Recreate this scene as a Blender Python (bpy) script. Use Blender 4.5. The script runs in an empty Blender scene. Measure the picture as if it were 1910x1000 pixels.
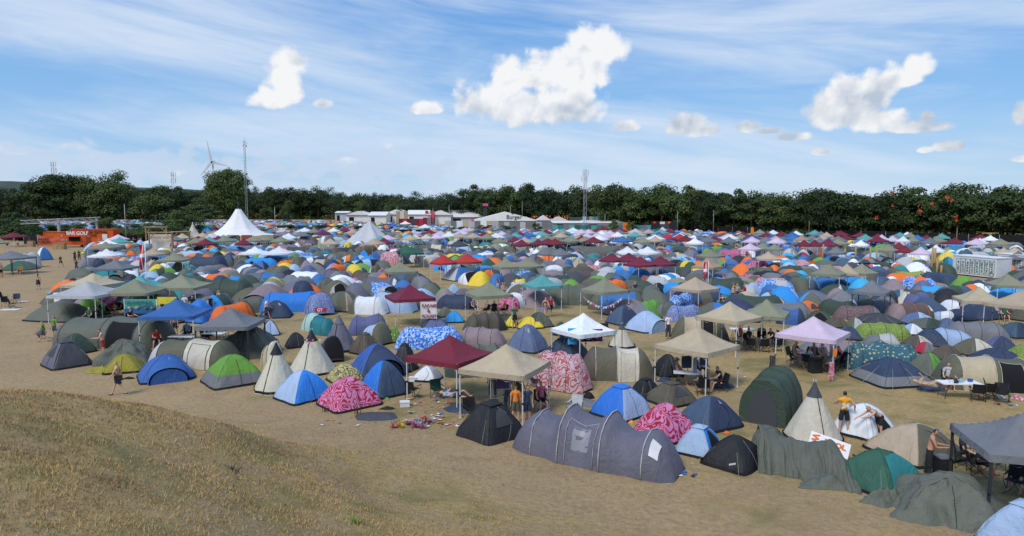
import bpy, math, random
import numpy as np
from mathutils import Vector, Matrix, noise
random.seed(7)
rnd = random.random
def uni(a, b): return a + (b - a) * random.random()
SC = bpy.context.scene
COL = SC.collection
R = math.radians

# ------------------------------------------------------------------ camera
CAMH, FPX, TH = 9.2, 1273.3, math.atan(120 / 1273.3)
cam = bpy.data.cameras.new('camera'); cam.lens = 24; cam.sensor_width = 36; cam.clip_end = 20000; cam.clip_start = .1
camo = bpy.data.objects.new('camera', cam); COL.objects.link(camo)
camo.location = (0, 0, CAMH); camo.rotation_euler = (R(90) - TH, 0, 0)
SC.camera = camo

def ray(px, py):
    r, u = (px - 955) / FPX, (500 - py) / FPX
    return Vector((r, math.cos(TH) + u * math.sin(TH), -math.sin(TH) + u * math.cos(TH)))
def G(px, py, z=0.0):                      # a picture point on the ground
    d = ray(px, py); t = (z - CAMH) / d.z
    return Vector((d.x * t, d.y * t, z))
def ZH(px, py, Y):                         # height of the ray through a picture point at distance Y
    d = ray(px, py); return CAMH + d.z * Y / d.y
def XA(px, py, Y):
    d = ray(px, py); return d.x * Y / d.y
def PX(p):                                 # world point to picture point
    v = p - Vector((0, 0, CAMH))
    f = v.y * math.cos(TH) - v.z * math.sin(TH); u = v.y * math.sin(TH) + v.z * math.cos(TH)
    return 955 + v.x / f * FPX, 500 - u / f * FPX

# ------------------------------------------------------------------ sky and sun
SC.view_settings.view_transform = 'Standard'; SC.view_settings.look = 'None'
SC.view_settings.exposure = 0.0; SC.view_settings.gamma = 1.0
SUN_EL, SUN_AZ = 50.0, -142.0               # azimuth from the view direction, negative = left
W = bpy.data.worlds.new('World'); SC.world = W; W.use_nodes = True
NT = W.node_tree; NT.nodes.clear()

class S:                                   # a small expression writer for math nodes
    def __init__(s, nt, v): s.nt, s.v = nt, v
    def m(s, op, *a):
        n = s.nt.nodes.new('ShaderNodeMath'); n.operation = op
        for i, x in enumerate((s,) + a):
            if isinstance(x, S): s.nt.links.new(x.v, n.inputs[i])
            else: n.inputs[i].default_value = x
        return S(s.nt, n.outputs[0])
    def __add__(s, o): return s.m('ADD', o)
    __radd__ = __add__
    def __sub__(s, o): return s.m('SUBTRACT', o)
    def __rsub__(s, o): return (s * -1.0) + o
    def __mul__(s, o): return s.m('MULTIPLY', o)
    __rmul__ = __mul__
    def __truediv__(s, o): return s.m('DIVIDE', o)
    def mx(s, o): return s.m('MAXIMUM', o)
    def mn(s, o): return s.m('MINIMUM', o)
    def step(s, a, b, lo=0.0, hi=1.0):
        n = s.nt.nodes.new('ShaderNodeMapRange'); n.interpolation_type = 'SMOOTHSTEP'
        s.nt.links.new(s.v, n.inputs[0])
        for i, x in enumerate((a, b, lo, hi)): n.inputs[i + 1].default_value = x
        return S(s.nt, n.outputs[0])
def vec(nt, x, y, z=0.0):
    n = nt.nodes.new('ShaderNodeCombineXYZ')
    for i, q in enumerate((x, y, z)):
        if isinstance(q, S): nt.links.new(q.v, n.inputs[i])
        else: n.inputs[i].default_value = q
    return n.outputs[0]
def fbm(nt, v, scale, detail=4.0, rough=.55, dist=0.0, lac=2.0):
    n = nt.nodes.new('ShaderNodeTexNoise'); nt.links.new(v, n.inputs['Vector'])
    n.inputs['Scale'].default_value = scale; n.inputs['Detail'].default_value = detail
    n.inputs['Roughness'].default_value = rough; n.inputs['Distortion'].default_value = dist
    n.inputs['Lacunarity'].default_value = lac
    return S(nt, n.outputs[0])
def mixc(nt, f, a, b):
    n = nt.nodes.new('ShaderNodeMix'); n.data_type = 'RGBA'
    if isinstance(f, S): nt.links.new(f.v, n.inputs[0])
    else: n.inputs[0].default_value = f
    for i, q in ((6, a), (7, b)):
        if isinstance(q, (tuple, list)): n.inputs[i].default_value = tuple(q)[:3] + (1,)
        else: nt.links.new(q, n.inputs[i])
    return n.outputs[2]

tc = NT.nodes.new('ShaderNodeTexCoord'); sep = NT.nodes.new('ShaderNodeSeparateXYZ')
NT.links.new(tc.outputs['Generated'], sep.inputs[0])
dx, dy, dz = (S(NT, sep.outputs[i]) for i in range(3))
AZ = dx.m('ARCTAN2', dy); EL = dz.m('ARCSINE')
def sky_ae(px, py):
    d = ray(px, py).normalized(); return math.atan2(d.x, d.y), math.asin(d.z)
sky = NT.nodes.new('ShaderNodeTexSky'); sky.sky_type = 'NISHITA'; sky.sun_disc = False
sky.sun_elevation = R(SUN_EL); sky.sun_rotation = R(SUN_AZ); sky.altitude = 50
sky.air_density = 1.0; sky.dust_density = .35; sky.ozone_density = 1.5
# thin high veils and streaks, drifting down to the right
ca, sa = math.cos(R(-7)), math.sin(R(-7))
u = AZ * ca + EL * sa; w = EL * ca - AZ * sa
vw = vec(NT, u * .8, w * 5.0, 3.3)
veil = fbm(NT, vw, 2.6, 9, .60, .6)
fine = fbm(NT, vec(NT, u * 2.0, w * 16.0, .7), 3.4, 6, .62, .8)
def bump(v, c, h): return (1.0 - ((v - c) / h).m('ABSOLUTE')).mx(0.0)
a1, e1 = sky_ae(330, 80); a2, e2 = sky_ae(1350, 60)
band1 = bump(EL - (AZ - a1) * -.22, e1, .10)
right = AZ.step(-.05, .3) * EL.step(.10, .2)
low = EL.step(.21, .07) * AZ.step(.5, -.3) * .36
clearb = bump(EL, sky_ae(900, 180)[1], .05) * .12
cir = (veil * .86 + fine * .22 + band1 * .22 + right * .15 + low * .38 - clearb).step(.45, .90) * .84
# heaped clouds
BL = [(545,118,32,30),(528,152,32,32),(505,188,36,26),(545,180,26,28),
      (1098,96,48,40),(1125,100,42,36),(1062,140,72,52),(1000,150,52,36),(950,152,38,42),(905,195,58,42),(985,208,105,44),(1062,205,54,48),
      (795,204,38,16),(1275,236,42,26),(1300,246,46,14),(1395,238,30,14),(1430,246,30,10),(1475,257,32,11),
      (1712,130,30,24),(1680,150,38,24),(1640,165,40,34),(1575,178,56,34),(1560,215,60,40),(1610,195,50,40),(1620,228,80,28),(1700,240,80,14),(1728,222,18,17),
      (1772,275,34,13),(1725,281,14,7),(1532,285,16,8),(1905,215,18,24),(1902,298,16,8),(600,195,18,12),(1165,238,24,12)]
pp = vec(NT, AZ * 1.0, EL * 1.0, 0.0)
nA = fbm(NT, pp, 13.0, 10, .68, .35)
voro = NT.nodes.new('ShaderNodeTexVoronoi'); voro.feature = 'SMOOTH_F1'; voro.inputs['Smoothness'].default_value = .35
wob = NT.nodes.new('ShaderNodeVectorMath'); wob.operation = 'ADD'
wn = NT.nodes.new('ShaderNodeTexNoise'); NT.links.new(pp, wn.inputs['Vector']); wn.inputs['Scale'].default_value = 26; wn.inputs['Detail'].default_value = 3
wsc = NT.nodes.new('ShaderNodeVectorMath'); wsc.operation = 'SCALE'; wsc.inputs['Scale'].default_value = .035
NT.links.new(wn.outputs['Color'], wsc.inputs[0]); NT.links.new(pp, wob.inputs[0]); NT.links.new(wsc.outputs[0], wob.inputs[1])
NT.links.new(wob.outputs[0], voro.inputs['Vector']); voro.inputs['Scale'].default_value = 48
puff = 1.0 - S(NT, voro.outputs['Distance'])
up2 = NT.nodes.new('ShaderNodeVectorMath'); up2.operation = 'ADD'; NT.links.new(wob.outputs[0], up2.inputs[0]); up2.inputs[1].default_value = (-.009, .011, 0)
vor2 = NT.nodes.new('ShaderNodeTexVoronoi'); vor2.feature = 'SMOOTH_F1'; vor2.inputs['Smoothness'].default_value = .35; vor2.inputs['Scale'].default_value = 48
NT.links.new(up2.outputs[0], vor2.inputs['Vector'])
relief = S(NT, vor2.outputs['Distance']) - S(NT, voro.outputs['Distance'])
upn = NT.nodes.new('ShaderNodeVectorMath'); upn.operation = 'ADD'; NT.links.new(pp, upn.inputs[0]); upn.inputs[1].default_value = (-.012, .016, 0)
nB = fbm(NT, upn.outputs[0], 15.0, 3, .5, .15)
relief2 = nA - nB
field = None; shade = None
for (x, y, rx, ry) in BL:
    a, e = sky_ae(x, y); k = math.cos(a) ** 2 / FPX
    qx = (AZ - a) / (rx * k * 1.1); qy = (EL - e) / (ry * math.cos(a) / FPX * 1.1)
    qy = qy.mx(qy * -1.8); b = 1.0 - (qx * qx + qy * qy).m('SQRT')
    field = b if field is None else field.m('SMOOTH_MAX', b, .35)
cum_raw = field + (nA - .46) * 1.5 + (puff - .62) * .55
cum = cum_raw.step(-.12, .38)
# the small distant heaps low over the left half
nlow = fbm(NT, vec(NT, AZ * 1.0, EL * 1.7, 5.5), 24.0, 6, .55, .3)
e0 = sky_ae(600, 318)[1]
rowm = bump(EL, e0, .05) * AZ.step(.02, -.14)
row = (nlow + rowm * .36 + (puff - .6) * .14).step(.64, .78) * rowm.step(.05, .4) * .8
# sunlit tops, grey flat bases
top = EL.step(sky_ae(900, 250)[1], sky_ae(900, 130)[1])
lit = (top * .80 + relief * .55 + relief2 * 2.6 + (cum_raw * -.20) + .50).mx(0.0).mn(1.0)
ccol = mixc(NT, lit, (4.9, 5.7, 6.8), (9.1, 9.2, 9.4))
rcol = mixc(NT, nlow.step(.6, .8), (5.6, 6.8, 8.5), (8.6, 8.9, 9.3))
base = NT.nodes.new('ShaderNodeMix'); base.data_type = 'RGBA'; base.blend_type = 'MULTIPLY'; base.inputs[0].default_value = 1
NT.links.new(sky.outputs[0], base.inputs[6]); base.inputs[7].default_value = (.80, 1.02, 1.12, 1)
g0 = mixc(NT, EL.step(-.02, .15), (4.7, 6.5, 8.7), (2.7, 5.2, 8.9))
g1 = mixc(NT, EL.step(.10, .36), g0, (1.15, 3.4, 8.0))
skyc = mixc(NT, .8, base.outputs[2], g1)
c0 = mixc(NT, cir, skyc, (6.9, 7.9, 9.3))
c1 = mixc(NT, row, c0, rcol)
c2 = mixc(NT, cum, c1, ccol)
bg = NT.nodes.new('ShaderNodeBackground'); bg.inputs['Strength'].default_value = .10
NT.links.new(c2, bg.inputs[0]); wo = NT.nodes.new('ShaderNodeOutputWorld'); NT.links.new(bg.outputs[0], wo.inputs[0])
W.cycles.sampling_method = 'MANUAL'; W.cycles.sample_map_resolution = 256
sl = bpy.data.lights.new('sun', 'SUN'); sl.energy = 2.7; sl.angle = R(20); sl.color = (1, .955, .88)
so = bpy.data.objects.new('sun', sl); COL.objects.link(so)
sd = Vector((math.sin(R(SUN_AZ)) * math.cos(R(SUN_EL)), math.cos(R(SUN_AZ)) * math.cos(R(SUN_EL)), math.sin(R(SUN_EL))))
so.rotation_euler = sd.to_track_quat('Z', 'Y').to_euler()
SC.cycles.max_bounces = 5; SC.cycles.diffuse_bounces = 2; SC.cycles.transparent_max_bounces = 4

# ------------------------------------------------------------------ mesh helpers
class MB:
    def __init__(s): s.v, s.f, s.m = [], [], []
    def add(s, V, F, mi=0, M=None):
        b = len(s.v)
        s.v += [tuple(M @ Vector(p)) if M else tuple(p) for p in V]
        s.f += [tuple(b + i for i in f) for f in F]; s.m += list(mi) if isinstance(mi, (list, tuple)) else [mi] * len(F)
        return s
    def box(s, c, d, mi=0, rz=0.0, M=None):
        x, y, z = d[0] / 2, d[1] / 2, d[2] / 2; ca, sa = math.cos(rz), math.sin(rz)
        V = [(c[0] + a * x * ca - b * y * sa, c[1] + a * x * sa + b * y * ca, c[2] + e * z) for a in (-1, 1) for b in (-1, 1) for e in (-1, 1)]
        return s.add(V, [(0, 1, 3, 2), (4, 6, 7, 5), (0, 4, 5, 1), (2, 3, 7, 6), (0, 2, 6, 4), (1, 5, 7, 3)], mi, M)
    def tube(s, P, r, n=6, mi=0, r2=None, cap=True):
        P = [Vector(p) for p in P]; V = []; L = len(P)
        for i, p in enumerate(P):
            t = (P[min(i + 1, L - 1)] - P[max(i - 1, 0)]).normalized()
            a = t.cross(Vector((0, 0, 1)) if abs(t.z) < .9 else Vector((1, 0, 0))).normalized(); b = t.cross(a)
            q = r if r2 is None else r + (r2 - r) * i / (L - 1)
            V += [p + (a * math.cos(2 * math.pi * k / n) + b * math.sin(2 * math.pi * k / n)) * q for k in range(n)]
        F = [(i * n + k, i * n + (k + 1) % n, (i + 1) * n + (k + 1) % n, (i + 1) * n + k) for i in range(L - 1) for k in range(n)]
        if cap: F += [tuple(range(n))[::-1], tuple(range((L - 1) * n, L * n))]
        return s.add(V, F, mi)
    def grid(s, fn, nu, nv, mi=0, cu=False):
        V = [fn(i / nu, j / nv) for j in range(nv + 1) for i in range(nu if cu else nu + 1)]
        k = nu if cu else nu + 1
        F = [(j * k + i, j * k + (i + 1) % k, (j + 1) * k + (i + 1) % k, (j + 1) * k + i) for j in range(nv) for i in range(nu)]
        if callable(mi): mi = [mi((i + .5) / nu, (j + .5) / nv) for j in range(nv) for i in range(nu)]
        return s.add(V, F, mi)
    def out(s, name, mats, par=None, smooth=True, loc=None, rz=0.0):
        me = bpy.data.meshes.new(name); me.from_pydata(s.v, [], s.f)
        if not isinstance(mats, (list, tuple)): mats = [mats]
        for m in mats: me.materials.append(m)
        if len(mats) > 1: me.polygons.foreach_set('material_index', s.m)
        if smooth: me.polygons.foreach_set('use_smooth', [True] * len(s.f))
        me.update(); return link(name, me, par, loc, rz)
def link(name, data, par=None, loc=None, rz=0.0):
    o = bpy.data.objects.new(name, data); COL.objects.link(o)
    if par is not None: o.parent = par
    if loc is not None: o.location = loc
    if rz: o.rotation_euler = (0, 0, rz)
    return o
def structure(o): o['kind'] = 'structure'; return o
THINGS = []                                 # (object, base description) : labels are completed at the end
def thing(name, cat, desc, loc, rz=0.0, group=None, o=None):
    if o is None: o = link(name, None); o.empty_display_size = .1
    if loc is not None: o.location = loc
    if rz: o.rotation_euler = (0, 0, rz)
    o['category'] = cat
    if group: o['group'] = group
    THINGS.append((o, desc)); return o
def nz(x, y, z=0.0): return noise.noise(Vector((x, y, z)))

# ------------------------------------------------------------------ materials
MATS = {}
def mat(name, col, rough=.7, metal=0.0, build=None, spec=.3):
    if name in MATS: return MATS[name]
    m = bpy.data.materials.new(name); m.use_nodes = True; nt = m.node_tree; b = nt.nodes['Principled BSDF']
    b.inputs['Base Color'].default_value = tuple(col[:3]) + (1,); b.inputs['Roughness'].default_value = rough
    b.inputs['Metallic'].default_value = metal; b.inputs['Specular IOR Level'].default_value = spec
    if build: build(nt, b)
    MATS[name] = m; return m
def objco(nt, world=False):
    if world:
        g = nt.nodes.new('ShaderNodeNewGeometry'); return g.outputs['Position']
    return nt.nodes.new('ShaderNodeTexCoord').outputs['Object']
def varied(col, amt=.05, scale=2.0, bumpd=.05, bscale=3.2, wear=0.0):
    def f(nt, b):
        co = objco(nt); oi = nt.nodes.new('ShaderNodeObjectInfo')
        ad = nt.nodes.new('ShaderNodeVectorMath'); ad.operation = 'ADD'; nt.links.new(co, ad.inputs[0])
        k = S(nt, oi.outputs['Random']) * 37.0; nt.links.new(vec(nt, k, k, 0.0), ad.inputs[1]); v = ad.outputs[0]
        n = fbm(nt, v, scale, 5, .6)
        c = mixc(nt, n.step(.3, .7), [x * (1 - amt) for x in col], [min(1, x * (1 + amt)) for x in col])
        hs = nt.nodes.new('ShaderNodeHueSaturation'); nt.links.new(c, hs.inputs['Color'])
        q = S(nt, oi.outputs['Random']); nt.links.new((q * .16 + .92).v, hs.inputs['Value']); nt.links.new(((q * 7.3).m('FRACT') * .03 + .485).v, hs.inputs['Hue'])
        nt.links.new(hs.outputs[0], b.inputs['Base Color'])
        if bumpd:
            bp = nt.nodes.new('ShaderNodeBump'); bp.inputs['Distance'].default_value = bumpd; bp.inputs['Strength'].default_value = .9
            st = nt.nodes.new('ShaderNodeMapping'); st.inputs['Scale'].default_value = (1, 1, .38); nt.links.new(v, st.inputs['Vector'])
            r1 = (fbm(nt, st.outputs[0], bscale * .42, 3, .5, .9) - .5).m('ABSOLUTE') * -2.4; r2 = (fbm(nt, v, bscale * .9, 3, .55, 1.4) - .5).m('ABSOLUTE') * -1.2
            h = r1 + r2 + fbm(nt, v, bscale * 3, 2, .5) * .15
            nt.links.new(h.v, bp.inputs['Height']); nt.links.new(bp.outputs[0], b.inputs['Normal'])
    return f
PAL = {  # name: (spoken colour, albedo)
 'gr': ('grey', (.17,.175,.19)), 'dg': ('dark grey', (.065,.068,.078)), 'bk': ('black', (.022,.022,.026)), 'ch': ('charcoal', (.04,.04,.044)),
 'pg': ('purple-grey', (.135,.13,.17)), 'ol': ('olive', (.115,.11,.075)), 'sg': ('sage green', (.235,.235,.155)), 'gg': ('grey-green', (.115,.125,.10)),
 'dk': ('dark green', (.05,.075,.055)), 'fg': ('forest green', (.035,.11,.07)), 'br': ('bright green', (.13,.31,.05)), 'yg': ('yellow-green', (.25,.33,.06)),
 'nv': ('navy', (.036,.053,.10)), 'sb': ('steel blue', (.06,.10,.16)), 'bl': ('blue', (.045,.135,.37)), 'bb': ('bright blue', (.03,.22,.62)),
 'lb': ('light blue', (.33,.45,.62)), 'pb': ('periwinkle blue', (.105,.13,.25)), 'wh': ('white', (.72,.74,.78)), 'lg': ('pale grey', (.42,.43,.44)),
 'cr': ('cream', (.55,.51,.41)), 'bg': ('beige', (.45,.36,.25)), 'tn': ('tan', (.40,.28,.19)), 'pk': ('pink', (.52,.12,.22)), 'rd': ('red', (.42,.03,.04)),
 'mr': ('maroon', (.17,.022,.038)), 'or': ('orange', (.75,.20,.03)), 'ye': ('yellow', (.70,.55,.05)), 'oy': ('mustard', (.28,.24,.03)), 'te': ('teal', (.03,.20,.22)),
 'tl': ('turquoise', (.10,.34,.32)), 'mi': ('mint', (.33,.50,.45)), 'li': ('lilac', (.60,.47,.58)), 'mv': ('mauve', (.25,.19,.20)), 'bn': ('brown', (.115,.08,.075)),
 'dr': ('rust red', (.30,.08,.06)), 'pu': ('purple', (.12,.07,.20)), 'cy': ('cyan', (.05,.36,.66)), 'ob': ('brown-olive', (.10,.085,.065)),
}
def C(k): return PAL[k][1]
def fab(k): return mat('fabric_' + PAL[k][0].replace(' ', '_').replace('-', '_'), C(k), .62, build=varied(C(k)), spec=.25)
def pattern(kind, c1, c2):
    def f(nt, b):
        v = objco(nt)
        if kind == 'squiggle':
            n = fbm(nt, v, 1.55, 1.0, .4, 1.1); q = ((n * 9.0).m('FRACT') - .5).m('ABSOLUTE'); q = q.step(.20, .25)
        elif kind == 'blotch':
            n = fbm(nt, v, 7.5, 2, .5, .7); q = n.step(.50, .53)
        elif kind == 'dots':
            n = nt.nodes.new('ShaderNodeTexVoronoi'); nt.links.new(v, n.inputs['Vector']); n.inputs['Scale'].default_value = 5.0; q = S(nt, n.outputs['Distance']).step(.36, .28)
        else:
            n = fbm(nt, v, 24, 2, .6, .8); q = n.step(.48, .55)
        nt.links.new(mixc(nt, q, c1, c2), b.inputs['Base Color'])
        bp = nt.nodes.new('ShaderNodeBump'); bp.inputs['Distance'].default_value = .05
        nt.links.new(((fbm(nt, v, 1.6, 3, .5, 1.0) - .5).m('ABSOLUTE') * -2.4).v, bp.inputs['Height']); nt.links.new(bp.outputs[0], b.inputs['Normal'])
    return f
PAT = {  # spoken, kind, base, figure
 'P1': ('pink and red squiggle patterned', 'squiggle', (.36,.02,.045), (.60,.22,.40)), 'P2': ('pink and rust squiggle patterned', 'squiggle', (.42,.10,.09), (.55,.42,.48)),
 'P3': ('brown and yellow squiggle patterned', 'squiggle', (.16,.12,.075), (.50,.47,.20)), 'P4': ('blue and white floral', 'blotch', (.03,.15,.55), (.40,.56,.82)),
 'P5': ('blue and white speckled', 'speck', (.05,.09,.30), (.38,.44,.62)), 'P6': ('teal floral', 'dots', (.04,.12,.16), (.40,.42,.25)),
 'P7': ('lime green patterned', 'speck', (.12,.19,.04), (.30,.38,.09)), 'P8': ('brown and pink speckled', 'speck', (.07,.05,.055), (.30,.19,.20)),
 'P9': ('green spotted', 'dots', (.16,.26,.05), (.42,.46,.20)), 'PA': ('pink and white patterned', 'blotch', (.45,.12,.17), (.62,.45,.48)),
 'PB': ('yellow patterned', 'blotch', (.45,.36,.13), (.20,.13,.10)), 'PC': ('purple patterned', 'blotch', (.10,.07,.22), (.35,.30,.48)),
}
def fm(k):
    if k in PAT:
        s, kd, a, c = PAT[k]; return mat('fabric_' + s.replace(' ', '_'), a, .65, build=pattern(kd, a, c), spec=.2)
    return fab(k)
def cname(k): return PAT[k][0] if k in PAT else PAL[k][0]
M_metal = mat('white_painted_steel', (.62,.63,.64), .4, 0.0); M_dmetal = mat('dark_steel', (.05,.052,.056), .45, .4); M_alu = mat('aluminium', (.45,.46,.48), .4, .7)
M_black = mat('black_cloth', (.016,.016,.018), .85, build=varied((.016,.016,.018), .3)); M_shade_screen = mat('painted_shade_and_dark_screen', (.012,.012,.014), .95)  # last one: near-black for painted shade in openings, and for dark fence screens
M_wood = mat('raw_timber', (.32,.21,.11), .8, build=varied((.32,.21,.11), .25, 2, .004, 20))
M_mesh = mat('insect_mesh', (.06,.062,.07), .9); M_window = mat('clear_film_window', (.24,.25,.29), .45, spec=.4)
M_white = mat('white_plastic', (.72,.72,.72), .5, build=varied((.72,.72,.72), .05, 4, 0))
M_guy = mat('guy_line_cord', (.45,.46,.32), .8)

# ------------------------------------------------------------------ ground
def ss(a, b, x): t = min(1, max(0, (x - a) / (b - a))); return t * t * (3 - 2 * t)
def hill(x, y):
    def prof(T, y):
        for (y0, z0), (y1, z1) in zip(T, T[1:]):
            if y <= y1:
                t = (y - y0) / (y1 - y0) if y > y0 else 0; t2 = t * t * (3 - 2 * t); return z0 + (z1 - z0) * (t * .4 + t2 * .6)
        return 0.0
    zl = prof([(-20,7.6),(0,7.5),(5,5.9),(10,5.25),(15.5,4.75),(19,3.7),(24,1.0),(29,0)], y)
    zm = prof([(-20,7.6),(0,7.5),(5,5.2),(10,3.35),(15,2.0),(20,.85),(25,.15),(29,0)], y)
    zr = prof([(-20,7.6),(0,7.2),(5,4.4),(10,1.7),(14,.5),(18,.08),(21,0)], y)
    q = x - (y - 14) * -.10
    z = zl + (zm - zl) * ss(-11.5, -1.5, q); z = z + (zr - z) * ss(-6.0, 6.5, x)
    k = min(1, z / 1.2)
    z += (nz(x * .16, y * .16, 1.5) * .42 + nz(x * .5, y * .5, 4) * .12 + nz(x * 1.7, y * 1.7, 9) * .035) * k
    return z + nz(x * .35, y * .35, 2) * .03 * (1 - k)
def build_ground():
    xs = np.concatenate([-np.geomspace(3000, 62, 22), np.arange(-60, 60.01, .6), np.geomspace(62, 3000, 22)])
    ys = np.concatenate([np.arange(-20, 60, .6), np.arange(60, 200, 5), np.geomspace(200, 5200, 24)])
    V = [(x, y, hill(x, y) if y < 60 and abs(x) < 60 else (hill(math.copysign(60, x), y) if y < 40 else 0)) for y in ys for x in xs]
    n = len(xs); F = [(j * n + i, j * n + i + 1, (j + 1) * n + i + 1, (j + 1) * n + i) for j in range(len(ys) - 1) for i in range(n - 1)]
    def mk(nt, b):
        v = objco(nt, True)
        big = fbm(nt, v, .09, 6, .62, .6); mid = fbm(nt, v, .55, 6, .65, .5); fn = fbm(nt, v, 5.5, 6, .7); mic = fbm(nt, v, 38, 3, .7)
        dirt = mixc(nt, fn.step(.3, .72), (.285,.20,.11), (.43,.31,.175))
        straw = mixc(nt, fn.step(.3, .7), (.31,.215,.09), (.48,.345,.155))
        green = mixc(nt, mic.step(.3, .7), (.12,.12,.05), (.215,.195,.085))
        c = mixc(nt, (mid * .6 + big * .6).step(.50, .70), dirt, straw)
        c = mixc(nt, (mid * .7 + fbm(nt, v, .21, 5, .6, .9) * .7 + fn * .15).step(.75, .94) * .75, c, green)
        sp = nt.nodes.new('ShaderNodeSeparateXYZ'); nt.links.new(v, sp.inputs[0]); X, Y = S(nt, sp.outputs[0]), S(nt, sp.outputs[1])
        w_ = (mid - .5) * 5.0; tr = (Y + X * .55 - 22.6 + w_).m('ABSOLUTE').step(4.2, 1.6) * X.step(9, 3) * .75; ro = (X / Y.mx(5.0) + (mid - .5) * .12).step(-.585, -.66) * Y.step(34, 42) * .8
        c = mixc(nt, tr.mx(ro), c, mixc(nt, (fn * .6 + mid * .4).step(.35, .65), (.29,.20,.11), (.45,.325,.19)))
        c = mixc(nt, (fbm(nt, v, .16, 6, .68, 1.0) * .8 + fn * .2).step(.56, .72) * .55, c, (.20,.135,.085))
        c = mixc(nt, mic.step(.58, .74) * .45, c, (.10,.075,.045))
        nt.links.new(c, b.inputs['Base Color'])
        bp = nt.nodes.new('ShaderNodeBump'); bp.inputs['Distance'].default_value = .05; bp.inputs['Strength'].default_value = .8
        nt.links.new((fn + mic * .5).v, bp.inputs['Height']); nt.links.new(bp.outputs[0], b.inputs['Normal'])
    structure(MB().add(V, F).out('ground', mat('dry_trampled_grass', (.3,.22,.12), .95, build=mk, spec=.1)))
build_ground()
def fast_mesh(name, V, T, mats, midx=None):     # V (n,3) array, T (m,k) array
    me = bpy.data.meshes.new(name); n, (m, k) = len(V), T.shape
    me.vertices.add(n); me.vertices.foreach_set('co', V.astype(np.float32).ravel())
    me.loops.add(m * k); me.loops.foreach_set('vertex_index', T.astype(np.int32).ravel())
    me.polygons.add(m); me.polygons.foreach_set('loop_start', np.arange(0, m * k, k, dtype=np.int32))
    for q in (mats if isinstance(mats, (list, tuple)) else [mats]): me.materials.append(q)
    if midx is not None: me.polygons.foreach_set('material_index', midx.astype(np.int32))
    me.update(calc_edges=True); return me
def build_grass():
    g = np.random.default_rng(3); hx = np.arange(-34, 34, .5); hy = np.arange(3, 62, .5)
    H = np.array([[hill(x, y) for x in hx] for y in hy])
    def sample(n, ymin, ymax, pw):
        y = ymin + (ymax - ymin) * g.random(n) ** pw; x = (g.random(n) * 2 - 1) * (y * .80 + 1.0); return x, y
    xa, ya = sample(330000, 4.5, 30, 1.15); xb, yb = sample(60000, 20, 48, 1.0)
    x = np.concatenate([xa, xb]); y = np.concatenate([ya, yb])
    fi = np.clip((x + 34) / .5, 0, len(hx) - 1.01); fj = np.clip((y - 3) / .5, 0, len(hy) - 1.01)
    i, j = fi.astype(int), fj.astype(int); a, b = fi - i, fj - j
    z = (H[j, i] * (1 - a) + H[j, i + 1] * a) * (1 - b) + (H[j + 1, i] * (1 - a) + H[j + 1, i + 1] * a) * b
    cl = np.sin(x * 1.3 + np.sin(y * .9) * 2) * np.sin(y * 1.7 + np.sin(x * .7) * 2) * .5 + .5
    tall = np.clip(z / 2.0, 0, 1) * .85 + .15
    keep = g.random(len(x)) < (.25 + .75 * tall) * (.7 + .3 * cl)
    x, y, z, cl, tall = (q[keep] for q in (x, y, z, cl, tall)); n = len(x)
    h = (.022 + .05 * g.random(n) ** 1.8) * (.5 + .7 * tall) * (.8 + .4 * cl); wd = .0025 + .004 * g.random(n) + .0004 * y
    t = g.random(n) * 6.283; ln = h * (.3 + .9 * g.random(n)); t2 = g.random(n) * 6.283
    V = np.empty((n, 3, 3)); V[:, 0] = np.stack([x - np.cos(t) * wd, y - np.sin(t) * wd, z - .01], 1)
    V[:, 1] = np.stack([x + np.cos(t) * wd, y + np.sin(t) * wd, z - .01], 1); V[:, 2] = np.stack([x + np.cos(t2) * ln, y + np.sin(t2) * ln, z + h], 1)
    def mk(nt, b):
        geo = nt.nodes.new('ShaderNodeNewGeometry'); r = S(nt, geo.outputs['Random Per Island']); v = geo.outputs['Position']
        q = fbm(nt, v, .3, 4, .6, .8) * .9 + r * .32
        c = mixc(nt, r, (.42,.285,.115), (.58,.41,.18)); c = mixc(nt, q.step(.67, .82), c, (.20,.21,.075))
        c = mixc(nt, (fbm(nt, v, .5, 4, .6) + r * .2).step(.64, .76), c, (.30,.18,.10))
        nt.links.new(c, b.inputs['Base Color'])
    me = fast_mesh('grass', V.reshape(-1, 3), np.arange(n * 3).reshape(-1, 3), mat('grass_blades', (.3,.25,.1), .8, build=mk, spec=.15))
    link('grass', me)['kind'] = 'stuff'
build_grass()

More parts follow.
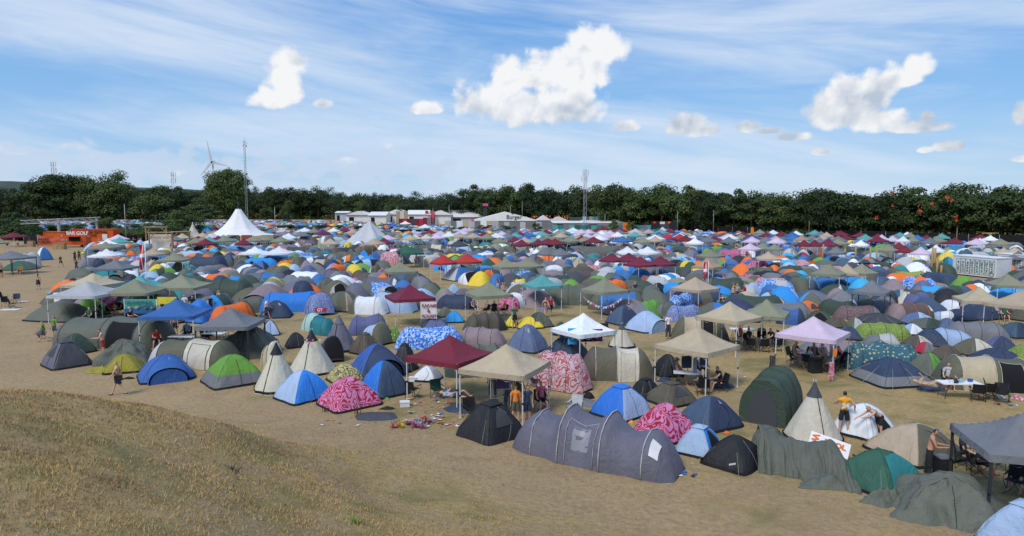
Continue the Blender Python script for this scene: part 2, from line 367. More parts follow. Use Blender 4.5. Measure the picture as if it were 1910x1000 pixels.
# ------------------------------------------------------------------ trees
def leafmat(name, c1, c2):
    def f(nt, b):
        geo = nt.nodes.new('ShaderNodeNewGeometry'); r = S(nt, geo.outputs['Random Per Island']); oi = nt.nodes.new('ShaderNodeObjectInfo')
        q = r * .22 + fbm(nt, geo.outputs['Position'], .30, 3) * .7 + S(nt, oi.outputs['Random']) * .75 - .38
        nt.links.new(mixc(nt, q.step(.1, .9), c1, c2), b.inputs['Base Color'])
    return mat(name, c1, .75, build=f, spec=.2)
LF1 = leafmat('broad_leaves', (.020,.036,.013), (.072,.105,.030)); LF2 = leafmat('shrub_leaves', (.03,.055,.016), (.085,.12,.035)); LF3 = leafmat('pine_needles', (.02,.035,.016), (.05,.072,.03))
M_bark = mat('bark', (.09,.07,.05), .9, build=varied((.09,.07,.05), .3, 3, .03, 8))
def crown_mesh(name, seed, n, leaf, lumps, m, flat=.8, gap=.25):
    g = np.random.default_rng(seed); P = []; N = []
    for _ in range(lumps):                  # lump centres over an uneven ellipsoid of unit size
        d = g.normal(size=3); d /= np.linalg.norm(d); r = g.random() ** .4 * .74
        c = d * r * np.array([1, 1, flat]); c[2] = c[2] * .9; s = .20 + .17 * g.random()
        k = n // lumps; q = g.normal(size=(k, 3)); q[:, 2] = np.where(q[:, 2] < -.4, -q[:, 2], q[:, 2]); q /= np.linalg.norm(q, axis=1)[:, None]
        rr = s * (g.random(k) ** .45)[:, None] * np.array([1, 1, .75]); P.append(c + q * rr); N.append(q + np.array([0, 0, .3]))
    P = np.concatenate(P); N = np.concatenate(N); k = len(P)
    P[:, :2] /= np.percentile(np.abs(P[:, :2]), 97); P[:, 2] *= .86 / np.percentile(np.abs(P[:, 2]), 99)
    N += g.normal(size=(k, 3)) * .28; N /= np.linalg.norm(N, axis=1)[:, None]
    a = np.cross(N, g.normal(size=(k, 3))); a /= np.linalg.norm(a, axis=1)[:, None]; b = np.cross(N, a)
    l = (leaf * (.6 + .8 * g.random(k)))[:, None]; V = np.stack([P - a * l, P + b * l * .7, P + a * l, P - b * l * .7], 1)
    return fast_mesh(name, V.reshape(-1, 3), np.arange(k * 4).reshape(-1, 4), m)
CROWNS = [crown_mesh('crown', 10 + i, 5200, .05, 20 + 4 * i, LF1, .85) for i in range(5)]
PINES = [crown_mesh('crown', 30 + i, 4200, .036, 18 + 4 * i, LF3, .95) for i in range(3)]
SHRUBS = [crown_mesh('foliage', 50 + i, 4500, .05, 16, LF2, .8) for i in range(4)]
BIGC = [crown_mesh('crown', 70 + i, 26000, .034, 95, LF1, .95) for i in range(2)]
def trunk_mesh(seed):
    random.seed(seed); b = MB(); b.tube([(0, 0, -.1), (uni(-.01, .01), 0, .25), (uni(-.02, .02), uni(-.02, .02), .6)], .028, 7, r2=.014)
    for _ in range(6):
        a = uni(0, 6.28); z = uni(.28, .5); l = uni(.15, .28); b.tube([(0, 0, z), (math.cos(a) * l * .5, math.sin(a) * l * .5, z + l * .45), (math.cos(a) * l, math.sin(a) * l, z + l)], .012, 5, r2=.004)
    o = b.out('trunk', M_bark); me = o.data; bpy.data.objects.remove(o); return me
TRUNKS = [trunk_mesh(i) for i in range(4)]
def tree(x, y, h, w, meshes, desc, group=None, low=.18, name='tree', cat='tree'):
    t = thing(name, cat, desc, (x, y, 0), uni(0, 6.28), group)
    k = link('trunk', random.choice(TRUNKS), t); k.scale = (h, h, h)
    c = link('crown', random.choice(meshes), t); ch = h * (1 - low) / 2; c.location = (0, 0, h * low + ch); c.scale = (w / 2 * uni(.95, 1.08), w / 2 * uni(.95, 1.08), ch / .86)
    return t
TOPS = [(0,345),(60,349),(260,350),(300,346),(350,351),(390,349),(480,352),(520,350),(570,350),(620,351),(640,358),(700,356),(760,358),(800,360),(835,362),(870,353),(900,348),(950,348),(1000,345),
        (1050,352),(1100,350),(1150,346),(1200,350),(1250,345),(1300,352),(1345,358),(1365,350),(1400,362),(1440,360),(1480,367),(1510,352),(1555,353),(1578,372),(1600,360),(1650,358),(1700,350),(1750,358),(1790,346),(1830,354),(1880,348),(1910,350),(2100,350)]
def interp(T, x):
    for (a, b), (c, d) in zip(T, T[1:]):
        if x <= c: return b + (d - b) * max(0, (x - a)) / (c - a)
    return T[-1][1]
def treeD(px): return interp([(-300,420),(600,400),(860,330),(1120,262),(1300,232),(1500,190),(1700,172),(2100,150)], px)
random.seed(21)
for row in range(3):
    px = -70 + row * 13
    while px < 2010:
        D = treeD(px) + row * 11 + uni(-4, 4); top = interp(TOPS, px) + uni(-4, 6) + nz(px * .012, 3) * 7 + 1 + row * 1.5
        if 640 < px < 860: top += uni(-2, 3)
        h = ZH(px, top, D); wpx = (uni(7.5, 11.5) if px > 860 else uni(9, 13)) * FPX / D
        pine = px < 860 and rnd() < .6
        spoken = ('dark pine tree' if pine else random.choice(['dense dark tree', 'round-crowned tree', 'loose-crowned tree'])) + (' in the front row' if row == 0 else ' in deeper rows')
        tree(XA(px, 380, D), D, h, wpx * D / FPX * (1.35 if row else 1.25), PINES if pine else CROWNS, spoken, 'trees along the edge of the campsite', uni(.02, .12) if row else uni(.10, .2), cat='tree')
        px += wpx * (.78 if row == 0 else 1.15)
# lone big trees on the left
tree(XA(112, 380, 330), 330, ZH(112, 329, 330), 100 * 330 / FPX, [BIGC[0]], 'huge round green tree, left one of the big pair behind the truss', None, .04)
tree(XA(201, 380, 335), 335, ZH(201, 325, 335), 88 * 335 / FPX, [BIGC[1]], 'huge dark round tree, right one of the big pair behind the truss', None, .04)
tree(XA(425, 380, 345), 345, ZH(425, 319, 345), 66 * 345 / FPX, [BIGC[0]], 'tall pointed dark tree in front of the wind turbine', None, .05)
for px, top, D, w, d in [(285,365,300,70,'low spreading olive-green tree beside the big dark round tree'),(330,352,310,62,'round dark tree beneath the small lattice mast'),(375,372,305,50,'broad low tree left of the tall pointed tree'),(300,350,380,60,'dark tree seen over the low spreading olive-green tree'),(535,374,300,20,'small bright green round tree behind the far camp'),(495,383,330,22,'small dark round tree behind the far camp'),(673,366,330,22,'small yellow-green tree behind the white festival halls'),(728,370,330,30,'small light green tree behind the white festival halls')]:
    tree(XA(px, 380, D), D, ZH(px, top, D), w * D / FPX * 1.1, CROWNS, d, None, .08)
# far-off wood behind, one mass
def wood():
    g = np.random.default_rng(5); Vs = []; T = 0
    for px in np.arange(-150, 2060, 9):
        D = treeD(px) + 48 + g.random() * 25; h = ZH(px, interp(TOPS, px) + 7 + g.random() * 5, D); x = XA(px, 380, D); w = 9
        k = 420; q = g.normal(size=(k, 3)); q /= np.linalg.norm(q, axis=1)[:, None]; P = q * (g.random(k) ** .3)[:, None] * np.array([w * .62, 4, h * .52]) + np.array([x, D, h * .48])
        N = q + g.normal(size=(k, 3)) * .5; N /= np.linalg.norm(N, axis=1)[:, None]; a = np.cross(N, g.normal(size=(k, 3))); a /= np.linalg.norm(a, axis=1)[:, None]; b = np.cross(N, a); l = .7
        Vs.append(np.stack([P - a * l, P + b * l, P + a * l, P - b * l], 1).reshape(-1, 3))
    for px in np.arange(-150, 2060, 7):
        D = treeD(px) - 1.5 + g.random() * 3; x = XA(px, 380, D); h = 1.6 + g.random() * 1.6; k = 150
        q = g.normal(size=(k, 3)); q /= np.linalg.norm(q, axis=1)[:, None]; q[:, 2] = np.abs(q[:, 2]); P = q * (g.random(k) ** .3)[:, None] * np.array([1.6, 1.2, h]) + np.array([x, D, 0])
        N = q + g.normal(size=(k, 3)) * .4; N /= np.linalg.norm(N, axis=1)[:, None]; a = np.cross(N, g.normal(size=(k, 3))); a /= np.linalg.norm(a, axis=1)[:, None]; b = np.cross(N, a); l = .32
        Vs.append(np.stack([P - a * l, P + b * l, P + a * l, P - b * l], 1).reshape(-1, 3))
    V = np.concatenate(Vs); link('woods', fast_mesh('woods', V, np.arange(len(V)).reshape(-1, 4), LF1))['kind'] = 'stuff'
wood()
# distant hills
def hills(name, D, T, col):
    V = []; n = 60
    for k in range(n + 1):
        px = T[0][0] + (T[-1][0] - T[0][0]) * k / n; h = ZH(px, interp(T, px) + nz(px * .05, 1) * 1.2, D); x = XA(px, 380, D)
        V += [(x, D - 500, -1), (x, D, h), (x, D + 700, -1)]
    F = [(3 * k + a, 3 * k + 3 + a, 3 * k + 4 + a, 3 * k + 1 + a) for k in range(n) for a in (0, 1)]
    structure(MB().add(V, F).out(name, mat('wooded_hillside', col, .95, build=varied(col, .35, .004, 0))))
hills('hills', 3800, [(-500,338),(-100,336),(60,339),(120,343),(250,349),(420,356),(700,372),(1000,380)], (.05,.075,.05))

# ------------------------------------------------------------------ tents
PLACED = []                                # (x, y, radius) of what stands on the ground
def sq(phi, e):
    c, s = abs(math.cos(phi)), abs(math.sin(phi)); return (c ** e + s ** e) ** (-1 / e)
def dome_fn(L, Wd, H, seed, sag=.05, wr=.012, bulge=.0, lean=0.0, drape=0.0):
    def f(phi, t):
        e = 2.3 + 9 * t ** 1.5; r = sq(phi, e) * t
        side = abs(math.cos(2 * phi)); r *= 1 - sag * side * math.sin(math.pi * min(1, t)) * 1.3
        z = H * max(0, 1 - t ** (1.85 + bulge)) ** .86
        x, y = math.cos(phi) * r * L / 2, math.sin(phi) * r * Wd / 2
        n = nz(x * 2.1 + seed, y * 2.1, z * 1.6) * wr * 3 + nz(x * 6 + seed, y * 6, z * 1.5) * wr
        if drape: n += (abs(math.sin(phi * 6.5 + seed + nz(x * .8, y * .8, z + seed) * 5)) - .6) * drape * 1.5 * t ** 1.3 + nz(x * 1.1, y * 1.1, seed) * drape * 2.2 - abs(nz(x * 2.2 + 3, y * 2.2, z * .6 + seed)) * drape * 1.8
        k = 1 + n / max(.5, r * min(L, Wd) / 2 + .3)
        return Vector((x * k + lean * z, y * k, max(0, z + (n * .6 if t < .97 else 0))))
    return f
def patch(fn, a0, a1, t0, t1, shape='arch', off=.018, nu=8, nv=5):
    def g(u, v):
        t = t1 + (t0 - t1) * v; w = 1.0
        if shape == 'arch': w = math.sqrt(max(0, 1 - v ** 2.4)) * .98 + .02
        mid = (a0 + a1) / 2; p = fn(mid + (a1 - a0) * (u - .5) * w, t)
        n = Vector((p.x, p.y, abs(p.z) * .7 + .1)).normalized(); return p + n * off
    return MB().grid(g, nu, nv)
def dome(root, L, Wd, H, cols, seed=0.0, near=False, skirt='bk', opts=''):
    """cols: one to four fabric keys for the faces +x, +y, -x, -y"""
    fn = dome_fn(L, Wd, H, seed, drape=.11 if 'd' in opts else 0, lean=.12 if 'l' in opts else 0, wr=.016)
    n, m = (72, 20) if 'd' in opts else (48, 14) if near else (24, 8)
    keys = list(dict.fromkeys(cols)); sides = [keys.index(cols[k % len(cols)]) for k in range(4)]
    def mi(u, v): return sides[int(((u * 360 + 45) % 360) // 90)]
    if 'v' in opts:                        # a band of another colour low down
        keys.append(skirt); j = len(keys) - 1
        b = MB().grid(lambda u, v: fn(u * 2 * math.pi, max(.001, v)), n, m, lambda u, v: j if v > .80 else mi(u, v), True)
    else: b = MB().grid(lambda u, v: fn(u * 2 * math.pi, max(.001, v)), n, m, mi, True)
    b.out('flysheet', [fm(k) for k in keys], root)
    if 'd' not in opts:
        sk = MB().grid(lambda u, v: (lambda p: Vector((p.x * (1.012 + .02 * v), p.y * (1.012 + .02 * v), .11 - .10 * v)))(fn(u * 2 * math.pi, .985)), n, 1, 0, True)
        sk.out('groundsheet_edge', M_black if skirt == 'bk' or 'v' in opts else fm(skirt), root)
    if 'c' in opts:                        # flat vent hood on the top
        q = .34 * min(L, Wd) / 2; V = [(q, q, H * .93), (-q, q, H * .93), (-q, -q, H * .93), (q, -q, H * .93), (0, 0, H * 1.035)]
        MB().add(V, [(0, 1, 4), (1, 2, 4), (2, 3, 4), (3, 0, 4)]).out('vent_hood', fm(cols[0]), root, False)
    if 'n' in opts:
        patch(fn, R(-90 - 28), R(-90 + 28), .42, .78, 'arch').out('window', M_mesh, root)
    if 'D' in opts:                        # open door: near-black sheet on the closed fly, interior shade painted
        patch(fn, R(-90 - 30), R(-90 + 30), .38, .98, 'arch').out('door', M_shade_screen, root)
    if 'z' in opts or near:
        d = MB(); arc = []
        for k in range(13):
            v = k / 12; a = -90 + (26 * math.sin(v * math.pi) if 'z' in opts else 0); t = .97 - v * .62
            p = fn(R(a), t); arc.append(p + Vector((p.x, p.y, p.z)).normalized() * .012)
        d.tube(arc, .008, 4).out('zip', M_black if cols[0] != 'bk' else M_window, root)
    if near and 'd' not in opts and 'g' not in opts:
        for a in (40, 140, 215, 320):
            p = fn(R(a), .62); q = fn(R(a), 1.0); q = Vector((q.x * 1.3, q.y * 1.3, 0)); MB().tube([p, q], .005, 3).out('guy_line', M_guy, root); MB().tube([q + Vector((0, 0, -.05)), q + Vector((.01, 0, .06))], .012, 4).out('peg', M_alu, root)
    if near:
        for a in (45, 135):
            P = [fn(R(a), 1 - k / 9) + Vector((0, 0, .012)) for k in range(9)] + [fn(R(a + 180), k / 9) + Vector((0, 0, .012)) for k in range(1, 10)]
            MB().tube(P, .013, 5).out('pole_sleeve', fm(cols[0]), root)
    if 's' in opts: patch(fn, R(-128), R(-20), .30, 1.03, 'sq', .035, 16, 8).out('thrown_sheet', fm('te'), root)
    if 'w' in opts:
        patch(fn, R(-62), R(-50), .35, .52, 'sq', .015, 3, 3).out('window', M_window, root)
    if 't' in opts:                        # small pale peak emblem panel
        p0 = fn(R(-75), .28); p1 = fn(R(-80), .46); p2 = fn(R(-68), .46); o = Vector((.0, -.02, .02))
        MB().add([p0 + o, p1 + o, p2 + o], [(0, 1, 2)]).out('vent_flap', M_window, root)
    if 'g' in opts:
        for k in range(8):
            a = R(45 * k + 10); p = fn(a, .55); q = fn(a, 1.0); q = Vector((q.x * 1.35, q.y * 1.35, 0))
            MB().tube([p, q], .007, 4).out('guy_line', M_guy, root)
    if 'p' in opts:                        # porch bulging towards the front
        def pf(u, v, k=1.0):
            a = math.pi * v; return Vector((-math.cos(a) * Wd * (.44 - .05 * u) * k, -Wd * (.18 + .44 * u), H * (.88 - .22 * u) * max(0, math.sin(a)) ** .8 * k))
        MB().grid(pf, 6, 12).out('porch', fm(cols[-1]), root)
        MB().add([Vector((0, -Wd * .60, 0))] + [pf(.96, j / 12, .9) for j in range(13)], [(0, j, j + 1) for j in range(1, 13)]).out('door', M_shade_screen if 'O' in opts else fm(cols[-1]), root, False)  # open porch: the closing sheet is near-black, painted interior shade
def tunnel_fn(st, L, Wd, H, seed, sag=.06, wr=.014):
    """st: stations (x in 0..1, width factor, height factor); hoops stand at the stations"""
    def f(u, v):
        x = u * st[-1][0]; k = 0
        while k < len(st) - 2 and x > st[k + 1][0]: k += 1
        (x0, w0, h0), (x1, w1, h1) = st[k], st[k + 1]; t = (x - x0) / max(1e-6, x1 - x0)
        if h0 < .2: e = max(0.0, math.sin(t * math.pi / 2)) ** .8; wv, hv = w0 + (w1 - w0) * e, h0 + (h1 - h0) * e; sg = 0
        elif h1 < .2: e = 1 - max(0.0, math.cos(t * math.pi / 2)) ** .8; wv, hv = w0 + (w1 - w0) * e, h0 + (h1 - h0) * e; sg = 0
        else: wv, hv = w0 + (w1 - w0) * t, h0 + (h1 - h0) * t; sg = sag * math.sin(math.pi * t)
        a = math.pi * v; ca, sa = math.cos(a), max(0.0, math.sin(a))
        X = x * L; n = nz(X * 1.6 + seed, ca * 2.2, sa * 1.4) * wr * 3.2 + nz(X * 5 + seed, ca * 2.5, sa * 2.5) * wr
        fold = (abs(math.sin(X * 4.2 + seed + nz(X * .9, ca, seed) * 4)) - .5) * .035 * (1 - sa * .7)
        q = 1 - sg * (.35 + .65 * sa) + (n + fold) / max(Wd * .5, .6)
        y = Wd / 2 * wv * math.copysign(abs(ca) ** .82, ca) * q; z = H * hv * sa ** .8 * q
        return Vector((X - L / 2, y, max(0, z)))
    return f
def tunnel(root, L, Wd, H, cols, seed=0.0, near=False, opts='', hoops=None, trim='dg', stations=None):
    """cols: fabric key for each segment between hoops, ends included"""
    n = len(cols); T = 'T' in opts
    if n == 1: cols = [cols[0]] * 4; n = 4
    e = min(.24, .95 / L) if n > 2 else .4
    if n == 2: xs = [0, .5, 1]; hs = [.05, 1, .06]; ws = [.45, 1, .5]
    elif n == 3: xs = [0, e, 1 - e, 1]; hs = [.06, .95, 1, .06]; ws = [.55, .98, 1, .6]
    else:
        xs = [0] + [e + (1 - 2 * e) * k / (n - 2) for k in range(n - 1)] + [1]
        hs = [.06] + [.92 + .08 * math.sin(math.pi * (k + .5) / (n - 1)) + (.0 if k % 2 else -.03) for k in range(n - 1)] + [.06]; ws = [.55] + [1] * (n - 1) + [.6]
    if 'F' in opts: hs[-1] = .93; ws[-1] = .97        # upright front with a door
    if stations: xs, ws, hs = [list(q) for q in zip(*stations)]
    st = list(zip(xs, ws, hs)); fn = tunnel_fn(st, L, Wd, H, seed, .20 if stations else .085, .034 if stations else .018)
    keys = list(dict.fromkeys(cols)); nu = n * (7 if near else 4)
    # resample so that columns fall exactly on the hoops
    per = 7 if near else 4
    def U(u): k = min(n - 1, int(u * n + 1e-9)); return (xs[k] + (xs[k + 1] - xs[k]) * (u * n - k))
    nv = 18 if near else 12
    b = MB().grid(lambda u, v: fn(U(u), v), nu, nv, lambda u, v: keys.index(cols[min(n - 1, int(u * n))]))
    b.out('flysheet', [fm(k) for k in keys], root)
    for k in range(1, n):
        P = [fn(xs[k], j / 12) * 1.0 + Vector((0, 0, .012)) for j in range(13)]
        P = [Vector((p.x, p.y * 1.015, p.z * 1.01)) for p in P]
        MB().tube(P, .022 if T else .013, 5).out('hoop', fm(trim), root)
    if 'F' in opts:
        V = [fn(1.0, j / 12) for j in range(13)]; c = Vector((L / 2, 0, 0))
        MB().add([c] + V, [(0, j, j + 1) for j in range(1, 13)]).out('end_wall', fm(cols[-1]), root, False)
        V = [Vector((L / 2 + .02, p.y * .62, p.z * .8)) for p in V]
        MB().add([Vector((L / 2 + .02, 0, 0))] + V, [(0, j, j + 1) for j in range(1, 13)]).out('door', M_shade_screen if 'O' in opts else M_mesh, root, False)  # open variant is a near-black sheet painted as inner shade
    if 'S' in opts:                        # side door panel, arch outline
        kx = n // 2; x0, x1 = xs[kx], xs[kx + 1] if kx + 1 < len(xs) else 1
        for sgn in ((0,) if 'O' not in opts else (0,)):
            def g(u, v):
                x = x0 + (x1 - x0) * (.18 + .64 * u); vv = .999 - v * .36; p = fn(x, vv); return p + Vector((0, -.02, .012))
            MB().grid(g, 5, 5).out('door', M_shade_screen if 'O' in opts else fm(cols[kx]), root)  # open side door: shade of the inside painted as a near-black panel
            P = [fn(x0 + (x1 - x0) * .16, 1 - .37 * j / 6) + Vector((0, -.025, .01)) for j in range(7)] + [fn(x0 + (x1 - x0) * (.16 + .68 * j / 4), .63) + Vector((0, -.025, .01)) for j in range(1, 5)] + [fn(x0 + (x1 - x0) * .84, .63 + .37 * j / 6) + Vector((0, -.025, .01)) for j in range(1, 7)]
            MB().tube(P, .014, 4).out('zip', fm(trim), root)
    if 'W' in opts:
        def g(u, v): p = fn(xs[n // 2] + (xs[n // 2 + 1] - xs[n // 2]) * (.3 + .4 * u), .90 - v * .2); return p + Vector((0, -.025, .012))
        MB().grid(g, 3, 3).out('window', M_window, root)
    if 'E' in opts:                        # pale patch window on the sloping end
        def g(u, v): p = fn(xs[-2] + (1 - xs[-2]) * (.18 + .3 * v), .62 + .2 * u); return p + Vector((.02, -.01, .025))
        MB().grid(g, 3, 3).out('window', M_white, root)
    if near:
        P = [fn(U(k / 40), 1.0) + Vector((0, -.012, .014)) for k in range(41)]; MB().tube(P, .012, 4).out('hem', fm(trim), root)
        P = [fn(U(k / 40), 0.0) + Vector((0, .012, .014)) for k in range(41)]; MB().tube(P, .012, 4).out('hem', fm(trim), root)
def popup(root, L, Wd, H, cols, seed=0.0, near=False, opts='', trim='dg'):
    """quick pitching tent: arched front hoop, low tail, leaning dome section"""
    st = [(0, .5, .05), (.42, .96, .86), (.72, 1, 1.0), (1, .80, .10)]
    fn = tunnel_fn(st, L, Wd, H, seed, .03); n = 3; keys = list(dict.fromkeys(cols)); per = 6 if near else 4
    def U(u): k = min(2, int(u * 3 + 1e-9)); return st[k][0] + (st[k + 1][0] - st[k][0]) * (u * 3 - k)
    MB().grid(lambda u, v: fn(U(u), v), n * per, 14, lambda u, v: keys.index(cols[min(len(cols) - 1, int(u * 3))])).out('flysheet', [fm(k) for k in keys], root)
    for x in (.42, .72):
        P = [fn(x, j / 12) for j in range(13)]; MB().tube([Vector((p.x, p.y * 1.015, p.z * 1.012 + .01)) for p in P], .02 if 'T' in opts else .013, 5).out('hoop', fm(trim), root)
    if 'O' in opts or 'N' in opts:
        def g(u, v): p = fn(.75 + .235 * v, .5 + (u - .5) * .66 * (.35 + .65 * v) ** .4); return p + Vector((.03, 0, .015))
        MB().grid(g, 8, 5).out('door', M_shade_screen if 'O' in opts else M_mesh, root)  # open mouth is a near-black patch over the fly, shade in its colour
def teepee(root, Rr, H, cols, seed=0.0, near=False, cap=True, sides=8, opts=''):
    def f(u, v):
        a = u * 2 * math.pi; k = abs(math.sin(a * sides / 2)); r = Rr * max(0.0, 1 - v) ** 1.08 * (1 - .07 * k * (1 - v)) + .03
        r *= 1 + nz(math.cos(a) * 3 + seed, math.sin(a) * 3, v * 2) * .05
        return Vector((math.cos(a) * r, math.sin(a) * r, H * v))
    MB().grid(f, 48 if near else 24, 8, 0, True).out('flysheet', fm(cols[0]), root)
    if cap:
        MB().grid(lambda u, v: (lambda p: Vector((p.x * 1.08 + p.x * .0, p.y * 1.08, p.z + .01)))(f(u, .76 + .25 * v)), 24, 3, 0, True).out('cap', fm('dg' if len(cols) < 2 else cols[1]), root)
    P = [f(.70, k / 6 * .78) * 1.0 for k in range(7)]; MB().tube([p + Vector((p.x, p.y, 0)).normalized() * .02 for p in P], .02, 4).out('zip', M_black, root)
    if near:
        MB().grid(lambda u, v: (lambda p: Vector((p.x * 1.02, p.y * 1.02, .16 - .16 * v)))(f(u, .03)), 48, 1, 0, True).out('groundsheet_edge', M_black, root)
        for k in range(3): a = k * 2.1; MB().tube([(0, 0, H * .95), (math.cos(a) * .08, math.sin(a) * .08, H * 1.06)], .014, 5).out('pole', M_alu, root)
def cabin(root, L, Wd, H, cols, seed=0.0, near=False, opts=''):
    """tall family tent: sloping walls, hipped roof and pale windows"""
    def f(u, v):
        a = u * 2 * math.pi + R(45); s = sq(a, 6 if v > .2 else 4)
        if v > .45: t = (v - .45) / .55; r = .82 + .18 * t; z = H * .68 * (1 - t)
        else: t = v / .45; r = .82 * math.sin(t * math.pi / 2) ** .9; z = H * (1 - .32 * t ** 1.6)
        return Vector((math.cos(a) * s * r * L / 2, math.sin(a) * s * r * Wd / 2, z + nz(u * 9, v * 4, seed) * .03 * (v < .97)))
    keys = list(dict.fromkeys(cols))
    MB().grid(lambda u, v: f(u, max(v, .001)), 32, 10, lambda u, v: (len(keys) - 1 if v > .45 else 0), True).out('flysheet', [fm(k) for k in keys], root)
    for c in (-.25, .25):
        MB().box((c * L, -Wd / 2 * .885, H * .38), (L * .28, .03, H * .34)).out('window', M_window, root, False)
def finish_tent(kind, cat, spoken, loc, yaw, fnn, group='tents of the campsite'):
    root = thing(kind, cat, spoken, loc, yaw, group); fnn(root); return root

KN = {'D': ('dome_tent', 'dome tent'), 'T': ('tunnel_tent', 'tunnel tent'), 'Q': ('pop_up_tent', 'low arched pop-up tent'), 'K': ('teepee_tent', 'teepee tent'), 'R': ('draped_tent', 'tent under a loose tarpaulin'), 'B': ('cabin_tent', 'boxy cabin tent')}
RAT = {'D': .92, 'T': .5, 'Q': .72, 'K': 1, 'R': .8, 'B': .9}
BIGG = 0
def tent(x0, x1, top, bot, kind, cols, yaw=0, opts='', trim='dg', spoken=None, skirt='bk', ratio=None, hmax=None, stations=None):
    """a tent given by what it spans in the photograph: left, right, top and front-bottom"""
    cols = cols.split(); r = ratio or RAT[kind]; a = R(yaw)
    g = G((x0 + x1) / 2, bot); depth_m = g.y / math.cos(TH) ; s = (g.y * math.cos(TH) + CAMH * math.sin(TH)) / FPX
    w = (x1 - x0) * s
    if kind == 'K': L = w; dd = L
    else:
        for _ in range(2):
            L = w / (abs(math.cos(a)) + r * abs(math.sin(a)))
            dd = L * abs(math.sin(a)) + r * L * abs(math.cos(a))
            if dd > 0: s2 = ((g.y + dd * .45) * math.cos(TH) + CAMH * math.sin(TH)) / FPX; w = (x1 - x0) * s2
    L *= 1.12
    Y = g.y + dd * .47; X = XA((x0 + x1) / 2, 500, Y) if False else g.x / g.y * Y
    H = ZH((x0 + x1) / 2, top, Y)
    lim = (.75, 3.4) if kind in 'KB' else (.7, 2.25)
    H = min(max(H, lim[0]), lim[1]); 
    near = bot > 600; seed = rnd() * 50
    nm, kn = KN[kind]; Wd = L * r
    sp = spoken or (' and '.join(dict.fromkeys(cname(c) for c in cols[:3] if c != 'bk' or len(cols) == 1)) + ' ' + kn)
    root = thing(nm, 'tent', sp, (X, Y, 0), a, 'tents pitched across the campsite')
    if kind == 'D': dome(root, L, Wd, H, cols, seed, near, skirt, opts)
    elif kind == 'T': tunnel(root, L, Wd, H, cols, seed, near, opts, trim=trim, stations=stations)
    elif kind == 'Q': popup(root, L, Wd, H, cols, seed, near, opts, trim)
    elif kind == 'K': teepee(root, L / 2 * 1.08, H, cols, seed, near, cap='x' not in opts)
    elif kind == 'R': dome(root, L, Wd, H, cols, seed, near, skirt, 'd' + opts)
    elif kind == 'B': cabin(root, L, Wd, H, cols, seed, near)
    PLACED.append((X, Y, max(L, Wd) * .5 if kind != 'T' else L * .42)); return root

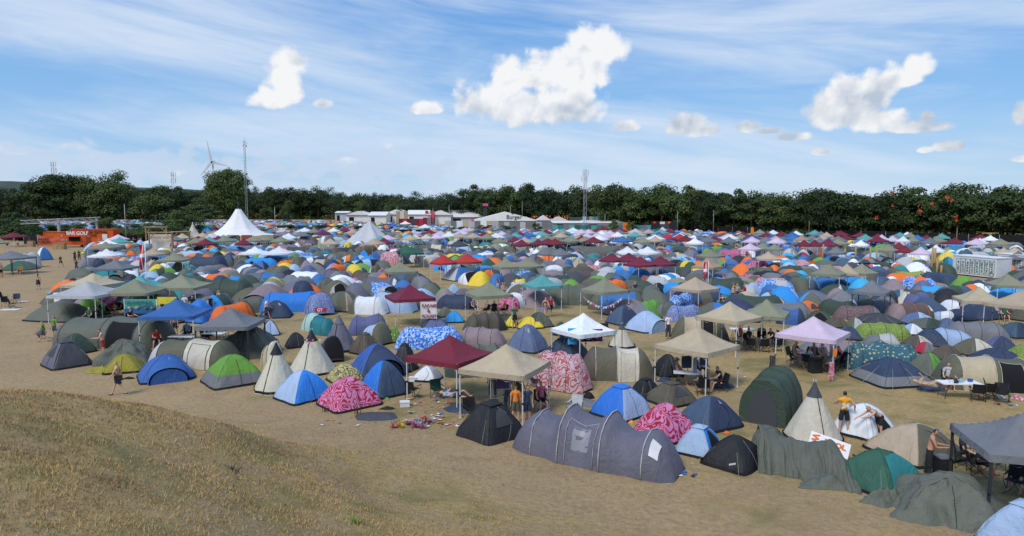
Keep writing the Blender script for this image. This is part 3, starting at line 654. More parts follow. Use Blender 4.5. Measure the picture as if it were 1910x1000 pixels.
# ------------------------------------------------------------------ gazebos
def gazebo(xl, xr, px, py, col, fr=None, leg='w', L=None, style='', ht=3.1, spoken=None, extra='', group='pop-up gazebos of the campsite', yaw=None):
    """xl, xr: outer corners, px, py: the peak, fr: the front corner, all in the photograph"""
    p = G(px, py, ht); s = (p.y * math.cos(TH) + (CAMH - 2) * math.sin(TH)) / FPX
    th = -math.atan2(max(1, xr - fr), max(1, fr - xl)) if fr else R(-33)
    if yaw is not None: th = R(yaw)
    ext = (xr - xl) * s; side = L or min(max(ext / (abs(math.cos(th)) + abs(math.sin(th))), 2.3), 3.9)
    nm = {'w': 'white', 'd': 'dark'}[leg]
    root = thing('gazebo', 'gazebo', spoken or cname(col) + ' pop-up gazebo' + (' on %s legs' % nm if py > 480 else ''), (p.x, p.y, 0), th, group)
    h = side / 2; ev = 2.16 * ht / 3.1; sd = rnd() * 30; fine = py > 480; near = py > 455
    n = 20 if fine else 6; kx = 1.0; pw = 1.0 if 'f' in style else 1.42
    def f(u, v):
        x, y = (u * 2 - 1), (v * 2 - 1); t = max(abs(x), abs(y)); o = min(abs(x), abs(y))
        z = ev + (ht - ev) * ((1 - t) ** pw) * (1.0 if 'f' not in style else 1.0)
        z -= .07 * math.sin(math.pi * min(1, t)) * (1 - (o / max(t, .01)) ** 2) * (side / 3) + .02 * (1 - o) * (t > .99)
        return Vector((x * h, y * h, z + (nz(x * 2.4 + sd, y * 2.4) * .03 - abs(nz(x * 3.4 + sd, y * 3.4, 3)) * .05 * (1 - t)) * (t < .99)))
    MB().grid(f, n, n).out('canopy', fm(col), root)
    def g(u, v):
        a = u * 4; k = int(a) % 4; t = (a - int(a)) * 2 - 1; x, y = [(t, -1), (1, t), (-t, 1), (-1, -t)][k]
        dr = .22 * v; return Vector((x * h * (1.004 + .01 * v), y * h * (1.004 + .01 * v), ev + .003 - .02 * (1 - abs(t)) - dr * (1 + .04 * nz(t * 5, k * 3, sd))))
    MB().grid(g, 4 * (8 if fine else 2), 2 if fine else 1, 0, True).out('valance', fm(col), root)
    m = M_metal if leg == 'w' else M_dmetal; w = .042 if style != 'S' else .07
    for a in (-1, 1):
        for b in (-1, 1):
            q = MB().box((a * (h - .05), b * (h - .05), ev / 2), (w, w, ev)); q.box((a * (h - .05), b * (h - .05), .012), (.11, .11, .02)); q.out('leg', m, root, False)
            if near and fine: MB().box((a * (h - .05), b * (h - .05), .98), (.07, .07, .07)).out('clamp', M_black, root, False)
    if fine:
        q = MB()
        for a, b, c, d in ((-1,-1,1,-1), (1,-1,1,1), (1,1,-1,1), (-1,1,-1,-1)):
            P = [Vector((a + (c - a) * t, b + (d - b) * t, 0)) * (h - .06) for t in (0, .25, .5, .75, 1)]
            for i in range(4):
                for z0, z1 in ((ev - .10, ev - .34), (ev - .34, ev - .10)): q.tube([P[i] + Vector((0, 0, z0)), P[i + 1] + Vector((0, 0, z1))], .011, 4)
        q.tube([(0, 0, ht - .5), (0, 0, ht - .04)], .02, 5)
        for a in (-1, 1):
            q.tube([(a * h * .95, 0, ev - .2), (0, 0, ht - .45)], .011, 4); q.tube([(0, a * h * .95, ev - .2), (0, 0, ht - .45)], .011, 4)
        q.out('frame', M_metal if leg == 'w' else M_dmetal, root, False)
    PLACED.append((p.x, p.y, side * .5)); return root, p, side, th
def cloth_panel(name, cat, spoken, p, w, h, rz, m, thick=.012, wav=.03, group=None, cols=6):
    """hanging cloth with its top edge centred on p"""
    sd = rnd() * 20
    def f(sg): return lambda u, v: Vector(((u - .5) * w, sg * thick / 2 + nz(u * 4 + sd, v * 1.2) * wav * 2, -h * v))
    b = MB().grid(f(1), 8, 5).grid(f(-1), 8, 5); o = b.out(name, m, None, True, p, rz)
    thing(name, cat, spoken, None, 0, group, o); return o

# ------------------------------------------------------------------ people
SKINS = [mat('skin_fair', (.62,.36,.25), .55), mat('skin_tanned', (.50,.26,.165), .55), mat('skin_brown', (.26,.13,.08), .55)]
HAIR = {'b': mat('hair_blond', (.42,.28,.12), .7), 'd': mat('hair_dark', (.03,.02,.015), .6), 'r': mat('hair_light_brown', (.17,.09,.045), .65)}
def cloth(k): return mat('clothing_' + cname(k).replace(' ', '_').replace('-', '_'), C(k), .8, build=varied(C(k), .12, 6, .006, 16))
M_shoe = mat('shoe_leather', (.10,.09,.085), .6)
def skin_mesh(name, V, E, Rd, root=0, lev=1):
    me = bpy.data.meshes.new(name); me.from_pydata(V, E, []); o = bpy.data.objects.new(name, me); COL.objects.link(o)
    m = o.modifiers.new('s', 'SKIN'); m.use_smooth_shade = True; m.branch_smoothing = .5
    for i, d in enumerate(me.skin_vertices[0].data): d.radius = (Rd[i], Rd[i]); d.use_root = (i == root)
    q = o.modifiers.new('u', 'SUBSURF'); q.levels = lev; q.render_levels = lev
    dg = bpy.context.evaluated_depsgraph_get(); out = bpy.data.meshes.new_from_object(o.evaluated_get(dg)); out.name = name
    bpy.data.objects.remove(o); bpy.data.meshes.remove(me); out.materials.clear(); out.materials.append(SKINS[0]); out.polygons.foreach_set('use_smooth', [True] * len(out.polygons)); return out
def figure(lean=3, legs=((0, 0, 3), (0, 0, 3)), arms=((5, 12, 8), (5, 12, 8)), seat=None, wear='shirt shorts', long=False, head=0, sleeve=True, lie=False, fingers=True):
    def d(a, ab=0.0, s=1): return Vector((s * math.sin(R(ab)), -math.sin(R(a)) * math.cos(R(ab)), -math.cos(R(a)) * math.cos(R(ab))))
    up = Vector((0, -math.sin(R(lean)), math.cos(R(lean))))
    J = {'pel': Vector((0, 0, 0))}; J['wai'] = up * .16; up2 = Vector((0, -math.sin(R(lean * 1.1)), math.cos(R(lean * 1.1))))
    J['che'] = J['wai'] + up2 * .20; J['shc'] = J['che'] + up2 * .09; J['nec'] = J['shc'] + up2 * .09
    hu = Vector((0, -math.sin(R(lean * .8 + head)), math.cos(R(lean * .8 + head)))); fw = Vector((0, -hu.z, hu.y)) * 1.0
    J['jaw'] = J['nec'] + hu * .075 + fw * .02; J['sku'] = J['jaw'] + hu * .075 - fw * .005; J['cro'] = J['sku'] + hu * .062; J['nos'] = J['jaw'] + hu * .04 + fw * .098
    for i, s in ((0, -1), (1, 1)):
        hf, kf, ab = legs[i]; J['hip%d' % i] = Vector((s * .085, 0, -.03)); J['kne%d' % i] = J['hip%d' % i] + d(hf, ab, s) * .43
        J['ank%d' % i] = J['kne%d' % i] + d(hf - kf, ab * .4, s) * .42; J['toe%d' % i] = J['ank%d' % i] + Vector((s * .02, -.16, -.055)) if not lie else J['ank%d' % i] + d(hf - kf + 70, 0, s) * .17
        sf, ef, ab = arms[i]; J['sho%d' % i] = J['shc'] + Vector((s * .175, 0, -.015)); J['elb%d' % i] = J['sho%d' % i] + d(sf, ab, s) * .285
        J['wri%d' % i] = J['elb%d' % i] + d(sf + ef, ab * .3 if ef < 60 else -ab - 12, s) * .25; J['pal%d' % i] = J['wri%d' % i] + (J['wri%d' % i] - J['elb%d' % i]).normalized() * .075
    z0 = min(J['ank0'].z, J['ank1'].z) - .085
    off = Vector((0, 0, (seat + .10) if seat is not None else -z0))
    for k in J: J[k] = J[k] + off
    names = list(J); ix = {k: i for i, k in enumerate(names)}; V = [tuple(J[k]) for k in names]
    rad = {'pel': .122, 'wai': .112, 'che': .132, 'shc': .098, 'nec': .050, 'jaw': .064, 'sku': .090, 'cro': .052, 'nos': .013, 'hip': .088, 'kne': .054, 'ank': .036, 'toe': .034, 'sho': .060, 'elb': .040, 'wri': .027, 'pal': .032}
    Rd = [rad[k[:3]] for k in names]
    E = [('pel','wai'),('wai','che'),('che','shc'),('shc','nec'),('nec','jaw'),('jaw','sku'),('sku','cro'),('jaw','nos')]
    for i in '01': E += [('pel','hip'+i),('hip'+i,'kne'+i),('kne'+i,'ank'+i),('ank'+i,'toe'+i),('shc','sho'+i),('sho'+i,'elb'+i),('elb'+i,'wri'+i),('wri'+i,'pal'+i)]
    E = [(ix[a], ix[b]) for a, b in E]
    if fingers:
        for i, s in (('0', -1), ('1', 1)):
            w, p = J['wri' + i], J['pal' + i]; t = (p - w).normalized(); a = Vector((0, 1, 0)) if abs(t.y) < .8 else Vector((1, 0, 0)); a = (a - t * a.dot(t)).normalized(); c = t.cross(a) * s
            for k, (o, l) in enumerate(((-.030, .058), (-.010, .072), (.010, .076), (.030, .066))):
                q = p + t * .022 + a * o; b = len(V); V += [tuple(q), tuple(q + t * l * .55 + c * .006), tuple(q + t * l * .85 + c * .03)]; Rd += [.0105, .0095, .008]; E += [(ix['pal' + i], b), (b, b + 1), (b + 1, b + 2)]
            q = w + t * .03 - a * .036; b = len(V); V += [tuple(q), tuple(q + t * .035 - a * .022 + c * .012)]; Rd += [.012, .010]; E += [(ix['wri' + i], b), (b, b + 1)]
    body = skin_mesh('body', V, E, Rd, lev=2); parts = [('body', body)]
    bones = [('pel','wai'),('wai','che'),('che','shc'),('shc','nec'),('nec','jaw'),('jaw','sku'),('sku','cro')]
    for i in '01': bones += [('pel','hip'+i),('hip'+i,'kne'+i),('kne'+i,'ank'+i),('ank'+i,'toe'+i),('shc','sho'+i),('sho'+i,'elb'+i),('elb'+i,'wri'+i),('wri'+i,'pal'+i)]
    BV = np.array([v.co[:] for v in body.vertices]); BN = np.array([v.normal[:] for v in body.vertices]); A = np.array([J[x][:] for x, _ in bones]); Bb = np.array([J[y][:] for _, y in bones])
    rr = np.array([(rad[x[:3]] + rad[y[:3]]) / 2 for x, y in bones]); AB = Bb - A; L2 = (AB ** 2).sum(1)
    tt = np.clip(((BV[:, None] - A[None]) * AB[None]).sum(2) / L2[None], 0, 1); dist = np.linalg.norm(BV[:, None] - (A[None] + tt[..., None] * AB[None]), axis=2) / rr[None]
    near_b = dist.argmin(1); tb = tt[np.arange(len(BV)), near_b]; bn = [bones[k][0][:3] + bones[k][1][:3] for k in near_b]
    def region(name, rules, off, flare=0.0, test=None):
        ok = [(bn[k] in rules and rules[bn[k]][0] <= tb[k] <= rules[bn[k]][1]) or (test is not None and test(BV[k])) for k in range(len(BV))]
        fs = [tuple(q.vertices) for q in body.polygons if all(ok[v] for v in q.vertices)]
        if not fs: return
        used = sorted({v for f_ in fs for v in f_}); m_ = {v: i for i, v in enumerate(used)}
        P = [tuple(BV[v] + BN[v] * (off + (flare * tb[v] if bn[v] in ('hipkne', 'kneank', 'shoelb') else 0) + .004 * nz(*(BV[v] * 9)))) for v in used]
        me = bpy.data.meshes.new(name); me.from_pydata(P, [], [tuple(m_[v] for v in f_) for f_ in fs]); me.materials.append(SKINS[0]); me.polygons.foreach_set('use_smooth', [True] * len(fs)); parts.append((name, me))
    if 'shirt' in wear:
        region('shirt', {'pelwai': (.15, 1), 'waiche': (0, 1), 'cheshc': (0, 1), 'shcnec': (0, .12), 'shcsho': (0, 1), 'shoelb': (0, .55 if sleeve else .02)}, .020, .016)
    if 'top' in wear: region('crop_top', {'waiche': (.5, 1), 'cheshc': (0, .55)}, .012)
    if 'shorts' in wear or 'trousers' in wear:
        rl = {'pelwai': (0, .45), 'pelhip': (0, 1), 'hipkne': (0, .78 if 'trousers' not in wear else 1)}
        if 'trousers' in wear: rl['kneank'] = (0, .88)
        region('trousers' if 'trousers' in wear else 'shorts', rl, .014, .022)
    if 'skirt' in wear:
        q0 = J['pel'] + (J['wai'] - J['pel']) * .7; b = MB().grid(lambda u, v: Vector((q0.x + math.cos(u * 6.283) * (.125 + .11 * v + .012 * math.sin(u * 50) * v), q0.y + math.sin(u * 6.283) * (.11 + .10 * v), q0.z - .52 * v)), 24, 4, 0, True); o = b.out('skirt', SKINS[0]); me = o.data; bpy.data.objects.remove(o); parts.append(('skirt', me))
    sk_, hu_, fw_ = (np.array(J['sku'][:]), np.array(hu[:]), np.array(fw[:]))
    hb = {'jawsku', 'skucro', 'necjaw', 'cropel'}
    def ishair(p): r = p - sk_; return np.linalg.norm(r) < .17 and ((r @ hu_ > .035 and r @ fw_ < .075) or (r @ fw_ < -.012 and r @ hu_ > -.085))
    region('hair', {}, .014, 0, ishair)
    if 'cap' in wear:
        region('cap', {}, .024, 0, lambda p: (np.linalg.norm(p - sk_) < .17 and (p - sk_) @ hu_ > .03)); q = J['sku'] + hu * .04 + fw * .10
        b = MB().grid(lambda u, v: q + Vector(((u - .5) * .15, 0, 0)) + fw * (.085 * v * math.sin(math.pi * (.15 + .7 * u))) - hu * .02 * v, 6, 3); o = b.out('cap_brim', SKINS[0]); me = o.data; bpy.data.objects.remove(o); parts.append(('cap_brim', me))
    b = MB(); sd_ = Vector((1, 0, 0))
    for e in (-1, 1): c = J['jaw'] + hu * .062 + fw * .078 + sd_ * (.032 * e); b.tube([c - sd_ * .011, c + sd_ * .011], .007, 5); c2 = c + hu * .02; b.tube([c2 - sd_ * .014, c2 + sd_ * .014], .004, 4)
    c = J['jaw'] - hu * .002 + fw * .068; b.tube([c - sd_ * .022, c + sd_ * .022], .005, 4); o = b.out('facial_features', M_black); me = o.data; bpy.data.objects.remove(o); parts.append(('facial_features', me))
    if 'hat' in wear:
        c = J['sku'] + hu * .045; b = MB(); M4 = Matrix.Translation(c) @ Vector((0, 0, 1)).rotation_difference(hu).to_matrix().to_4x4()
        b.add([M4 @ Vector((math.cos(a) * r, math.sin(a) * r, z)) for r, z in ((.19, 0), (.11, .012), (.10, .09), (.03, .11)) for a in [k * math.pi / 8 for k in range(16)]], [(j * 16 + i, j * 16 + (i + 1) % 16, (j + 1) * 16 + (i + 1) % 16, (j + 1) * 16 + i) for j in range(3) for i in range(16)] + [tuple(range(48, 64))])
        o = b.out('hat', SKINS[0]); me = o.data; bpy.data.objects.remove(o); parts.append(('hat', me))
    if long: parts.append(('ponytail', skin_mesh('ponytail', [tuple(J['sku'] - fw * .07), tuple(J['jaw'] - fw * .10), tuple(J['nec'] - fw * .105), tuple(J['che'] - fw * .14)], [(0,1),(1,2),(2,3)], [.035,.055,.045,.015])))
    for i in '01':
        parts.append(('shoe', skin_mesh('shoe', [tuple(J['ank' + i] + Vector((0, .03, -.045))), tuple(J['ank' + i] + (J['toe' + i] - J['ank' + i]) * .6 + Vector((0, 0, -.012))), tuple(J['toe' + i] + Vector((0, -.02, 0)))], [(0,1),(1,2)], [.042,.044,.034])))
    if lie:
        for _, me in parts: me.transform(Matrix.Translation((0, .75, .28)) @ Matrix.Rotation(R(-83), 4, 'X') @ Matrix.Translation((0, 0, -.9)))
    if 'bag' in wear:
        h = J['hip1'] + Vector((.13, .07, .02)); b = MB().box(h, (.12, .34, .25)); parts.append(('shoulder_bag', b.out('q', M_black, None, False).data))
        bpy.data.objects.remove([o for o in COL.objects if o.data == parts[-1][1]][0]); parts[-1][1].name = 'shoulder_bag'
        b = MB().tube([h + Vector((0, 0, .12)), J['che'] + Vector((.05, .16, 0)), J['sho0'] + Vector((.04, .03, .075)), J['che'] + Vector((0, -.15, .02)), h + Vector((0, -.08, .1))], .014, 4)
        o = b.out('strap', M_black); parts.append(('strap', o.data)); bpy.data.objects.remove(o)
    return parts
PROTO = {}
def proto(key):
    if key in PROTO: return PROTO[key]
    k = key.split(':'); wear = k[1]; lg = 'L' in (k[2] if len(k) > 2 else ''); kw = dict(wear=wear, long=lg, sleeve='n' not in (k[2] if len(k) > 2 else ''))
    P = {'stand': dict(legs=((2,0,4),(-3,0,4)), arms=((4,14,9),(-2,10,9))), 'walk': dict(lean=5, legs=((24,6,1),(-18,22,1)), arms=((-22,12,8),(24,24,8))),
         'hold': dict(lean=8, legs=((3,4,5),(-4,2,4)), arms=((24,72,8),(30,64,8)), head=18), 'hips': dict(lean=3, legs=((0,0,7),(0,0,7)), arms=((-12,52,42),(48,22,10))),
         'bend': dict(lean=58, legs=((-6,4,5),(6,10,4)), arms=((52,12,9),(66,18,9)), head=-10), 'sit': dict(lean=-12, seat=.44, legs=((82,80,9),(84,74,8)), arms=((22,58,14),(28,48,12)), head=14),
         'sit2': dict(lean=14, seat=.44, legs=((80,84,14),(86,70,6)), arms=((34,62,12),(50,32,8)), head=10), 'slouch': dict(lean=-28, seat=.40, legs=((74,42,12),(70,40,10)), arms=((20,40,22),(20,60,16)), head=20),
         'lie': dict(lean=0, legs=((10,14,8),(42,74,6)), arms=((10,30,24),(60,80,20)), lie=True), 'up': dict(legs=((2,0,6),(-3,0,6)), arms=((120,40,16),(20,60,16)))}[k[0]]
    PROTO[key] = figure(**P, **kw); return PROTO[key]
def person(px, py, key, cols, desc, yaw=0, hair='d', skin=0, sc=1.0, loc=None, group=None, z=0.0):
    """key pose:wear[:flags]; cols maps clothing part to fabric key, in the order of the parts"""
    p = loc or G(px, py); t = thing('person', 'person', desc, (p[0], p[1], z), R(yaw), group); t.scale = (sc, sc, sc)
    c = dict(zip(('shirt', 'shorts'), cols.split())); 
    for name, me in proto(key):
        if (py < 470 and name == 'shoe') or (py < 620 and name == 'facial_features'): continue
        o = link(name, me, t); s = o.material_slots[0]; s.link = 'OBJECT'
        s.material = {'body': SKINS[skin], 'hair': HAIR[hair], 'ponytail': HAIR[hair], 'shoe': M_shoe, 'facial_features': mat('dark_facial_features', (.12,.05,.04), .6), 'shoulder_bag': M_black, 'strap': M_black, 'hat': mat('straw_hat', (.5,.38,.2), .8)}.get(name) or cloth(c['shirt'] if name in ('shirt', 'crop_top') else (c.get('cap', 'bl') if name[:3] == 'cap' else c.get('shorts', 'nv')))
    return t

# ------------------------------------------------------------------ camp furniture
def build_chair():
    P = []; r = .011
    b = MB()
    for x in (-.26, .26): pass
    seat = MB().grid(lambda u, v: Vector(((u - .5) * .52, (v - .5) * .46, .44 - .07 * math.sin(math.pi * u) * math.sin(math.pi * min(1, v * 1.1)) + .02 * (1 - v))), 8, 6)
    back = MB().grid(lambda u, v: Vector(((u - .5) * .54, .22 + .12 * v + .05 * math.sin(math.pi * u), .42 + .46 * v)), 8, 5)
    P.append(('seat', seat, 0)); P.append(('backrest', back, 0))
    for s in (-1, 1):
        P.append(('armrest', MB().grid(lambda u, v: Vector((s * (.27 + .035 * (v - .5) * 2), .24 - .50 * u, .64 - .03 * math.sin(math.pi * u))), 5, 1), 0))
        P.append(('leg', MB().tube([(s * .26, -.25, .01), (s * .02, .02, .24), (-s * .26, .26, .46)], r, 5), 1)); P.append(('leg', MB().tube([(s * .28, .26, .01), (s * .28, -.0, .22), (s * .27, -.26, .45), (s * .27, -.26, .64)], r, 5), 1))
        P.append(('back_post', MB().tube([(s * .28, .24, .01), (s * .275, .26, .45), (s * .27, .35, .89)], r, 5), 1))
    out = []
    for n, b, k in P:
        o = b.out(n, (M_black, M_dmetal)[k]); out.append((n, o.data, k)); bpy.data.objects.remove(o)
    return out
CHAIR = build_chair()
def chair(p, yaw, desc, col='bk', group='folding camp chairs', sc=1.0):
    t = thing('camp_chair', 'camp chair', desc, (p[0], p[1], 0), R(yaw), group); t.scale = (sc, sc, sc)
    for n, me, k in CHAIR:
        o = link(n, me, t)
        if k == 0 and col != 'bk': o.material_slots[0].link = 'OBJECT'; o.material_slots[0].material = cloth(col)
    return t
def table(p, yaw, l, w, desc, m=None, h=.74):
    t = thing('folding_table', 'table', desc, (p[0], p[1], 0), R(yaw))
    MB().box((0, 0, h), (l, w, .045)).out('tabletop', m or M_white, t, False)
    for a in (-1, 1):
        for b in (-1, 1): MB().tube([(a * (l / 2 - .25), b * w * .38, h - .02), (a * (l / 2 - .12), b * w * .42, .01)], .014, 5).out('leg', M_dmetal, t)
        MB().tube([(a * (l / 2 - .2), -w * .4, .3), (a * (l / 2 - .2), w * .4, .3)], .011, 5).out('crossbar', M_dmetal, t)
    return t

for k_ in ['bend:top shorts:', 'hips:shirt shorts:n', 'hold:shirt shorts', 'hold:shorts', 'hold:trousers cap', 'lie:shirt shorts', 'sit2:shirt shorts', 'sit2:shirt shorts:n', 'sit:shirt shorts', 'sit:shirt shorts hat:', 'sit:shirt shorts:nL', 'sit:shorts hat:', 'stand:shirt shorts', 'stand:shirt shorts:nL', 'stand:shirt trousers', 'stand:shirt trousers:L', 'stand:shorts', 'stand:shorts trousers', 'stand:skirt top:L', 'stand:top shorts:L', 'up:shirt shorts', 'walk:shirt shorts', 'walk:shirt shorts:n', 'walk:shirt skirt', 'walk:shorts bag', 'walk:top skirt:L']: proto(k_)

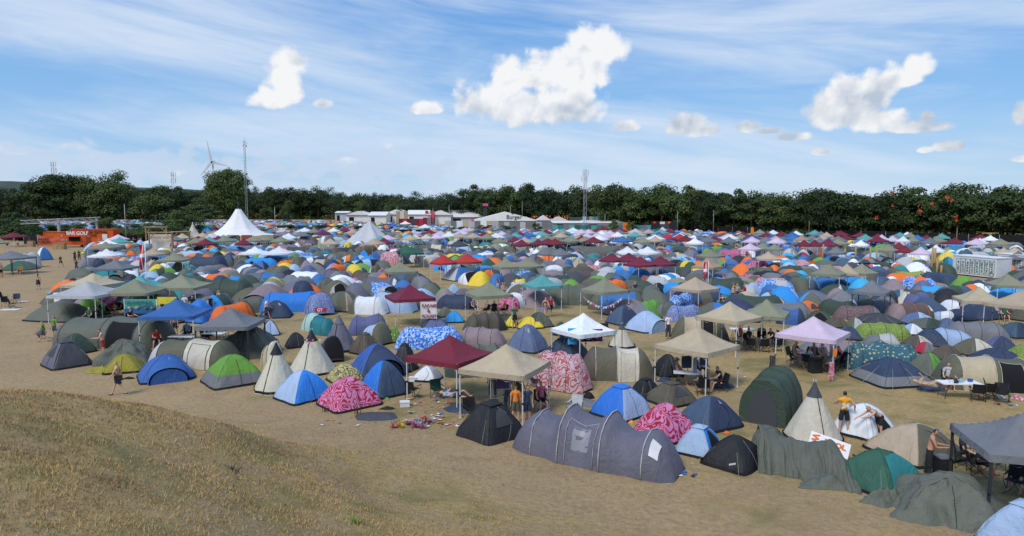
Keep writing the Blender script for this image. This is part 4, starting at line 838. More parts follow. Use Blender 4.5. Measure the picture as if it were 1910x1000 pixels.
# ------------------------------------------------------------------ the tents, read off the photograph
random.seed(11)
TT = '''
80 171 634 691|D|dg pg|-40|c n|charcoal dome tent with half-moon window at the left end of the front row
108 176 622 664|D|fk dk|-30||dark green dome tent behind the charcoal one at the left end
123 312 590 650|T|gg gg gg gg|-4|S O|long grey-green tunnel tent with open side door behind the shirtless man in red shorts
188 282 632 682|R|gg|10||grey-green covered tent left of the collapsed mustard tent
196 268 660 699|D|oy oy|20||half collapsed mustard tent beside the blond walking person
255 367 661 717|D|bl bl|32|p n t|blue dome tent with opened mesh porch in the front row
288 442 631 690|T|lg ol cr ol|-6|S|olive and white tunnel tent with pale centre door behind the blue dome
377 497 661 727|D|br br|40|v|bright green dome tent with grey lower band in the front row
415 514 607 668|R|gg|0||grey-green covered tent left of the black-capped teepees
486 524 597 628|D|nv lb|20||tiny blue dome tent standing alone on the path
531 576 620 651|D|bk|30||black dome tent behind the left black-capped teepee
481 555 640 735|K|cr bk|0||front cream teepee with black cap, nearest of the pair
544 622 617 702|K|cr bk|12||cream teepee with black cap and bunting, rear of the pair
480 534 636 690|Q|bg bg cr|-40||beige arched tent behind the front teepee
589 646 626 678|Q|pg dg ch|-62|O|grey arched tent with dark open mouth beside the rear teepee
562 622 584 620|Q|te mi|150||mint pop-up tent with dark edge left of the grey pointed tent
572 630 592 627|T|te te te|-40||teal tunnel tent left of the grey pointed tent
597 641 598 626|Q|bg lb|140||beige and light blue pop-up tent left of the grey pointed tent
604 664 588 658|K|pg pg|8||grey pointed teepee with a pale window panel
651 723 587 626|T|pb pb pg|8||periwinkle blue tent behind the grey pointed tent
666 735 601 646|Q|lb lb ol|-35|T|light blue and olive arched tent right of the grey pointed tent
722 751 609 641|D|P9 P9|20||green spotted dome tent behind the black dome
653 711 620 664|D|ob ob|-35|c|black-brown dome tent with vent hood behind the big blue dome
651 760 642 708|D|bl nv|28|p O|big blue dome tent with wide open porch behind the front row
671 763 673 746|D|bb sb|42||blue and grey-blue dome tent left of the front maroon gazebo
608 680 677 718|D|P3|35||
514 621 690 756|D|lb bb|48||light blue and blue dome tent, front row right of the teepees
592 713 703 771|D|P1|40|w|pink and red squiggle dome tent beside the pile of garlands
741 862 608 653|T|P4 P4 P4|6||tent covered with blue and white floral cloth
852 943 609 646|T|mv mv mv mv|-14||
864 946 583 621|T|ch ob ob ob|200||black and olive hooped tunnel tent behind the mauve tunnel
732 779 640 695|D|bk ch|-20|c|black dome tent behind the front maroon gazebo
771 824 682 714|D|lg wh|-15|z|small white dome tent under the front maroon gazebo
784 838 591 614|D|nv pb|15||
829 866 581 603|D|bb|10||
815 846 572 593|D|gg|30||
832 952 640 705|T|dk gg gg dk|10||dark green tunnel tent behind the two front gazebos
962 1013 591 614|D|ye ye|10||yellow dome tent beside the dark green dome
941 968 589 612|D|bl ye|-20||small blue and yellow dome tent
979 1032 582 613|D|dk gg|25||
945 1022 605 660|D|pb pb|-30|w t|periwinkle blue dome tent behind the front beige gazebo
1007 1104 625 688|D|nv nv|-32|w t|large navy dome tent right of the periwinkle one
985 1104 652 735|T|P2 P2 P2 P2|-38||pink and rust squiggle tunnel tent right of the front beige gazebo
1030 1063 601 628|D|dk|40||
1138 1181 604 651|K|cr dg|10||small cream teepee with dark cap beside the white gazebo
1131 1195 570 608|D|sb nv|30|t|
1167 1243 580 622|D|lb lb|35|p|pale blue dome tent with a blue porch by the standing woman
1187 1232 558 583|Q|br br|10||bright green tent under a green sheet by the orange dome
1219 1264 562 591|Q|gr gg|-30||
1240 1309 568 601|T|P5 P5 P5|15||
1292 1333 567 587|D|or|10||
1253 1356 588 639|T|ol bg ol ol|-12|T S O|olive tunnel tent with beige rimmed opening behind the beige gazebo
1082 1216 645 713|T|ob ol cr ol|-5|T S|olive tunnel tent with white door panel left of the beige gazebo with towels
1218 1273 661 705|D|bk ch|20||black dome tent under the beige gazebo with towels
1102 1214 716 788|D|bb lb|42|c|blue and light blue dome tent behind the long grey tunnel tent
1175 1233 704 748|D|bk|30|c|black dome tent behind the blue and light blue dome
1205 1298 711 762|D|ob ob|30|c n|brown-black dome tent with half-moon window
1268 1380 739 808|D|sb nv|28|t z|steel blue dome tent with mesh slit, right of the squiggle dome
852 980 747 837|D|bk|45|c n z|large black dome tent with half-moon window behind the mound path
1548 1667 752 824|D|lb nv wh wh|38|D|white dome tent being put up by two people
1182 1299 752 832|D|P1|30|w|pink and red squiggle dome tent behind the long grey tunnel tent
1256 1351 792 858|D|lb bb|55|D c|small light blue and blue dome tent with open door
1307 1431 812 886|D|bk|45||black dome tent with pale emblem in the front row
1370 1513 687 795|T|dk dk dk dk|236|F|tall dark green tunnel tent behind the front right teepee
1470 1560 714 832|K|cr dg|20||tall cream teepee with dark cap, nearest on the right
1628 1782 790 872|D|bg ol|20|z|beige and olive dome tent behind the man in the blue cap
1557 1716 838 932|D|fg fg|32|s|dark green dome tent with a teal sheet thrown over it
1655 1877 883 1003|R|gg|-24||large tent under a grey-green tarpaulin, nearest the camera
1826 1990 935 1060|D|lb lb|30|c|pale blue tent cut off by the lower right corner
1380 1500 795 874|R|gg|-30||grey-green draped tent behind the black dome with the emblem
1573 1711 637 696|T|P6 P6 P6 P6|-12||teal floral tunnel tent beside the lilac gazebo
1604 1719 668 724|D|nv nv|10|g v|navy dome tent with pale guy lines standing free
1689 1765 657 706|D|gg br|35||grey and green dome tent behind the navy one with guy lines
1738 1790 643 675|D|ob|20||
1779 1851 631 667|D|ol cr|20||
1819 1903 650 685|D|nv|-10||navy dome tent behind the long green tunnel with beige middle
1752 1925 663 736|T|ol bg ol ol|-14|S O T|long green tunnel tent with beige middle beside the white table
1880 1932 643 684|D|P7|0||
1837 1896 627 659|D|pb nv|-20||
1736 1816 612 648|Q|lb lb lb|165||
1701 1768 613 649|D|nv nv|-25|z|
1596 1693 601 636|T|P7 P7 P7 P7|-10||
1682 1719 604 626|D|lb wh|10||
1610 1675 621 646|Q|gr lg|-20||
1681 1738 625 651|D|ob cr|30||
1709 1743 646 662|D|rd gr|10||
1769 1871 599 636|T|gr gr gr gr|-14||
1867 1925 601 632|D|sb nv|10||
1701 1760 593 615|D|gg dk|10||
1679 1741 582 608|D|pb lb|25|w|
1733 1783 579 599|Q|lb wh|-30||
1759 1811 576 600|D|nv|10|t|
1747 1784 593 616|D|pb|-15||
1651 1738 564 598|T|mv bn bn bn|8|E|brown tunnel tent with orange hoops and orange window
1558 1641 569 599|T|P8 P8 gr|-14||
1601 1672 584 606|D|dg dg|10|g|
1539 1581 598 613|D|ob|10||
1575 1611 593 615|D|ol lg|20||
1556 1609 609 636|D|sb nv|-20||
1490 1612 637 672|T|gr mv mv|-10||brown-grey tunnel tent behind the lilac gazebo
1477 1535 561 588|D|or or|25|n|orange dome tent with green vent flap behind the sage gazebo
1497 1557 579 604|D|dk dk|-20|D|
1528 1569 564 586|D|pg pg|20|t|
1449 1501 575 608|T|nv bl nv|-30||
1440 1491 568 588|D|ol bg|10||
1760 1862 558 582|T|wh wh lg|4||
1857 1925 568 590|D|pg|15||
43 80 469 500|Q|lg lg lg|-50|T|
33 62 472 497|Q|gr lg|-50||
66 99 461 486|D|bl wh|-40||blue and white dome tent at the left edge of the dirt road
13 66 486 505|D|gg fg|10||
214 240 457 479|T|dk dk dk|-40||
230 260 467 490|D|or or|20||
168 204 482 514|T|bg nv nv|-50||
200 234 512 534|Q|ch ch|-70|O T|
226 262 511 534|Q|dg lg|-70|T|
183 221 515 534|Q|wh lg|-70|T|
200 226 505 521|D|bk|10||
250 290 505 519|D|gr|10||
265 322 517 535|T|gg gg gg|0||
140 199 560 582|D|gg ol|-10||olive dome tent under the white gazebo on the left
372 471 519 562|T|dk dk dk dk|-3||long dark green tunnel tent behind the sage gazebo
354 424 475 509|T|nv nv nv|-8||big navy tunnel tent behind the red dome
414 441 474 499|D|nv sb|10||
367 401 499 512|D|rd rd|10||
320 411 507 525|T|lb wh ol wh|-2||
409 437 497 519|Q|bl bl ol|-60||
423 451 500 520|K|pg pg|0|x|
433 469 485 507|D|gr dg|20|z|
457 480 481 497|D|or|20||
433 457 469 483|D|or|0||
475 502 486 507|D|nv bl|-10||
499 530 480 501|D|lb gg|20||
503 548 495 521|Q|gg gg|-50|T|
537 573 479 507|T|tn ol|-60|T|
566 592 471 486|D|cy|10||
572 601 480 492|D|tn|10||
556 596 494 521|D|pb pb|-25||
455 533 507 532|T|pg pg bl pg|-2||
484 555 518 535|T|P6 P6 P6|2||
458 545 529 577|D|mv mv|-8|p n z|large brown-pink dome tent with tall arched front
538 594 524 569|T|dg nv nv|-62||
584 632 518 551|Q|lg gg|-50||
560 628 544 590|Q|P5 P5 P5|-55|w|blue and white speckled arched tent with a red tag
610 650 528 567|Q|wh lg|-55|O T|
626 664 545 583|D|bg ol|-30||
397 438 546 573|D|gr dg|20||
432 480 560 594|D|dk dk|30|z|
486 545 560 595|D|nv nv|10|w|navy dome tent behind the tiny blue dome
571 652 503 527|T|pg pg pg pg|-4||
580 640 482 505|T|ol bg ol or|-4||
590 632 473 486|Q|wh|10||
548 592 439 458|D|pg pg|15|w|
590 626 438 457|Q|lg wh gr|-30||
608 634 449 462|D|nv|10||
629 656 448 461|D|lb|10||
530 579 459 480|T|gg dg gg|8||
577 604 461 471|D|mi|10||
671 753 515 551|T|pg pg pg|-12|E|
693 748 533 563|Q|wh lg wh|-45|O T|
651 724 551 588|T|gg wh wh|-14|T|
650 675 518 533|D|pk|10||
655 686 523 546|D|wh lb|20||
745 806 508 538|D|nv dg|-20||
792 825 527 546|D|nv dk|20||
806 848 537 568|D|br br|25|p n|bright green dome tent between the maroon and sage gazebos
832 860 530 550|D|lb|20||
848 880 538 552|D|pg|10||
813 890 549 578|T|nv nv nv|-14||
686 713 493 515|Q|wh ol|-40||
706 735 495 514|T|gg gg|-40||
665 690 499 516|D|bb nv|20||
640 670 498 518|D|dk|10||
640 662 505 524|D|mv|10||
640 674 474 501|T|wh or ol bb|-20||
708 754 467 494|T|PA PA PA|-12||
687 712 469 487|D|bl|20||
668 690 467 481|D|dk bb|10||
645 664 464 480|D|gg|10||
825 893 494 525|D|lg bl|35||
850 897 506 531|Q|wh wh|-60|O|
892 930 503 530|D|or or|20||
887 932 482 509|D|bl fg|20||
798 836 485 500|D|bb|10||
780 832 455 472|T|ol ol cr ol|-4||
840 884 455 470|T|ol cr ol|-4||
744 770 443 458|Q|lb wh|-30||
758 776 447 459|D|pk|10||
885 925 468 482|Q|bl lb wh|-20||
923 960 470 484|T|ol wh|-30||
1027 1073 482 513|T|pb mv bl|-42||
1015 1052 494 522|B|wh lg|8||
1057 1101 478 510|K|bg|15|x|cream pyramid tent left of the row of four maroon gazebos
955 984 519 546|T|or ye ye|-30||
1065 1114 505 533|B|bn bn|6||brown boxy cabin tent behind the turquoise gazebo
1112 1145 510 528|T|nv pb|-20||
1046 1070 511 526|D|P4|10||
1093 1122 499 512|D|br|10||
1114 1145 503 518|D|pb gr|10||
1010 1110 530 570|T|gg gg gg gg|-6||big grey-green tunnel tent beside the turquoise gazebo
1145 1187 506 526|D|rd gr|30||
1165 1202 515 528|D|or|10||
1192 1232 513 533|T|dr dr dr|-14||
1145 1210 524 537|R|dk|0||
1207 1248 527 552|D|dk bk|20||
1245 1285 517 535|Q|lb wh|10||
1141 1188 546 563|D|lb bb|20||
1230 1264 544 562|D|dg|30||
1078 1158 458 482|T|gg gg gg|5||
1090 1116 476 494|T|dk|30||
1254 1286 468 490|K|cr|10||
1228 1262 508 528|T|P8 P8|-10||
995 1032 472 491|T|ol cr ol|-20||
985 1020 478 494|D|dr nv|10||
1339 1382 465 484|T|pk pk pk|-5||bright pink tunnel tent beside the lilac gazebo
1379 1402 466 484|T|PA PA|-8||
1283 1308 472 487|D|PC pu|10||
1400 1446 496 526|T|ol ol ol|-25||
1449 1512 495 510|T|gg dk gg|-4||
1432 1458 506 523|D|lb wh|-10||
1376 1400 498 515|D|lb|20||
1402 1473 517 548|T|P2 P2 P2|-24||
1462 1497 507 534|B|gg lg|5||
1485 1552 512 538|T|te P6 P6|-6||
1312 1392 516 557|T|gg dk dk|-26||
1383 1422 527 553|D|lb lb|30||
1366 1404 515 530|D|lb wh|20||
1402 1441 527 547|D|nv|20||
1417 1461 539 562|D|sb lb|40||
1454 1492 539 564|D|sb lb|40||
1478 1552 541 564|D|sb pg|-10||
1390 1427 550 566|D|lb|20||
1381 1415 555 579|D|ol bg|30||
1430 1472 554 579|D|ob bg|-20|z|
1323 1348 512 523|T|PA PA|-5||
1552 1579 531 567|K|cr|0|x|cream cloth cone standing beside the sage gazebos
1300 1345 498 517|D|nv|10||
1345 1378 503 520|D|ob gg|10||
1290 1315 497 512|D|bl nv|10||
1266 1300 513 530|D|nv gr|10||
1673 1705 536 569|K|cr dg|0||small cream teepee with dark cap beside the bright blue tent
1700 1774 532 562|T|gr cy cy|-20||bright blue tent with a raised porch beside the small teepee
1653 1702 540 562|D|sb lg|20||
1663 1729 505 532|T|P7 yg yg|-20||
1668 1700 514 535|D|ol|10||
1646 1672 509 531|D|sb|20||
1725 1772 527 542|T|PB PB|-10||
1766 1810 532 551|D|ol yg|20||
1795 1828 525 544|D|bl|20||
1634 1664 477 495|D|nv gr|20||
1755 1780 478 496|T|te cy|-30||
1664 1688 480 494|Q|gr|10||
1686 1712 479 492|D|ye|10||
1520 1545 470 486|D|rd nv|30||
1540 1566 469 486|D|sb gr|10||
1484 1510 470 487|D|nv rd|10||
1560 1592 470 484|T|gr dg|10||
'''
SPARE = {'fk': 'dk'}
for ln in TT.strip().split('\n'):
    q = ln.split('|'); a = [float(v) for v in q[0].split()]
    cols = ' '.join(SPARE.get(c, c) for c in q[2].split()); op = q[4].replace(' ', '')
    trim = 'or' if 'orange hoops' in q[5] else ('cr' if 'T' in op else ('bk' if q[2].split()[0] in ('P6', 'P7', 'P8', 'ch') else 'dg'))
    tent(*a, q[1], cols, float(q[3]), op, trim, q[5] or None, skirt='gr' if 'v' in op else 'bk')
# the long grey tunnel tent nearest the camera
tent(950, 1264, 764, 904, 'T', 'pg pg pg pg pg', -29, 'TSWE', 'lg', stations=[(0, .42, .05), (.17, .80, .78), (.36, 1, 1.0), (.61, 1, .97), (.84, .86, .78), (1, .55, .05)], ratio=.42, spoken= 'very long purple-grey tunnel tent with pale hoops, nearest of all tunnel tents')

# ------------------------------------------------------------------ the gazebos
GG = '''
750 911 839 624 mr 850 w|maroon gazebo in the front row beside the beige one
857 1028 943 641 bg 974 w|beige gazebo in the front row with people standing under it
1029 1149 1088 583 wh 1077 w|white gazebo with a dark printed cloth hanging from it|s
1218 1376 1301 608 bg 1293 w|beige gazebo with blue towels hanging over a table
1301 1424 1361 562 bg 1357 w|beige gazebo behind the one with hanging towels
1385 1485 1430 557 sg 1450 w|sage green gazebo joined to the rear beige gazebo
1445 1591 1518 589 li 1524 w|lilac gazebo with a circle of seated people
276 381 327 556 bl 285 w|bright blue gazebo on the left side
113 210 162 524 lg 205 w|white gazebo on the left joined to the sage gazebos
128 217 173 509 bg 200 w|beige gazebo behind the left white gazebo
208 297 252 520 sg 213 w|sage green gazebo above the green banner
215 298 260 514 tl 225 w|turquoise gazebo mostly hidden behind the sage one above the green banner
296 383 338 512 sg 300 w|sage green gazebo above the yellow banner
300 353 324 470 sg 305 w|
382 481 430 572 gr 385 d|grey gazebo beside the bright blue gazebo|S
187 248 215 483 gr 190 d|grey gazebo on dark legs beside the dirt road|S
-38 50 20 467 gr 40 d|grey gazebo cut off by the left edge|S
173 221 197 450 sg 176 w|
172 222 198 463 wh 176 w|white gazebo in front of the orange container|s
272 312 285 461 bg 275 w|
-15 19 -2 443 sg 5 w|
4 47 25 433 mr 40 w|maroon gazebo at the far left by the orange container
351 390 370 440 mr 388 w|left maroon gazebo under the peaked marquee
389 429 407 439 mr 391 w|right maroon gazebo under the peaked marquee
455 493 473 439 sg 458 w|
448 498 475 459 wh 452 w|white gazebo with blue print, left of the pair|s
492 546 520 459 wh 495 w|white gazebo with blue print, right of the pair|s
513 548 532 430 gr 515 d|
543 578 560 431 gr 545 d|
550 583 568 424 wh 553 w|
611 634 622 424 wh 612 w|
715 815 764 530 mr 745 w|maroon gazebo with a painted white banner beneath it
711 781 747 488 sg 729 w|
733 768 757 455 fg 735 w|
745 794 768 459 fg 755 w|
867 959 911 525 sg 894 w|
910 965 943 481 sg 928 w|
955 1015 983 480 sg 972 w|
798 847 827 475 rd 819 w||f
846 899 872 473 rd 860 w||f
836 874 855 447 dg 858 d|
906 943 925 434 wh 914 w|
916 949 932 442 sg 925 w|
800 832 815 435 li 810 w|
843 885 862 429 li 858 w|
852 884 868 424 li 866 w|
765 786 775 436 cr 770 w|
784 805 795 436 cr 790 w|
773 807 793 418 wh 780 w|
721 745 733 416 bl 724 w|
745 767 756 412 wh 748 w|
671 706 690 430 mr 674 w|
696 738 716 443 mr 703 w|
632 661 643 423 mr 634 w|
960 996 973 446 mr 968 w|
992 1024 1004 445 mr 999 w|
944 972 960 440 mr 950 w|
1110 1159 1141 471 mr 1136 w|leftmost of the row of four maroon gazebos
1140 1195 1173 471 mr 1162 w|second from left of the row of four maroon gazebos
1168 1228 1194 478 mr 1190 w|third from left of the row of four maroon gazebos
1208 1262 1232 477 mr 1225 w|rightmost of the row of four maroon gazebos
974 1048 1011 511 tl 997 w|turquoise gazebo with a bunting edge
1084 1174 1128 519 sg 1118 w|sage green gazebo with heart bunting hanging from it
1023 1055 1036 441 sg 1036 w|
1046 1083 1065 440 sg 1056 w|
1005 1034 1020 437 sg 1012 w|
1078 1108 1095 434 li 1090 w|
1100 1130 1115 433 li 1112 w|
1122 1147 1132 434 li 1130 w|
1028 1053 1040 427 wh 1035 w|
1053 1083 1069 424 wh 1060 w|
1142 1180 1161 440 bl 1158 w|
1183 1220 1200 442 sg 1196 w|
1208 1236 1222 440 bg 1218 w|
1151 1189 1170 459 wh 1158 w||s
1187 1228 1208 459 wh 1196 w||s
1171 1199 1185 426 li 1176 w|
1227 1247 1236 423 li 1240 w|
1218 1238 1228 425 fg 1222 w|
1194 1222 1208 424 bl 1200 w|
1178 1206 1192 431 bg 1184 w|
1138 1166 1152 432 wh 1144 w|
994 1034 1020 461 gr 1010 d||f
1028 1068 1045 462 gr 1044 d||f
1100 1130 1114 425 mr 1108 w|
1122 1152 1125 421 mr 1134 w|
1138 1170 1155 424 mr 1148 w|
1232 1258 1245 436 rd 1240 w||f
1254 1282 1268 436 rd 1262 w||f
1250 1341 1297 516 bg 1290 w|beige gazebo with a crowd standing beside it
1290 1351 1320 481 tn 1322 w|
1299 1353 1325 464 sg 1322 w|
1377 1423 1399 453 li 1399 w|
1408 1440 1422 452 sg 1420 w|
1433 1468 1445 453 sg 1455 w|
1410 1458 1433 468 bg 1450 w|
1510 1585 1547 492 sg 1550 w|left sage gazebo over the seated crowd
1560 1606 1580 491 bg 1590 w|
1588 1645 1608 491 sg 1610 w|
1480 1512 1500 447 mr 1494 w|
1504 1536 1520 447 mr 1518 w|
1530 1558 1545 447 mr 1545 w|
1470 1501 1485 430 wh 1486 w|
1478 1510 1496 438 tn 1492 w|
1500 1530 1515 437 gr 1516 d|
1526 1557 1542 432 bg 1548 w|
1346 1382 1363 436 wh 1365 w||s
1590 1624 1606 447 wh 1608 w|
1627 1652 1645 437 li 1640 w|
1650 1675 1665 439 li 1664 w|
1670 1703 1685 440 wh 1690 w|
1695 1722 1703 440 sg 1712 w|
1639 1671 1658 455 sg 1656 w|
1665 1703 1688 457 mr 1686 w|
1665 1690 1677 451 mr 1680 w|
1693 1740 1718 460 li 1720 w|lilac gazebo left of the white containers
1727 1765 1746 456 wh 1748 w|
1858 1892 1873 460 bg 1880 w|
1880 1912 1893 459 bg 1902 w|
1872 1925 1900 467 gr 1905 d|
1590 1669 1627 521 gr 1634 d|grey gazebo on dark legs beside the small cream teepee|S
1836 1902 1880 510 sg 1890 w|
1890 1960 1925 512 sg 1935 w|
1774 1862 1827 534 bg 1840 w|beige gazebo on the right edge, left of the joined pair
1840 1965 1904 541 bg 1895 w|beige gazebo on the right edge, right of the joined pair
1543 1575 1560 459 gr 1560 d|
1787 2000 1912 766 gr 1960 d|large grey gazebo at the right edge over seated people|S
'''
GZ = []
for ln in GG.strip().split('\n'):
    q = ln.split('|'); a = q[0].split()
    GZ.append(gazebo(float(a[0]), float(a[1]), float(a[2]), float(a[3]), a[4], float(a[5]), a[6], spoken=q[1] or None, style=q[2] if len(q) > 2 else ''))

# ------------------------------------------------------------------ the tents farther off
PAL_W = 'gr gr gr gg gg gg ol ol ol ol dg dg nv nv sb sb bl lb lg lg pg pg pb dk dk ob ob bg ch ch or mv bb P2 P6 bk mv gg sg te lb wh wh lb bl bb or br cy ye P1 lg P4 wh or'.split()
PATHS = [[(0,452),(168,452),(172,505),(110,560),(112,620),(60,700),(-100,760),(-300,500)], [(205,468),(170,440),(255,440),(350,452),(345,462),(240,462)],
         [(545,457),(640,455),(650,468),(730,488),(700,505),(640,472),(555,468)], [(735,492),(800,497),(835,510),(905,540),(960,548),(950,585),(870,585),(760,535),(700,500)],
         [(480,592),(720,585),(900,580),(1110,572),(1180,580),(1120,620),(1040,600),(900,600),(700,612),(480,640)], [(1290,476),(1560,486),(1560,494),(1460,492),(1290,492)],
         [(1455,548),(1550,558),(1560,575),(1480,566)], [(1690,512),(1800,522),(1840,535),(1760,528),(1690,530)], [(1765,505),(1905,522),(1905,548),(1835,540),(1765,528)],
         [(390,430),(505,430),(520,460),(380,460)], [(55,428),(260,428),(260,455),(55,455)]]
def inside(poly, x, y):
    c = False; n = len(poly)
    for i in range(n):
        (x1, y1), (x2, y2) = poly[i], poly[i - 1]
        if (y1 > y) != (y2 > y) and x < (x2 - x1) * (y - y1) / (y2 - y1) + x1: c = not c
    return c
for ox, oy, orr in ((XA(448,480,158), 158, 10), (XA(690,480,152), 152, 6), (XA(1840,500,97), 98, 9), (XA(180,440,160), 150, 12)): PLACED.append((ox, oy, orr))
def treefront(px): return interp([(-100,360),(240,340),(600,330),(860,235),(1130,205),(1290,212),(1480,172),(1700,160),(2000,140)], px)
CELL = {}
def free(x, y, r):
    cx, cy = int(x // 6), int(y // 6)
    for i in (-1, 0, 1):
        for j in (-1, 0, 1):
            for (a, b, c) in CELL.get((cx + i, cy + j), ()):
                if (a - x) ** 2 + (b - y) ** 2 < ((c + r) * .64) ** 2: return False
    return True
def put(x, y, r): CELL.setdefault((int(x // 6), int(y // 6)), []).append((x, y, r))
for x, y, r in PLACED:
    if r > 4.5:
        k = int(r // 3) + 1
        for i in range(-k, k + 1):
            for j in range(-k, k + 1):
                if i * i + j * j <= k * k: put(x + i * 3, y + j * 3, 2)
    else: put(x, y, r)
random.seed(5); cand = []
ypos = 46.0
while ypos < 345:
    st = 1.7 if ypos < 150 else 2.4; xx = -ypos * .80 + rnd()
    while xx < ypos * .80:
        x, y = xx + uni(-.7, .7), ypos + uni(-.7, .7); xx += st
        px, py = PX(Vector((x, y, 0)))
        if px < -40 or px > 1960 or y > treefront(px) - 6 or py > 600: continue
        if px < 470 and py > 403 and y < 225 and y > 150: continue
        if any(inside(P, px, py) for P in PATHS): continue
        if 1130 < px < 1240 and 406 < py < 418: continue
        w = uni(2.2, 4.2) if y < 160 else uni(2.4, 4.2)
        if nz(x * .045, y * .045, 7) < -.32 and y > 110: continue
        if free(x, y, w * .5): put(x, y, w * .5); cand.append((x, y, w))
    ypos += st

print('FAR', len(cand)); NEAR_N = max(0, 298 - len([1 for o, d in THINGS if o.get('category') == 'tent']))
random.seed(9)
def far_tent(x, y, w, gz_p):
    k = random.choice(PAL_W); k2 = random.choice(PAL_W) if rnd() < .35 else k; kind = random.choice('DDDDTTTTQ'); yaw = uni(-60, 60)
    if kind == 'T': w *= 1.3
    nm, kn = KN[kind]; sp = cname(k) + (' and ' + cname(k2) if k2 != k else '') + ' ' + kn
    t = thing(nm, 'tent', sp, (x, y, 0), R(yaw), 'tents pitched across the campsite'); H = uni(1.25, 1.75)
    if kind == 'D': dome(t, w, w * .9, H, [k, k2], rnd() * 50)
    elif kind == 'T': tunnel(t, w, w * .5, H, [k, k2, k], rnd() * 50)
    else: popup(t, w, w * .7, H, [k, k2], rnd() * 50)
gcount = 0
for i, (x, y, w) in enumerate(cand[:]):
    if i < NEAR_N: far_tent(x, y, w, 0); cand[i] = None
    elif rnd() < .15 and gcount < 130 and y > 120:
        gcount += 1; cand[i] = None; c = random.choice('sg sg sg mr mr mr mr wh wh li bg bg gr gr tl bl'.split()); px, py = PX(Vector((x, y, 3.1))); s = y / FPX
        gazebo(px - 2.0 / s, px + 2.0 / s, px, py, c, px + uni(-1, 1) / s, L=3.0)
# everything farther: tents too many and too small to tell apart
MASS_K = list(dict.fromkeys(PAL_W + ['wh'])); mb = MB()
for q in cand:
    if q is None: continue
    x, y, w = q; mi = MASS_K.index(random.choice(PAL_W)); H = uni(1.25, 1.8); a = uni(0, 3.14); kind = rnd()
    if kind < .5:
        fn = dome_fn(w, w * .9, H, rnd() * 50, wr=.01); nu, nv = 12, 4
        b = MB().grid(lambda u, v: fn(u * 2 * math.pi, max(.001, v)), nu, nv, mi, True)
    else:
        fn = tunnel_fn([(0, .55, .05), (.25, 1, .95), (.5, 1, 1), (.75, 1, .95), (1, .6, .05)], w * 1.3, w * .62, H, rnd() * 50, .06)
        m2 = MASS_K.index(random.choice(PAL_W)) if rnd() < .3 else mi
        b = MB().grid(lambda u, v: fn(u, v), 8, 7, lambda u, v: m2 if .25 < u < .5 else mi)
    mb.add(b.v, b.f, b.m, Matrix.Translation((x, y, 0)) @ Matrix.Rotation(a, 4, 'Z'))
mb.out('distant_tents', [fm(k) for k in MASS_K])['kind'] = 'stuff'

# ------------------------------------------------------------------ marquees, masts and far structures
M_mq = mat('marquee_canvas', (.74,.72,.70), .6, build=varied((.74,.72,.70), .05, .6, .01, 2)); M_mq2 = mat('grey_marquee_canvas', (.46,.47,.49), .6, build=varied((.46,.47,.49), .06, .6, .02, 2))
M_steelg = mat('galvanised_steel', (.36,.37,.38), .5, .3, build=varied((.36,.37,.38), .2, 1, 0)); M_orange = mat('orange_paint', (.62,.075,.012), .5, build=varied((.62,.075,.012), .12, .8, 0))
M_ink = mat('black_lettering', (.015,.015,.015), .7); M_wsign = mat('white_lettering', (.75,.75,.75), .6)
def pos(px, Y): return XA(px, 480, Y)
def star(cx, Y, Rr, zt, ze, name, m, spoken, points, depth, pole=True, cat='marquee', z0r=.6, pw=2.05):
    t = thing(name, cat, spoken, (cx, Y, 0)); n = points
    def f(u, v):
        a = u * 2 * math.pi; e = abs(math.sin(a * n / 2)); r1 = Rr * (1 - depth * e); r = z0r + (r1 - z0r) * v
        z = zt - (zt - ze) * (1 - (1 - v) ** pw) + e * depth * 1.3 * v ** 3; return Vector((math.cos(a) * r, math.sin(a) * r, z))
    MB().grid(f, n * 8, 14, 0, True).out('canopy', m, t)
    b = MB(); b.tube([(0, 0, 0), (0, 0, zt + .3)], .12, 8).out('mast', M_steelg, t)
    MB().tube([(0, 0, zt - .1), (0, 0, zt + .05)], z0r * 1.05, 14).out('top_ring', M_steelg, t, False)
    if pole:
        q = MB()
        for k in range(3): a = k * 2.1 + .3; q.tube([(math.cos(a) * z0r, math.sin(a) * z0r, zt), (0, 0, zt + 1.3)], .07, 5)
        q.tube([(0, 0, zt), (0, 0, zt + 1.5)], .1, 6); q.out('top_frame', M_dmetal, t)
        for k in range(n):
            a = 2 * math.pi * k / n; MB().tube([(math.cos(a) * Rr, math.sin(a) * Rr, 0), (math.cos(a) * Rr * .985, math.sin(a) * Rr * .985, ze)], .06, 5).out('side_pole', M_wood, t)
            MB().tube([(math.cos(a) * Rr * .99, math.sin(a) * Rr * .99, ze), (math.cos(a) * (Rr + 1.7), math.sin(a) * (Rr + 1.7), 0)], .02, 4).out('guy_line', M_guy, t)
    else:
        for k in range(n): a = 2 * math.pi * k / n; MB().tube([(math.cos(a) * Rr, math.sin(a) * Rr, ze), (math.cos(a) * (Rr + .5), math.sin(a) * (Rr + .5), 0)], .02, 4).out('guy_line', M_guy, t)
    return t
D0 = 158; star(pos(448, D0), D0, 8.1, ZH(448, 390, D0), 2.0, 'peaked_marquee', M_mq, 'big white peaked marquee rising above the camp on the left', 8, .10)
D1 = 152; star(pos(690, D1), D1, 6.3, ZH(690, 412, D1), .35, 'pointed_marquee', M_mq2, 'pale grey pointed marquee reaching to the ground behind maroon gazebos', 6, .25, False, z0r=.12, pw=1.2)
D2 = 165; star(pos(362, D2), D2, 2.6, ZH(362, 417, D2), 1.4, 'small_peaked_tent', mat('cream_canvas', (.50,.46,.38), .7), 'small cream pointed tent left of the big white marquee', 6, .10, False, z0r=.1)
